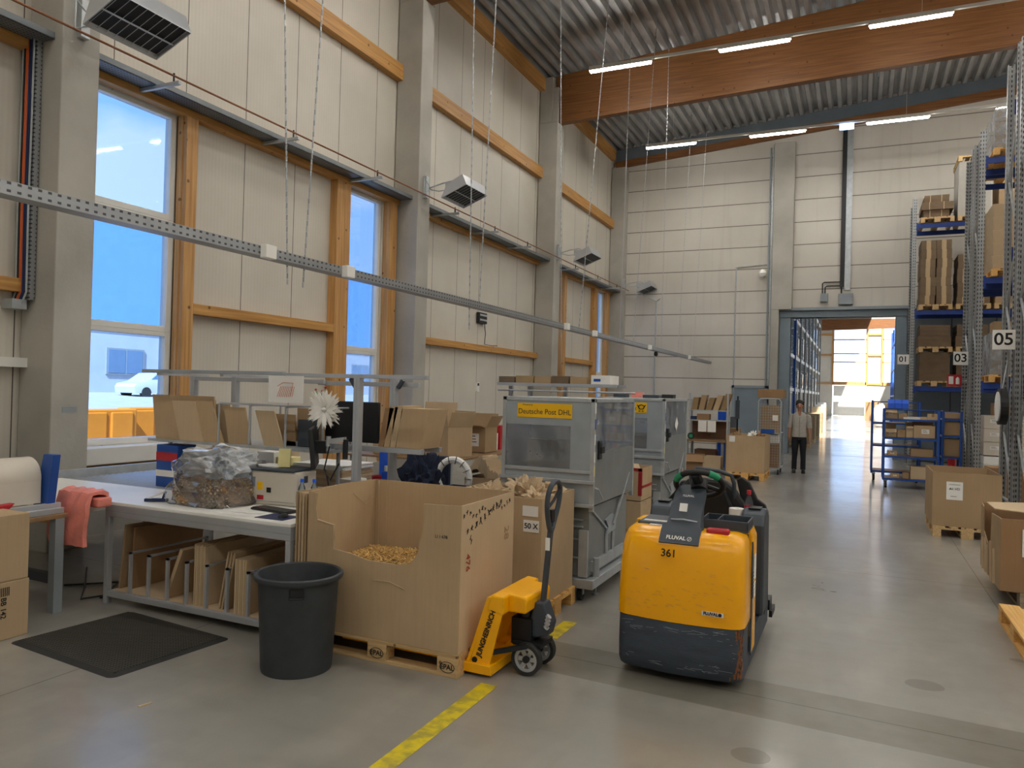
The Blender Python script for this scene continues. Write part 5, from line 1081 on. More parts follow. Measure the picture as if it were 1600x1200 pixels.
    if sx0 is not None:
        sg = B().box(sx0, sx1, y0+.0, y0+.007, 1.565, 1.69).out('company_sign', K['sign'], t)
        text(s, .066, ((sx0+sx1)/2 if 'DHL' in s else sx0+.03, y0-.001, 1.615), FY, K['navyink'], sg, 'lettering', align='CENTER' if 'DHL' in s else 'LEFT', sx=.93)
        if 'DHL' in s: text('Powered by', .02, (sx0+.05, y0-.001, 1.675), FY, K['navyink'], sg, 'small_lettering', align='LEFT')
    return t, sg
c1, s1 = container(-2.90, -2.03, 6.1, 7.36, 1.745, 'front metal mail container with a yellow sign, left of the tow tractor', (-2.755, -2.24, 'Deutsche Post DHL'))
c2, s2 = container(-2.98, -2.11, 9.0, 10.3, 1.745, 'rear metal mail container partly hidden behind the front one', (-2.86, -2.34, 'Deutsche Post'))
b = B(); hx, hz = -2.405, 1.635
b.tube([(hx+.035*math.cos(math.radians(a)), 8.997, hz+.026*math.sin(math.radians(a))) for a in range(-60, 245, 20)], .006, 6); b.tube([(hx-.05, 8.997, hz+.026), (hx-.02, 8.997, hz-.024), (hx+.02, 8.997, hz-.024), (hx+.05, 8.997, hz+.026)], .006, 6); b.box(hx-.035, hx-.01, 8.996, 8.999, hz-.055, hz-.045); b.box(hx+.005, hx+.03, 8.996, 8.999, hz-.055, hz-.045)
b.out('post_horn_emblem', K['ink'], s2)
b = B(); b.box(-2.72, -2.62, 6.097, 6.107, .955, .985); b.box(-2.54, -2.43, 6.097, 6.107, .935, .965); b.out('tape_strip', K['card3'], c1)
B().ob((-2.045+.0-.062, 9.62, 1.42), (.004, .14, .12), (45, 0, 0)).out('paper_sheet', K['paper'], c2); B().box(-2.9, -2.74, 8.99, 8.998, .90, 1.0).out('warning_label', K['paper'], c2)
# parcels visible inside the containers
carton(-2.6, 6.8, .85, .45, .6, .5, 'brown parcel behind the window of the front mail container', m='card2'); carton(-2.6, 6.7, 1.352, .40, .35, .16, 'white parcel on top inside the front mail container', m='paper', tape=False)
carton(-2.55, 9.6, .85, .6, .8, .42, 'brown parcel inside the rear mail container', m='card2')
# red taped carton pair between the containers
t = carton(-2.39, 8.28, .62, .52, .46, .36, 'open upper carton edged with red tape between the containers', m='card', open_=True, flaps={})
b = B(); z0_ = .33; b.box(-.262, .262, -.234, -.231, z0_, .362); b.box(.225, .262, -.234, -.231, .06, .36); b.box(.260, .2635, -.23, -.2, .06, .36); b.box(.2605, .2635, -.23, .23, .14, .17); b.out('red_tape', K['red2'], t)
B().ob((.0, 0, .34), (.34, .3, .02), (8, 0, 20)).out('inner_flap', K['card3'], t)
carton(-2.39, 8.28, .31, .52, .46, .309, 'middle brown carton under the red taped one', m='card'); carton(-2.39, 8.28, 0, .54, .48, .309, 'lowest brown carton under the red taped one', m='card2')
# ================================================================== PACKING BENCHES AT THE LEFT
def aluprof(b, p0, p1, w=.045): return b.beam(p0, p1, w, w)
pb = thing('packing_bench', 'aluminium packing bench with dividers below and a padding bag on top', 'bench', (-4.52, 4.57, 0), world=True)
X0, X1, Y0, Y1 = -5.48, -3.58, 4.13, 5.0
B().box(X0, X1, Y0, Y1, .795, .82).out('worktop', K['wht2'], pb, bev=.004)
b = B(); b.box(X0, X1, Y0, Y0+.045, .70, .795); b.box(X0, X1, Y1-.045, Y1, .70, .795); b.box(X0, X0+.045, Y0+.045, Y1-.045, .70, .795); b.box(X1-.045, X1, Y0+.045, Y1-.045, .70, .795); b.out('top_frame', K['alu'], pb, bev=.004)
b = B(); b.box(X0, X1, Y0-.001, Y0, .742, .752); b.out('groove', K['galvd'], pb)
for x in (X0, X1-.045):
    for y in (Y0, Y1-.045): 
        B().box(x, x+.045, y, y+.045, .0, .70).out('leg', K['alu'], pb, bev=.004)
b = B(); b.box(X0+.045, X1-.045, Y0, Y0+.045, .06, .105); b.box(X0+.045, X1-.045, Y1-.045, Y1, .06, .105); b.out('lower_rail', K['alu'], pb, bev=.004)
B().box(X0+.045, X1-.045, Y0+.045, Y1-.045, .09, .105).out('lower_shelf', K['card3'], pb)
for k in range(8):
    x = -5.22+.205*k
    b = B(); b.box(x-.011, x+.011, Y0+.03, Y0+.052, .105, .43); b.box(x-.011, x+.011, Y0+.03, Y1-.06, .415, .43); b.box(x-.011, x+.011, Y1-.08, Y1-.06, .105, .43); b.out('divider', K['alu'], pb)
BG = 'flat cartons filed under the packing bench'
def board(c, d, rot, label, m='card', group=None, name='flat_carton'):
    b = B(); b.ob((0, 0, 0), d); zmin = min((Euler([math.radians(a) for a in rot]).to_matrix() @ Vector(v)).z for v in b.v)
    o = b.out(name, K[m], label=label, cat='cardboard', group=group, loc=(c[0], c[1], c[2]-zmin)); o.rotation_euler = [math.radians(a) for a in rot]; return o
board((-5.38, 4.58, .107), (.02, .72, .52), (0, 6, 0), 'large flat carton leaning at the left end under the bench', 'card2', BG)
board((-5.30, 4.60, .107), (.02, .70, .50), (0, 4, 0), 'second flat carton from the left under the bench', 'cardb', BG)
board((-4.78, 4.5, .107), (.03, .6, .42), (0, 22, 0), 'flat carton leaning steeply between two dividers under the bench', 'card', BG)
for k in range(6): board((-4.545+.019*k, 4.5, .107), (.015, .62, .46-.01*(k % 2)), (0, 0, 0), '%s sheet of the upright bundle in the middle under the bench' % ['first', 'second', 'third', 'fourth', 'fifth', 'sixth'][k], ['card', 'card3'][k % 2], BG)
for k in range(3): board((-4.26+.03*k, 4.5, .107), (.015, .6, .44), (0, 11, 0), '%s leaning sheet right of the upright bundle under the bench' % ['first', 'second', 'third'][k], 'card', BG)
for k in range(6): board((-4.115+.019*k, 4.47, .107), (.015, .6, .40), (0, 0, 0), '%s sheet of the upright bundle behind the black bin' % ['first', 'second', 'third', 'fourth', 'fifth', 'sixth'][k], ['card3', 'card'][k % 2], BG)
board((-3.86, 4.5, .107), (.015, .6, .36), (0, -8, 0), 'orange brown flat carton leaning at the right under the bench', 'cardb', BG)
for k in range(5): board((-3.555+.027*k, 4.47, .0), (.016, .62, 1.05-.004*k), (0, 0, 0), '%s of the tall flat cartons squeezed between bench and big carton' % ['leftmost', 'second', 'third', 'fourth', 'rightmost'][k], ['card2', 'card', 'card3'][k % 3], 'tall flat cartons beside the bench')

# bag with brown chips
from mathutils import noise as NZ
def blob(c, r, seed, amp, freq, sub=4, flat=.55):
    bm = bmesh.new(); bmesh.ops.create_icosphere(bm, subdivisions=sub, radius=1)
    for v in bm.verts:
        p = v.co*freq+Vector((seed, 0, seed)); k = 1+amp*(abs(NZ.noise(p))*2-.5)+amp*.45*(abs(NZ.noise(p*2.7))*2-.5)
        q = v.co.copy(); ex = .6
        q = Vector([math.copysign(abs(a)**ex, a) for a in q]); v.co = Vector((q.x*r[0], q.y*r[1], v.co.z*r[2]))*k
        if v.co.z < -r[2]*flat: v.co.z = -r[2]*flat
    b = B(); bm.verts.ensure_lookup_table(); b.add([v.co+Vector(c)+Vector((0, 0, r[2]*flat)) for v in bm.verts], [[v.index for v in f.verts] for f in bm.faces]); bm.free(); return b
bg_ = thing('padding_bag', 'big clear plastic bag of brown padding chips on the packing bench', 'bag', (-4.72, 4.52, .822), 0)
b = blob((0, 0, .0), (.285, .23, .165), 4, .10, 2.0); core = b.out('chip_core', K['cardb'], bg_)
random.seed(8); b = B(); pts_ = [Vector(v) for v in b.v]
src = blob((0, 0, 0), (.285, .23, .165), 4, .10, 2.0, 4).v
for k in range(1900):
    v = Vector(random.choice(src)); 
    b.ob(v*random.uniform(.98, 1.03)+Vector((0, 0, .002)), (random.uniform(.012, .026), .010, .006), (random.uniform(0, 360), random.uniform(-60, 60), random.uniform(0, 360)))
    if k % 2 == 0: b.k = 1 if random.random() < .45 else (2 if random.random() < .3 else 0)
b.out('padding_chips', [K['card'], K['card3'], K['cardb']], bg_, kind='stuff')
b = blob((0, 0, -.002), (.305, .255, .33), 9, .16, 2.3, 4, .35); b.out('clear_bag', K['bag'], bg_, smooth=False)
b = blob((.02, .03, .22), (.27, .22, .15), 15, .30, 2.6, 4, .55); b.out('bag_top', K['bag2'], bg_, smooth=False)

# things on the bench
pr = thing('label_printer', 'off-white desktop printer with stickers on the packing bench', 'printer', (-4.27, 4.93-.12, .822), 6)
B().box(-.22, .22, -.12, .16, 0, .27).out('body', K['roll'], pr, bev=.015); B().box(-.215, .2, -.13, .17, .272, .29).out('lid', K['slate'], pr, bev=.008)
b = B(); b.box(-.21, -.17, -.124, -.119, .14, .22); b.out('vent', K['grey'], pr); B().box(-.15, -.10, -.124, -.12, .12, .18).out('orange_sticker', K['sign'], pr); B().box(-.06, -.02, -.124, -.12, .10, .14).out('black_sticker', K['ink'], pr); B().box(-.15, -.09, -.124, -.12, .04, .075).out('red_sticker', K['red'], pr); B().box(-.2, .2, -.125, -.12, .028, .031).out('tray_line', K['grey'], pr); B().box(.215, .223, -.02, .03, .18, .235).out('sticker', K['slate'], pr)
b = B(); b.ob((-.02, -.0, .37), (.10, .02, .15), (-8, 0, 20)); b.out('note_holder', K['ypap'], label='pale yellow note pad holder standing on the printer', cat='holder', loc=(-4.25, 4.83, .822))
B().box(-.1, .12, -.09, .09, 0, .012).out('papers', K['paper'], label='white papers lying on the printer', cat='paper', loc=(-4.42+.0, 4.84, 1.115))
for k, (x, y) in enumerate(((-3.99, 4.72), (-3.90, 4.76))):
    t = thing('water_bottle', '%s clear water bottle with a blue cap beside the printer' % ['left', 'right'][k], 'bottle', (x, y, .821), group='water bottles on the bench')
    B().lathe([(0, 0), (.03, 0), (.032, .02), (.032, .13), (.026, .165), (.012, .195), (.012, .21), (0, .21)], n=16).out('bottle', K['pet'], t, smooth=True); B().cyl((0, 0, .205), (0, 0, .23), .015, 12).out('cap', K['bblue'], t)
t = thing('keyboard', 'black keyboard on the packing bench in front of the printer', 'keyboard', (-4.06, 4.50, .821), -8); B().box(-.2, .2, -.07, .07, 0, .014).out('case', K['black'], t, bev=.004)
for k in range(4): B().box(-.19, .19, -.06+.031*k, -.035+.031*k, .014, .019).out('key_row', K['blackm'], t)
B().box(-3.98, -3.72, 4.20, 4.40, .8205, .8235).out('mouse_pad', K['navy'], label='dark blue mouse pad at the front edge of the bench', cat='mouse pad')
b = B(); b.lathe([(0, .03), (.018, .027), (.028, .015), (.03, 0), (0, 0)], n=16, caps=False); b.v = [(v[0], v[1]*1.6, v[2]) for v in b.v]; b.out('mouse', K['black'], label='dark computer mouse on the blue pad', cat='mouse', loc=(-3.80, 4.30, .824), smooth=True)
b = B()
for k in range(6): b.ob((-4.35+.12*(k % 3), 4.24+.1*(k//3), .8215+.0004*k), (.13, .09, .0006), (0, 0, k*9-20))
b.out('paper_slips', K['paper'], label='loose white paper slips near the front edge of the bench', cat='paper', kind='stuff')
t = thing('hand_stapler', 'blue and white hand tool lying left of the padding bag', 'tool', (-5.13, 4.33, .821), 30); B().box(-.10, .08, -.02, .02, 0, .025).out('base', K['navy'], t, bev=.005); B().beam((-.08, 0, .02), (.06, 0, .08), .02, .015).out('lever', K['wht2'], t); B().beam((.04, 0, .02), (.06, 0, .08), .02, .015).out('post', K['navy'], t)
t = thing('desk_tray', 'grey metal tray of small parts between the bag and the printer', 'tray', (-4.36+.0, 4.63, .821)); bpy.data.objects.remove(t)

# overhead frame of the double bench
fr_ = thing('bench_frame', 'tall aluminium frame over the packing benches with rails and a divided shelf', 'frame', (-4.6, 5.33, 0), world=True)
for (x, y, zb_) in ((-6.16, 5.60, 1.246), (-3.72, 5.06, 0), (-5.60, 5.60, 1.246), (-3.72, 5.58, 0)):
    b = B(); b.box(x-.03, x+.03, y-.03, y+.03, zb_, 1.87); b.out('post', K['alu'], fr_, bev=.004)
    B().box(x-.003, x+.003, y-.0315, y-.030, zb_+.05, 1.86).out('groove', K['galvd'], fr_)
b = B(); b.box(-6.17, -4.46, 4.985, 5.03, 1.872, 1.905); b.out('rail', K['galvd'], fr_, bev=.003)
for xx in (-6.0, -5.2): B().box(xx-.02, xx+.02, 5.03, 5.62, 1.85, 1.872).out('cross_rail', K['alu'], fr_)
b = B(); b.box(-4.46, -3.06, 5.03, 5.075, 1.862, 1.895); b.out('rail', K['alu'], fr_, bev=.003)
b = B(); b.box(-6.2, -4.5, 5.58, 5.62, 1.81, 1.85); b.out('lower_rail', K['alu'], fr_, bev=.003)
b = B(); b.box(-4.6, -3.5, 5.62, 5.66, 1.80, 1.84); b.out('lower_rail', K['alu'], fr_, bev=.003)
b = B(); b.box(-4.9, -3.25, 5.30, 5.345, 1.245, 1.29); b.box(-3.75, -3.25, 5.60, 5.64, 1.245, 1.29); b.out('mid_rail', K['alu'], fr_, bev=.003)
for s_ in (0, 1): B().beam((-3.75+.07*s_, 5.06+.52*s_, 1.79), (-3.80+.17*s_, 5.06+.52*s_, 1.86), .03, .03).out('gusset', K['slate'], fr_)
sh = fr_
B().box(-6.2, -4.05, 5.10, 5.64, 1.22, 1.245).out('shelf_board', K['galv'], sh)
for x in (-5.30, -4.93, -4.52, -4.12):
    b = B(); b.tube([(x, 5.11, 1.245), (x, 5.11, 1.60), (x, 5.5, 1.60), (x, 5.5, 1.245)], .012, 6); b.out('divider', K['alu'], sh)
B().tube([(-5.30, 5.12, 1.61), (-4.12, 5.12, 1.61)], .011, 6).out('top_bar', K['alu'], sh)
b = B()
for x in (-5.56, -4.1): B().box(x-.012, x+.012, 5.30, 5.325, .0, 1.22).out('support', K['alu'], sh)
B().box(-6.16, -6.13, 5.3, 5.33, .0, 1.22).out('support', K['alu'], sh)
UG = 'folded cartons on the upper shelf'
def lean(x, y, z, w, h, ang, th, label, m='card', yaw=0, d=.38):
    b = B(); b.ob((0, 0, h/2), (w, th, h)); o = b.out('folded_carton', K[m], label=label, cat='cardboard', group=UG, loc=(x, y, z)); o.rotation_euler = (math.radians(0), math.radians(ang), math.radians(yaw)); return o
def para(xb, y, z, w, h, sh_, th, label, m='card'):
    """upright parallelogram board: leans sideways by sh_"""
    o = B().prism([(xb, z), (xb+w, z), (xb+w+sh_, z+h), (xb+sh_, z+h)], 'y', y, y+th).out('folded_carton', K[m], label=label, cat='cardboard', group=UG); return o
para(-6.13, 5.13, 1.246, .80, .42, -.06, .012, 'large folded carton with dark slots at the left end of the shelf', 'card')
para(-5.78, 5.105, 1.246, .30, .37, -.12, .010, 'narrow pale folded carton leaning over the slotted one', 'card3')
para(-6.12, 5.20, 1.246, .72, .385, -.05, .012, 'folded carton just behind the slotted one at the left end', 'card2')
carton(-6.0, 5.34, 1.0, .3, .3, .2, 'box with blue and red print tucked under the left end of the upper shelf', m='bblue', tape=False) if 0 else None
b = B(); b.tube([(-5.93, 5.155, 1.56), (-5.85, 5.155, 1.30)], .006, 4); b.tube([(-5.93, 5.155, 1.54), (-5.86, 5.155, 1.545)], .004, 4); b.tube([(-5.86, 5.155, 1.31), (-5.80, 5.155, 1.315)], .004, 4); b.tube([(-6.0, 5.155, 1.31), (-5.94, 5.155, 1.312)], .004, 4)
b.out('slot_marks', K['cardb'], [o for o in bpy.data.objects if str(o.get('label', '')).startswith('large folded carton with dark')][0])
bpy.data.objects['slot_marks'].location = -Vector(bpy.data.objects['slot_marks'].parent.location)
for k, (xb, y, w, h, s2, lb) in enumerate(((-5.62, 5.115, .38, .38, -.17, 'folded carton leaning left, second from the left on the shelf'), (-5.50, 5.20, .36, .35, -.12, 'folded carton behind the second leaning one'), (-5.20, 5.14, .26, .33, -.08, 'folded carton leaning between the first two dividers'), (-4.86, 5.3, .3, .28, -.03, 'darker folded carton in the middle of the shelf'), (-4.80, 5.16, .22, .31, -.12, 'pale folded carton leaning in the right part of the shelf'), (-4.60, 5.35, .3, .34, .0, 'dark folded carton with print at the right end of the shelf'))):
    para(xb, y, 1.246, w, h, s2, .014+.01*(k % 2), lb, ['card', 'card3', 'card', 'card2', 'card3', 'card2'][k])
carton(-4.44, 5.36, 1.246, .18, .16, .24, 'black and grey device standing on the right part of the shelf', m='slate', tape=False, name='device', cat='device')
t = thing('box_row', 'x', 'x'); bpy.data.objects.remove(t)
for k in range(4): carton(-5.95+.22*k, 5.3, .822+.0, .2, .3, .3, '%s carton with blue and red print under the upper shelf, behind the bag' % ['leftmost', 'second', 'third', 'rightmost'][k], m=['paper', 'card', 'paper', 'card3'][k], tape=False) if False else None
t = carton(-5.95, 5.22, .79, .28, .22, .40, 'blue box with red print standing under the left end of the upper shelf', m='blue', tape=False)
B().box(-.138, .138, -.113, -.1105, .25, .33).out('red_print', K['red'], t); B().box(-.138, .138, -.113, -.1105, .10, .16).out('white_print', K['paper'], t)
for k, (x, y, w, h, m) in enumerate(((-5.35, 5.85, .22, .30, 'paper'), (-5.10, 5.82, .18, .26, 'ypap'), (-5.42, 6.1, .3, .34, 'card3'))):
    carton(x, y, .822, w, .16, h, '%s on the rear bench behind the padding bag' % ['white box with a barcode', 'pale yellow small box', 'light brown carton'][k], m=m, tape=False, lab=[(0, h*.6, w*.5, h*.3)] if k == 0 else None)
for k, (x, y) in enumerate(((-4.80, 4.86), (-4.60, 4.90))):
    b = B(); b.cyl((x-.05, y, .90), (x+.05, y, .90), .075, 20); b.out('label_roll', K['paper'], label='%s roll of white labels between bag and printer' % ['left', 'right'][k], cat='roll', group='label rolls on the bench')
# monitors, arm, star, drawing
t = thing('monitor', 'black monitor seen edge-on hanging beside the printer', 'monitor', (-4.13, 5.02, 1.03), 36)
B().ob((0, 0, .25), (.035, .5, .33), (0, -6, 0)).out('case', K['black'], t, bev=.01); B().ob((-.019, 0, .25), (.004, .47, .30), (0, -6, 0)).out('screen', K['screen'], t); B().box(0, .1, -.06, .06, .2, .3).out('mount', K['blackm'], t)
t = thing('monitor', 'large black monitor back behind the white paper star', 'monitor', (-4.10, 5.48, 1.30), 0)
B().box(-.30, .30, -.02, .02, 0, .36).out('case', K['black'], t, bev=.01); B().box(-.05, .05, .02, .08, .1, .2).out('mount', K['blackm'], t); B().box(-.28, .28, .02, .022, .02, .34).out('screen', K['screen'], t)
t = thing('swivel_mount', 'grey swivel mount for a monitor, clamped to the front post', 'mount', (-3.78, 5.0, 1.3), world=True)
B().cyl((-3.79, 5.0, 1.20), (-3.79, 5.0, 1.36), .022, 12).out('clamp', K['blackm'], t); B().beam((-3.79, 5.0, 1.36), (-3.93, 4.97, 1.34), .035, .04).out('arm', K['alu'], t); B().cyl((-3.94, 4.97, 1.30), (-3.94, 4.97, 1.38), .022, 12).out('joint', K['alu'], t)
b = B(); b.tube([(-3.95, 5.0, 1.30), (-4.0, 5.0, 1.10), (-3.92, 4.98, 1.02), (-3.85, 5.0, 1.16)], .006, 6); b.tube([(-4.0, 5.02, 1.1), (-3.96, 5.02, .95), (-3.98, 5.04, .83)], .006, 6); b.out('cable', K['black'], t)
random.seed(21); b = B()
C_ = Vector((0, 0, 0))
for k in range(110):
    a = 2*PI*k/55*1.0+random.uniform(-.03, .03); r = random.uniform(.11, .18); dy = random.uniform(-.045, .045)
    d = Vector((math.cos(a), dy/.14, math.sin(a))).normalized(); s = d.cross(Vector((0, 1, 0))).normalized()
    p1 = d*.02; p2 = d*r*.55+s*.018; p3 = d*r; p4 = d*r*.55-s*.018; b.add([p1, p2, p3, p4, p1+Vector((0, .004, 0)), p2+Vector((0, .004, 0)), p3+Vector((0, .004, 0)), p4+Vector((0, .004, 0))], [(0, 1, 2, 3), (7, 6, 5, 4), (0, 4, 5, 1), (1, 5, 6, 2), (2, 6, 7, 3), (3, 7, 4, 0)])
    if k % 3 == 0:
        for q in (.6, .8): m2 = d*r*q; b.add([m2, m2+d*.03+s*.022, m2+d*.012, m2+Vector((0, .003, 0))], [(0, 1, 2), (0, 2, 3), (0, 3, 1), (1, 3, 2)])
b.lathe([(0, -.02), (.03, 0), (0, .02)], (0, 0, 0), 10, False)
b.out('paper_star', K['wht2'], label='white spiky paper star hanging in front of the black monitor', cat='decoration', loc=(-3.96, 4.93, 1.60))
t = thing('drawing', 'white sheet with an orange pencil drawing clipped to the frame rail', 'paper', (-4.4, 5.0, 1.64), world=True)
B().box(-4.60, -4.22, 4.975, 4.978, 1.64, 1.87).out('sheet', K['paper'], t); b = B()
for k in range(9): b.beam((-4.50+.02*k, 4.973, 1.69), (-4.46+.018*k, 4.973, 1.78), .005, .001)
b.tube([(-4.50, 4.973, 1.78), (-4.44, 4.973, 1.81), (-4.33, 4.973, 1.81), (-4.36, 4.973, 1.70)], .002, 4); b.out('pencil_marks', K['orange'], t)
t = thing('flower', 'small red and pink paper flower stuck above the star', 'flower', (-4.06, 5.0, 1.70))
for k, (dx, dz) in enumerate(((-.05, .06), (.02, .05), (.05, .08))): B().lathe([(0, -.012), (.014, 0), (0, .012)], (dx, 0, dz), 8, False).out('blossom', K['red'], t)
b = B(); b.tube([(0, 0, -.05), (-.05, 0, .06)], .003, 5); b.tube([(0, 0, -.05), (.02, 0, .05)], .003, 5); b.tube([(0, 0, -.05), (.05, 0, .08)], .003, 5); b.out('stem', K['green'], t)
# tall folded cartons right of the posts
for k, (x, w, s2, h, m) in enumerate(((-3.68, .05, .10, .33, 'cardb'), (-3.62, .05, .08, .34, 'card'), (-3.56, .05, .07, .35, 'card3'), (-3.50, .24, .08, .33, 'card'))):
    B().prism([(x, 1.292), (x+w, 1.292), (x+w+s2, 1.292+h), (x+s2*.6, 1.292+h)], 'y', 5.30, 5.6).out('folded_carton', K[m], label='%s folded carton on the mid rail right of the frame posts' % ['leftmost', 'second', 'third', 'widest'][k], cat='cardboard', group='folded cartons on the mid rail')

# second bench, back to back
b2 = thing('packing_bench', 'rear packing bench behind the frame, piled with sheets', 'bench', (-4.6, 6.1, 0), world=True)
B().box(-5.62, -3.65, 5.72, 6.45, .79, .82).out('worktop', K['wht2'], b2, bev=.004)
for x in (-5.60, -3.70):
    for y in (5.74, 6.40): B().box(x, x+.045, y, y+.045, 0, .79).out('leg', K['alu'], b2)
B().box(-5.6, -3.68, 5.76, 6.42, .2, .22).out('lower_shelf', K['dwood'], b2)
for k in range(6): board((-4.72, 6.05, .822+.028*k), (.62-.01*k, .5, .026), (0, 0, 0), '%s flat carton from the bottom in the pile topped with white sheets' % ['lowest', 'second', 'third', 'fourth', 'fifth', 'sixth'][k], ['card', 'card3'][k % 2], 'flat pile on the rear bench')
b = B()
for k in range(8): b.ob((-4.70+.01*math.sin(k), 6.02, .994+.006*k), (.6, .48, .005), (0, 0, 3*math.sin(k*2)))
b.out('paper_sheets', K['paper'], label='pile of large white paper sheets on the rear bench', cat='paper', kind='stuff')
t = thing('bucket', 'red plastic cup on the bench left of the front post', 'cup', (-4.05+.0, 5.84, .822)); B().lathe([(.04, 0), (.045, .02), (.055, .13), (.058, .15), (.05, .15), (.04, .02), (0, .02)], n=20).out('cup', K['red'], t, smooth=True)
t = thing('cleaner_bottle', 'flat blue bottle with an orange flame label between the frame posts', 'bottle', (-3.93, 5.80, .822)); B().box(-.045, .045, -.02, .02, 0, .2).out('bottle', K['bblue'], t, bev=.015); B().cyl((0, 0, .2), (0, 0, .25), .018, 12).out('cap', K['wht2'], t); B().box(-.035, .035, -.022, -.02, .04, .13).out('label', K['orange'], t)
carton(-4.35, 5.85, .822, .2, .2, .10, 'small white box beside the red cup', m='paper', tape=False)
t = thing('small_blue_box', 'x', 'x'); bpy.data.objects.remove(t)
carton(-4.22, 6.25, .822, .12, .12, .35, 'small bright blue box on the rear bench', m='bblue', tape=False)
# chair with dark jacket behind the posts
t = thing('office_chair', 'dark office chair standing behind the frame posts', 'chair', (-4.25, 7.0, 0))
B().box(-.22, .22, -.22, .22, .45, .52).out('seat', K['fab'], t, bev=.03); B().box(-.2, .2, .18, .25, .6, 1.05).out('backrest', K['fab'], t, bev=.03); B().cyl((0, 0, .08), (0, 0, .45), .03, 10).out('column', K['blackm'], t)
for k in range(5): a = 2*PI*k/5; B().beam((0, 0, .1), (.28*math.cos(a), .28*math.sin(a), .05), .04, .03).out('leg', K['black'], t)
jk = crumple('jacket', -4.22, 6.95, .54, (.25, .16, .36), 0, 'dark blue jacket thrown over the office chair', 'jacket', 'fab', 6, .3)
t = thing('strap_reel', 'reel of pale strapping standing behind the frame', 'reel', (-3.72, 6.95, .0), world=True)
b = B(); b.tube([(-3.86+.19*math.cos(2*PI*k/28), 6.95, .86+.19*math.sin(2*PI*k/28)) for k in range(28)], .035, 8, True); b.out('strapping', K['wht2'], t); b = B()
for k in range(14): a = 2*PI*k/14; b.beam((-3.86+.15*math.cos(a), 6.912, .86+.15*math.sin(a)), (-3.86+.23*math.cos(a), 6.912, .86+.23*math.sin(a)), .012, .004)
b.out('band', K['black'], t); b = B(); b.box(-3.89, -3.83, 6.9, 7.0, 0, .68); b.box(-4.0, -3.7, 6.85, 7.05, 0, .04); b.out('stand', K['black'], t)
t = thing('crate', 'dark blue crate with white bags behind the big carton', 'crate', (-3.55, 6.1, 0)); 
b = B()
for q in ((-.25, .25, -.17, -.16), (-.25, .25, .16, .17), (-.25, -.24, -.17, .17), (.24, .25, -.17, .17)): b.box(q[0]+.2, q[1]+.2, q[2]+.2, q[3]+.2, .0, .86)
b.box(-.05, .45, .03, .37, 0, .02); b.out('shell', K['navy'], t)
# open carton with fanned paper, carton with crumpled paper
def tub(x0, x1, y0, y1, z1, lab, m='card2'): return big_open(x0, x1, y0, y1, 0, z1, 'carton', lab, m, .008)
tub(-4.05, -3.62, 7.55, 8.0, .80, 'open carton holding a fanned heap of paper behind the benches')
random.seed(4); b = B()
for k in range(40):
    x = -4.03+.4*k/40; b.ob((x+.01, 7.77, .80+.16*math.sin(PI*min(1, (k+6)/34))), (.008, .36, .16), (random.uniform(-5, 5), 38-60*k/40, 0))
b.out('fanned_paper', K['card3'], label='fanned heap of cream packing paper behind the big carton', cat='paper', kind='stuff')
tub(-3.62, -3.02, 5.2, 5.66, .74, 'open carton of brown paper wads right behind the big carton', 'cardb')
for k in range(5): crumple('crumpled_paper', -3.50+.095*k, 5.42+.03*(k % 2), .68+.02*(k % 2), (.09, .11, .10), 0, '%s brown paper wad behind the big carton' % ['leftmost', 'second', 'middle', 'fourth', 'rightmost'][k], 'paper', ['card3', 'card2', 'cardb', 'card3', 'card'][k], 2.3*k+2, .5)
t = thing('waste_bin', 'black waste bin full of yellowish paper behind the benches', 'bin', (-3.72, 6.75+.0, 0)); t.location = (-4.02+.0, 8.32, 0)
B().lathe([(.17, 0), (.21, .62), (.235, .63), (.235, .66), (.2, .66), (.16, .03), (0, .03)], n=28).out('bin_body', K['black'], t, smooth=True)
for k in range(4): crumple('crumpled_paper', -4.02+[-.08, .07, 0, .1][k], 8.32+[-.05, -.08, .08, .06][k], .58+.04*(k % 2), (.10, .09, .09), 0, '%s pale yellow paper wad in the black waste bin' % ['left', 'front', 'rear', 'right'][k], 'paper', 'ypap', 1.7*k+1, .5)
board((-3.45, 7.6, .0), (.5, .02, .86), (-8, 0, 8), 'tall brown cardboard sheet leaning right of the waste bin', 'card2')

# table with the two open cartons further back, and the bench behind the metal containers
t = thing('work_table', 'long dark wooden work table with open cartons near the left wall', 'table', (-6.1, 10.6, 0), world=True)
B().box(-6.9, -5.1, 9.1, 12.2, .77, .80).out('tabletop', K['brownwood'], t)
for (x, y) in ((-6.85, 9.15), (-5.2, 9.15), (-6.85, 12.1), (-5.2, 12.1)): B().box(x, x+.06, y, y+.06, 0, .77).out('leg', K['grey'], t)
for x in (-6.5, -5.9, -5.5): B().box(x, x+.25, 9.4, 9.7, .0, .3).out('storage_box', K['bblue'], label='bright blue storage box under the long table%s' % {-6.5: ', left', -5.9: ', middle', -5.5: ', right'}[x], cat='box')
carton(-5.45, 9.68, .802, .46, .46, .44, 'tall open carton with raised flaps on the long table', rz=-21, open_=True, flaps={'f': 82, 'l': 84, 'r': 70, 'b': 78})
carton(-5.50, 10.7, .802, .44, .42, .40, 'lower open carton with a label and a folded-out flap on the long table', rz=0, open_=True, m='card2', flaps={'f': 12, 'r': 60, 'b': 80}, lab=[(.03, .2, .16, .2)])
carton(-6.25, 10.6, .802, .6, .3, .62, 'open carton standing behind the tall one on the long table', open_=True, m='card3', flaps={'b': 80})
carton(-6.3, 9.5, .802, .5, .4, .25, 'closed brown carton at the left end of the long table')
carton(-6.62, 11.5, .802, .3, .3, .5, 'white carton at the far end of the long table', m='paper')
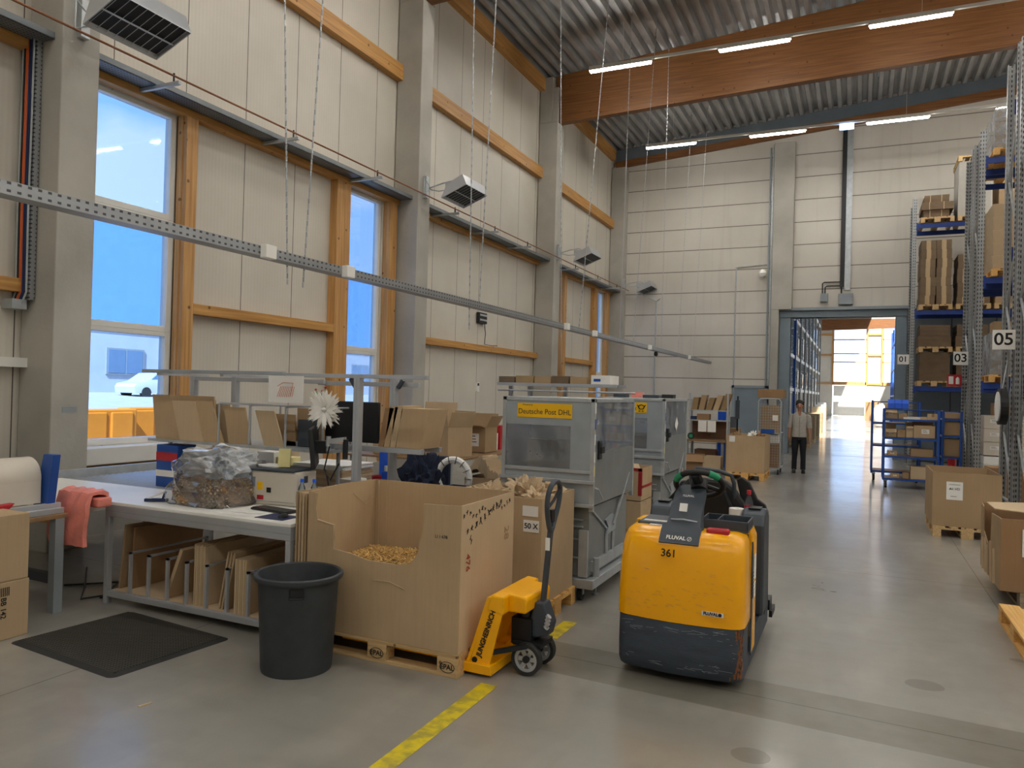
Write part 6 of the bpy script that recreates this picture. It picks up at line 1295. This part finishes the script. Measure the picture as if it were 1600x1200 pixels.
for k in range(3): carton(-5.55+.0, 11.05+.38*k, .802, .3, .3, .28+.12*(k % 2), '%s light box at the far right of the long table' % ['nearest', 'middle', 'farthest'][k], m=['wht2', 'red', 'paper'][k], tape=False)
t = thing('packing_bench', 'aluminium packing bench with a high shelf behind the front mail container', 'bench', (-3.1, 8.2, 0), world=True)
B().box(-3.85, -3.05, 7.95, 8.45, .78, .81).out('worktop', K['wht2'], t)
for x in (-3.80, -3.55, -3.1): B().box(x-.02, x+.02, 8.18, 8.22, 0, 1.85).out('post', K['alu'], t)
b = B(); b.box(-3.88, -2.42, 7.98, 8.02, 1.855, 1.89); b.box(-3.88, -2.42, 8.38, 8.42, 1.855, 1.89); b.box(-3.88, -3.84, 8.02, 8.38, 1.855, 1.89); b.box(-2.9, -2.86, 8.02, 8.38, 1.855, 1.89); b.out('high_shelf', K['alu'], t)
B().tube([(-3.86, 7.97, 1.80), (-2.2, 7.97, 1.80)], .012, 6).out('hanging_rail', K['alu'], t)
for k, (x, w, h, m) in enumerate(((-3.78, .2, .07, 'stkd'), (-3.55, .22, .08, 'stky'), (-3.32, .2, .08, 'card2'), (-3.1, .2, .085, 'stkd'), (-2.88, .2, .08, 'card2'), (-2.62, .22, .10, 'paper'))):
    t = thing('flat_carton_bundle', '%s on the high shelf behind the front container' % ['leftmost dark bundle', 'second bundle', 'third bundle', 'fourth bundle', 'fifth bundle', 'white box with blue print'][k], 'cardboard' if k < 5 else 'box', (x, 8.2, 1.891), group='bundles on the high shelf'); B().box(-w/2, w/2, -.17, .17, 0, h).out('sheets', K[m], t)
    if k == 5: B().box(-.08, .0, -.172, -.17, .03, .06).out('print', K['blue'], t); 
for k, (x, y, w, h, m) in enumerate(((-2.75, 9.3, .16, .05, 'slate'), (-2.55, 9.35, .12, .07, 'pink'), (-2.35, 9.3, .2, .04, 'slate'), (-2.28, 9.9, .15, .05, 'black'))):
    B().box(x-w/2, x+w/2, y-.08, y+.08, 1.746, 1.746+h).out('small_part', K[m], label='%s lying on the lid of the rear mail container' % ['dark flat clip', 'pinkish piece', 'long dark strip', 'black piece'][k], cat='part')

# black bin and rubber mat in the foreground
t = thing('waste_bin', 'large round black plastic bin standing before the big carton', 'bin', (-3.215, 3.80, 0))
prof = [(.0, .012), (.208, .012), (.212, 0), (.218, .0), (.222, .02), (.248, .56), (.252, .572), (.272, .575), (.278, .588), (.275, .603), (.262, .61), (.25, .604), (.246, .59), (.212, .03), (0, .03)]
B().lathe(prof, n=56, caps=False).out('bin_body', K['blk2'], t, smooth=True)
a0 = math.radians(-52+0)
M_ = Matrix.Rotation(math.radians(38), 4, 'Z')
b = B(); b.tube([(-.042, -.255, .56), (-.042, -.262, .50), (.042, -.262, .50), (.042, -.255, .56)], .006, 6); b.tr(M_); b.out('handle', K['blackm'], t)
b = B(); b.box(-.036, .036, -.252, -.245, .505, .555); b.tr(M_); b.out('handle_recess', K['black'], t)
crumple('crumpled_paper', -3.25, 3.82, .03, (.12, .12, .2), 0, 'brown paper scrap inside the black bin', 'paper', 'card', 5, .4)
m, n, bs = nodes('rubber_mat'); v, s = coords(n)
gx = mth(n, 'SINE', mth(n, 'MULTIPLY', s['X'], 2*PI/.028)); gy = mth(n, 'SINE', mth(n, 'MULTIPLY', s['Y'], 2*PI/.02)); g = mth(n, 'MAXIMUM', gx, mth(n, 'MULTIPLY', gy, .8))
n.links.new(mixc(n, ramp(n, g, [(.0, 0.0), (.9, 1.0)]), lin('#1d1b18'), lin('#45413a')), bs.inputs['Base Color']); bs.inputs['Roughness'].default_value = .6; bump(n, g, bs, .8, .01); K['mat'] = m
t = thing('floor_mat', 'black rubber anti-fatigue mat on the floor before the bench', 'mat', (-4.57, 3.60, 0), -5)
b = B(); b.box(-.53, .53, -.395, .395, .001, .016); b.out('mat_field', K['mat'], t)
b = B(); R0 = [(x, y) for x, y, z in rrect(-.575, .575, -.44, .44, .05, 0)[:24]]
b.loft([[(x, y, .0005) for x, y in R0], [(x*.925, y*.90, .014) for x, y in R0]]); b.out('mat_edge', K['rubber'], t)

# left table with paper roll, red cutter, pink film, stacked cartons
carton(-5.60, 3.035, 0, .69, .71, .395, 'lower brown carton with print at the left edge of the picture', tape=False)
cc = [o for o in bpy.data.objects if str(o.get('label', '')).startswith('lower brown carton with print')][0]
text('BB 142', .05, (.3465, -.02+.20, .22), (0, 90, 0), K['ink'], cc, bold=.001); text('Art. 12142', .04, (.3465, .14, .18), (0, 90, 0), K['ink'], cc)
b = B(); b.tube([(.3465, .02, .29), (.3465, .08, .29), (.3465, .05, .34)], .003, 4, True); b.tube([(.3465, .05+.035*math.cos(2*PI*k/16), .12+.035*math.sin(2*PI*k/16)) for k in range(16)], .002, 4, True)
for k in range(7): b.box(.346, .347, .14+.012*k, .146+.012*k, .30, .36)
b.out('print', K['ink'], cc)
carton(-5.60, 3.03, .397, .69, .70, .455, 'upper brown carton at the left edge of the picture')
t = thing('work_table', 'wooden work table with a paper roll at the left edge', 'table', (-6.0, 3.0, 0), world=True)
B().box(-6.30, -5.54, 1.7, 3.86, .72, .755).out('tabletop', K['brownwood'], t, bev=.004)
for (x, y, m) in ((-5.61, 3.76, 'grey'), (-6.35, 3.76, 'black'), (-6.35, 1.8, 'grey')): B().box(x, x+.07, y, y+.07, 0, .72).out('leg', K[m], t)
B().box(-6.28, -5.61, 3.77, 3.83, .22, .29).out('cross_bar', K['slate'], t); b = B(); b.prism([(3.6, .72), (3.76, .72), (3.76, .58)], 'x', -6.32, -6.28); b.out('bracket', K['black'], t)
t = thing('paper_cutter', 'aluminium cutting rail with a red slider along the left table', 'cutter', (-5.7, 3.2, .756), world=True)
b = B(); b.box(-5.66, -5.56, 2.0, 3.84, .757, .80); b.box(-5.65, -5.60, 2.0, 3.84, .80, .835); b.out('rail', K['alu'], t, bev=.003)
b = B(); b.prism([(3.22, .79), (3.40, .82), (3.46, .88), (3.30, .87)], 'x', -5.61, -5.55); b.out('slider', K['red'], t, bev=.006)
t = thing('paper_roll', 'wide cream roll of packing paper mounted on the left table', 'paper roll', (-5.95, 3.0, .8), world=True)
b = B(); b.cyl((-5.82, 1.9, 1.03), (-5.82, 3.72, 1.03), .155, 40); b.out('roll', K['roll'], t, smooth=True); B().pane((-5.667, 1.9, 1.05), (-5.667, 3.72, 1.05), (-5.665, 3.72, .84), (-5.665, 1.9, .84), .003).out('paper_web', K['roll'], t)
b = B(); b.prism([(-5.80, .757), (-5.62, .757), (-5.56, 1.21), (-5.68, 1.21)], 'y', 3.74, 3.80); b.out('blue_bracket', K['blue'], t, bev=.004)
b = B(); b.prism([(-5.80, .757), (-5.62, .757), (-5.56, 1.21), (-5.68, 1.21)], 'y', 1.82, 1.88); b.out('blue_bracket', K['blue'], t)
# roller table to the wall
t = thing('roller_conveyor', 'white roller table under the large left window', 'conveyor', (-6.4, 5.0, 0), world=True)
B().box(-7.3, -5.52, 3.97, 5.0, .74, .79).out('table_board', K['wht2'], t, bev=.004); B().box(-7.3, -5.75, 5.0, 6.9, .70, .74).out('roller_bed', K['alu'], t)
for k in range(26): B().cyl((-7.25, 5.04+.07*k, .765), (-5.8, 5.04+.07*k, .765), .024, 10).out('roller', K['alu'], t)
b = B(); b.box(-7.36, -7.3, 3.97, 6.9, .72, .86); b.out('side_guard', K['galv'], t); B().box(-5.80, -5.76, 5.0, 6.9, .7, .80).out('side_guard', K['galv'], t)
for (x, y) in ((-7.25, 4.05), (-5.62, 4.6), (-7.25, 6.8), (-5.85, 6.8)): B().box(x, x+.05, y, y+.05, 0, .72).out('leg', K['slate'], t)
B().box(-7.2, -5.6, 4.03, 4.07, .60, .66).out('front_rail', K['girt'], t)
pk = thing('film_bundle', 'folded pink plastic film hanging over the edge of the roller table', 'film', (-5.4, 3.93, .5), world=True)
rings = []
def film_ring(y, z, xa, xb, t_, ph):
    r = []
    for k in range(13): u = k/12; r.append((xa+(xb-xa)*u, y-t_/2+.006*math.sin(u*9+ph), z+.004*math.sin(u*14+ph)))
    for k in range(13): u = 1-k/12; r.append((xa+(xb-xa)*u, y+t_/2+.006*math.sin(u*8+ph), z))
    return r
seq = [(4.22, .812, 0), (4.10, .83, 1), (3.98, .835, 2)]
b = B()
path = [(4.09, .86), (4.05, .885), (4.0, .895), (3.955, .885), (3.93, .83), (3.92, .74), (3.916, .66), (3.912, .58), (3.91, .50)]
top = []; 
for i, (y, z) in enumerate(path):
    nrm = (0, 1) if i < 3 else ((-.7, .7) if i == 3 else (-1, 0)); th = .035+.006*math.sin(i*2.1); ring_ = []
    for s2 in (1, 0):
        for k in (range(15) if s2 else range(14, -1, -1)):
            u = k/14; x = -5.76+.37*u+.008*math.sin(i*1.7)-(.04 if i > 5 else 0)*(1-u)
            off = th*s2*(1+.25*math.sin(u*21+i*1.3)); ring_.append((x, y+nrm[0]*off-(0.006*math.sin(u*13+i) if s2 else 0), z+nrm[1]*off))
    top.append(ring_)
b.loft(top); b.out('film', K['pink'], pk, smooth=True)
B().box(-5.72, -5.36, 3.975, 4.10, .792, .868).out('folded_stack', K['pink'], pk, bev=.015)
b = B(); b.tube([(-6.2, 4.3, .01), (-5.9, 4.6, .01), (-5.6, 4.2, .01), (-5.45, 4.0+.5, .01), (-5.3, 5.3, .01)], .008, 6); b.tube([(-6.6, 4.8, .01), (-6.0, 4.35, .01), (-5.7, 4.1, .01), (-5.5, 4.55, .01)], .008, 6); b.tube([(-5.62, 4.9, .55), (-5.66, 4.8, .3), (-5.8, 4.7, .25), (-5.85, 4.75, .1), (-5.7, 5.0, .02)], .007, 6)
b.out('power_cord', K['black'], label='black power cords on the floor under the left tables', cat='cord')
b = B(); b.beam((-3.56, 2.92, .004), (-3.54, 2.99, .004), .012, .006); b.out('wood_splinter', K['card3'], label='small pale splinter lying on the floor before the mat', cat='debris')
# ================================================================== FAR END OF THE HALL
pallet(-2.19, 17.4, 0, 90, 'pallet under the big plain carton near the woman', m='pal_new', detail=True)
bc3 = big_open(-2.60, -1.80, 16.9, 17.95, .146, .95, 'pallet_carton', 'big plain brown pallet carton beside the roll cage near the woman', 'card')
B().box(-2.54, -2.42, 16.892, 16.898, .80, .93).out('paper_label', K['paper'], bc3)
for k, (x, y) in enumerate(((-2.42, 17.2), (-2.1, 17.3), (-1.92, 17.1))): crumple('crumpled_paper', x, y, .84, (.10, .12, .11), 0, '%s in the plain carton near the woman' % ['brown cardboard piece', 'white film wad', 'brown paper wad'][k], 'paper', ['card2', 'wht2', 'cardb'][k], 3*k+1, .5)
t = thing('packing_desk', 'wooden packing desk with shelves of folded cartons by the far gateway', 'desk', (-3.25, 18.4, 0), world=True)
B().box(-3.75, -2.80, 18.0, 18.75, .70, .74).out('desktop', K['brownwood'], t)
for (x, y) in ((-3.72, 18.05), (-2.90, 18.65), (-2.90, 18.05), (-3.72, 18.65)): B().box(x, x+.06, y, y+.06, 0, .7).out('leg', K['grey'], t)
for x in (-3.74, -2.84):
    B().box(x, x+.04, 18.4, 18.44, .74, 1.85).out('post', K['galv'], t); B().box(x, x+.04, 18.68, 18.72, .74, 1.7).out('post', K['galv'], t)
for z in (1.18, 1.42): B().box(-3.75, -2.80, 18.38, 18.74, z, z+.025).out('shelf', K['galv'], t)
B().box(-3.72, -2.84, 18.70, 18.72, .74, 1.18).out('rear_panel', K['dwood'], t)
for x0, nm in ((-3.50, 'left'), (-3.28, 'right')): B().box(x0, x0+.2, 18.372, 18.378, .92, 1.19).out('notice', K['paper'], t)
for k in range(5):
    x = -3.68+.17*k; h = .30+.06*(k % 2)+(.10 if k == 4 else 0); s2 = .05+.02*k
    B().prism([(x, 1.446), (x+.13, 1.446), (x+.13+s2, 1.446+h), (x+s2, 1.446+h)], 'y', 18.42, 18.68).out('folded_carton', K[['stkx', 'card2', 'stkx', 'card', 'stkx'][k]], label='%s leaning bundle of folded cartons on the far packing desk' % ['leftmost', 'second', 'third', 'fourth', 'tallest right'][k], cat='cardboard', group='bundles on the far desk')
carton(-3.4, 18.55, 1.206, .3, .2, .14, 'small open brown tray on the middle shelf of the far desk', m='cardb', tape=False); carton(-3.65, 18.55, 1.206, .15, .2, .08, 'dark blue box on the middle shelf of the far desk', m='navy', tape=False)
t = thing('tape_dispenser', 'small green and black tape dispenser on the far desk', 'tape dispenser', (-3.62, 18.15, .741)); b = B(); b.cyl((0, -.02, .08), (0, .02, .08), .08, 16); b.out('roll', K['black'], t); B().cyl((0, -.022, .08), (0, .022, .08), .045, 12).out('core', K['green'], t)
carton(-3.45, 17.75, 0, .46, .4, .42, 'orange brown carton on the floor before the far desk', m='cardb', rz=8, open_=True, flaps={'f': -50}); carton(-3.02, 17.75, 0, .4, .4, .40, 'pale open carton on the floor before the far desk', m='card3', open_=True, flaps={})
carton(-3.3, 18.45, 0, .5, .4, .5, 'dark brown carton under the far desk', m='dwood', tape=False)
t = thing('packing_desk', 'white desk with a monitor before the door in the end wall', 'desk', (-2.6, 20.5, 0), world=True)
B().box(-3.4, -2.1, 20.1, 20.9, .72, .75).out('desktop', K['wht2'], t)
for (x, y) in ((-3.36, 20.15), (-2.18, 20.15), (-3.36, 20.8), (-2.18, 20.8)): B().box(x, x+.05, y, y+.05, 0, .72).out('leg', K['grey'], t)
t = thing('monitor', 'dark monitor seen from the side on the white desk by the door', 'monitor', (-3.0, 20.5, .752), 80); B().box(-.25, .25, -.02, .02, .15, .5).out('case', K['black'], t); B().box(-.1, .1, -.08, .08, 0, .02).out('foot', K['black'], t); B().box(-.02, .02, 0, .04, .02, .3).out('stand', K['black'], t)
carton(-2.6, 20.5, .752, .4, .2, .02, 'dark keyboard on the white desk by the door', m='black', tape=False, name='keyboard', cat='keyboard')
B().box(-3.20, -3.0, 19.35, 19.4, 0, 1.75).out('blue_panel', K['bblue'], label='tall bright blue panel standing right of the far packing desk', cat='panel')
t = thing('coat_stand', 'dark stand with yellow and black straps beside the blue panel', 'stand', (-2.66, 18.9, 0)); B().cyl((0, 0, 0), (0, 0, 1.8), .02, 8).out('pole', K['blackm'], t); B().lathe([(0, 0), (.16, 0), (.16, .02), (0, .03)], n=16, caps=False).out('base', K['blackm'], t); B().box(-.05, .05, -.03, .03, 1.25, 1.7).out('straps', K['slate'], t)
carton(-2.78, 19.0+.25, .0, .3, .3, 1.0, 'orange brown tall carton standing right of the far desk', m='cardb', tape=False)
# roll cage
t = thing('roll_cage', 'wire roll cage with cartons inside, left of the woman', 'roll cage', (-1.85, 18.75, 0), world=True)
xa, xb, ya, yb = -2.12, -1.62, 18.4, 19.15
for y in (ya, yb): B().tube([(xa, y, .16), (xa, y, 1.70), (xa+.05, y, 1.76), (xb-.05, y, 1.76), (xb, y, 1.70), (xb, y, .16)], .016, 8).out('end_frame', K['galv'], t)
for y in (ya, yb):
    b = B()
    for k in range(1, 9): b.box(xa+(xb-xa)*k/9-.0025, xa+(xb-xa)*k/9+.0025, y-.003, y+.003, .2, 1.62)
    for k in range(24): b.box(xa, xb, y-.003, y+.003, .2+.062*k, .205+.062*k)
    b.out('mesh_panel', K['galv'], t)
b = B(); b.box(xa, xb, ya, yb, .14, .165); b.out('base', K['galv'], t); B().box(xa, xb, ya, yb, .95, .97).out('shelf', K['galv'], t)
for (x, y) in ((xa+.04, ya+.05), (xb-.04, ya+.05), (xa+.04, yb-.05), (xb-.04, yb-.05)): B().cyl((x-.015, y, .06), (x+.015, y, .06), .06, 12).out('caster', K['rubber'], t)
B().box(-1.80, -1.68, ya-.008, ya-.004, 1.25, 1.38).out('paper_label', K['paper'], t); B().box(-2.05, -1.75, ya-.03, ya-.01, .95, 1.05).out('blue_strap', K['blue'], t)
carton(-1.87, 18.78, .972, .42, .6, .62, 'brown carton inside the upper part of the roll cage', m='card2', tape=False); carton(-1.87, 18.78, .167, .42, .6, .55, 'brown carton inside the lower part of the roll cage', m='cardb'); carton(-1.87, 18.78, .72, .4, .5, .2, 'white carton in the middle of the roll cage', m='paper', tape=False)
carton(-1.86, 18.8, 1.778, .58, .7, .20, 'long brown carton lying across the top of the roll cage', m='cardb')

# ------------------------------------------------------------------ the woman
def ell(cx, cy, z, rx, ry, n=20, ph=0): return [(cx+rx*math.cos(2*PI*k/n+ph), cy+ry*math.sin(2*PI*k/n+ph), z) for k in range(n)]
pe = thing('person', 'dark-haired person in pale short-sleeved jacket and black trousers standing in the aisle', 'person', (-1.27, 19.3, 0), 4)
bm = bmesh.new(); sk = bm.verts.layers.skin.verify(); V_ = {}
def jt(n_, co, r, par=None):
    v = bm.verts.new(co); v[sk].radius = (r, r) if not isinstance(r, tuple) else r; V_[n_] = v
    if par: bm.edges.new((V_[par], v))
    else: v[sk].use_root = True
jt('pel', (0, 0, .93), (.13, .10)); jt('wai', (0, 0, 1.08), (.115, .085), 'pel'); jt('che', (0, .0, 1.26), (.14, .10), 'wai'); jt('nb', (0, .01, 1.42), (.07, .06), 'che'); jt('nk', (0, .0, 1.49), .048, 'nb')
jt('ch', (0, -.02, 1.545), (.062, .066), 'nk'); jt('fa', (0, -.012, 1.61), (.078, .09), 'ch'); jt('to', (0, .0, 1.675), (.068, .08), 'fa')
for s in (-1, 1):
    q = 'l' if s < 0 else 'r'
    jt('sh'+q, (s*.17, .01, 1.38), .052, 'che'); jt('el'+q, (s*.215, .03, 1.11), .038, 'sh'+q); jt('wr'+q, (s*.235, -.03, .89), .026, 'el'+q); jt('pa'+q, (s*.238, -.045, .82), (.018, .038), 'wr'+q)
    jt('hi'+q, (s*.085, 0, .84), .085, 'pel'); jt('kn'+q, (s*.095, -.01, .49), .052, 'hi'+q); jt('an'+q, (s*.10, .015, .10), .036, 'kn'+q); jt('fo'+q, (s*.108, -.08, .045), .024, 'an'+q)
me_ = bpy.data.meshes.new('tmp'); bm.to_mesh(me_); bm.free(); to_ = bpy.data.objects.new('tmp', me_); COL.objects.link(to_)
to_.modifiers.new('s', 'SKIN'); ss = to_.modifiers.new('u', 'SUBSURF'); ss.levels = 2
dg = bpy.context.evaluated_depsgraph_get(); ev = to_.evaluated_get(dg).to_mesh(); b = B(); b.add([v.co[:] for v in ev.vertices], [tuple(p.vertices) for p in ev.polygons]); bpy.data.objects.remove(to_)
for s in (-1, 1):     # fingers and thumb, ears
    for k, (dy, L) in enumerate(((-.030, .062), (-.012, .070), (.006, .066), (.022, .052))):
        x = s*.238; y = -.045+dy; b.tube([(x, y, .80), (x-s*.004, y-.002, .80-L*.5), (x-s*.014, y-.004, .80-L)], .0085, 7)
    b.tube([(s*.236, -.075, .835), (s*.230, -.095, .805), (s*.226, -.100, .78)], .0095, 7)
    b.lathe([(0, -.022), (.012, -.01), (.012, .012), (0, .022)], (s*.080, .0, 1.605), 8, False)
b.prism([(-.105, 1.58), (-.125, 1.585), (-.10, 1.625)], 'x', -.012, .012)
b.k = 1
for s in (-1, 1): b.lathe([(0, -.006), (.009, 0), (0, .006)], (s*.030, -.096, 1.625), 8, False)
b.k = 2; b.box(-.022, .022, -.098, -.088, 1.557, 1.566)
b.out('body', [K['skin'], K['ink'], mat('lips', '#8f4a44', .5)], pe, smooth=True)
b = blob((0, .022, 1.545), (.098, .092, .105), 5, .14, 3, 3, 1.0); b.v = [(v[0], v[1]+(.03 if v[2] < 1.645 and v[1] < -.02 else 0)*1.6, v[2]) for v in b.v]; b.out('hair', K['hair'], pe, smooth=True)
b = B(); b.loft([ell(0, 0, z, rx, ry) for z, rx, ry in ((.86, .165, .125), (.90, .172, .13), (1.00, .160, .122), (1.10, .152, .118), (1.22, .168, .130), (1.32, .175, .128), (1.39, .165, .105), (1.435, .11, .08), (1.455, .075, .065))], cap=False)
for s in (-1, 1): b.loft([ell(s*.13, .01, 1.41, .06, .06, 14)] + [ell(x*s, y, z, r, r*1.05, 14) for x, y, z, r in ((.185, .012, 1.385, .062), (.205, .02, 1.28, .062), (.22, .026, 1.17, .058), (.228, .026, 1.08, .060))], cap=False)
b.out('jacket', K['shirt'], pe, smooth=True)
B().box(-.003, .003, -.136, -.128, .88, 1.34).out('zip', K['slate'], pe); b = B(); b.prism([(-.045, 1.45), (.045, 1.45), (0, 1.33)], 'y', -.112, -.100); b.out('neckline', K['skin'], pe)
b = B(); b.loft([ell(0, 0, z, rx, ry) for z, rx, ry in ((.80, .155, .118), (.90, .150, .115))])
for s in (-1, 1): b.loft([ell(s*x, y, z, r, r*1.1, 16) for x, y, z, r in ((.075, 0, .86, .088), (.085, 0, .72, .088), (.092, -.005, .5, .066), (.098, .005, .3, .058), (.10, .01, .08, .058))])
b.out('trousers', K['trous'], pe, smooth=True)
for s in (-1, 1): b = B(); b.loft([[(s*.108+x, y, z) for x, y in ((-.04, .06), (.04, .06), (.045, -.05), (.042, -.14), (.02, -.175), (-.02, -.175), (-.042, -.14), (-.045, -.05))] for z in (0, .03)] + [[(s*.106+x*.85, y*.8+.01, .085) for x, y in ((-.04, .06), (.04, .06), (.045, -.03), (.04, -.06), (.02, -.09), (-.02, -.09), (-.04, -.06), (-.045, -.03))]]); b.out('shoe', K['shoe'], pe, smooth=True)

# ------------------------------------------------------------------ storage in the next hall
rk = thing('pallet_rack', 'long rack full of pale wrapped goods inside the next hall, left side', 'rack', (-2.7, 36, 0), world=True)
for y in [26.6+2.8*k for k in range(9)]:
    for x in (-2.2, -3.3): B().box(x, x+.09, y, y+.1, 0, 7.2).out('upright', K['blue'] if y < 30 else K['perf'], rk)
for z in (2.15, 3.35, 4.75, 6.2):
    for k in range(8): y = 26.7+2.8*k; b = B(); b.box(-2.2, -2.15, y, y+2.7, z-.12, z); b.box(-3.3, -3.25, y, y+2.7, z-.12, z); b.out('beam', K['wht2'], rk)
    B().box(-3.25, -2.2, 26.7, 49.1, z-.02, z-.005).out('deck_panel', K['galv'], rk)
lv = {2.15: 'first', 3.35: 'second', 4.75: 'third', 6.2: 'fourth'}
o1 = 'first second third fourth fifth sixth seventh eighth ninth tenth eleventh twelfth thirteenth fourteenth fifteenth sixteenth seventeenth eighteenth nineteenth twentieth'.split()
ORD = o1+['twenty-'+q for q in o1[:9]]+['thirtieth']
pg = thing('wrapped_goods', 'x', 'goods', (0, 0, 0)); B().box(-.5, .5, -.12, .12, 0, .95).out('stock', K['wht2'], pg, bev=.02); B().box(-.505, .505, -.125, .125, .1, .9).out('wrapping', K['film'], pg)
fst = True; random.seed(5)
for z in (2.15, 3.35, 4.75, 6.2):
    for k in range(30):
        y = 26.95+.74*k; lb = 'pale wrapped goods, %s level of the next hall rack, %s from the gateway' % (lv[z], ORD[k])
        if fst: o = pg; o.location = (-2.72, y, z); o['label'] = lb; o['group'] = 'wrapped goods on the %s level' % lv[z]; fst = False
        else: o = dup(pg, (-2.72, y, z), 0, lb, 'wrapped goods on the %s level' % lv[z])
        o.scale = (1, random.uniform(.8, 1.5), random.uniform(.75, 1.15) if z != 2.15 else random.uniform(.7, .95))
for k in range(4):
    y = 29.6+3.2*k; nm = ['nearest', 'second', 'third', 'farthest'][k]
    pallet(-1.95, y, 0, 90, '%s pallet of the row left of the aisle in the next hall' % nm)
    for j in range(4): carton(-1.95, y, .146+.24*j, .8, 1.15, .235, '%s carton layer on the %s pallet in the next hall' % (['lowest', 'second', 'third', 'topmost'][j], nm), m='card2', tape=False, group='carton layers on the aisle pallets')
for k in range(3): carton(-2.0-.12*k, 43.5+3.0*k, 0, .9, 1.2, 1.35+.1*k, '%s pale tall box further along the next hall aisle' % ['nearest', 'middle', 'farthest'][k], m=['card3', 'paper', 'paper'][k], tape=False)
rr = thing('pallet_rack', 'blue rack frames inside the next hall, right side', 'rack', (3.1, 70, 0), world=True)
for y in (62, 65, 68, 71): 
    for x in (2.45, 3.4): B().box(x, x+.1, y, y+.1, 0, 7.5).out('upright', K['blue'], rr)
for z in (2.2, 4.2, 6.2): B().box(2.45, 2.5, 62, 71, z-.12, z).out('beam', K['blue'], rr)
for k in range(2): carton(1.15, 80-8*k, 0, 1.1, 1.1, 1.6, '%s yellow and brown crate stack right of the far gate' % ['rear', 'front'][k], m=['sign', 'cardb'][k], tape=False)
b = blob((1.35, 55, 0), (.5, .7, .75), 3, .15, 1.5, 3, 1.0); b.out('wrapped_bale', K['wht2'], label='white wrapped bale on the floor right of the next hall aisle', cat='bale', smooth=True)
for o in bpy.data.objects:
    if o.get('world_built') is not None: del o['world_built']
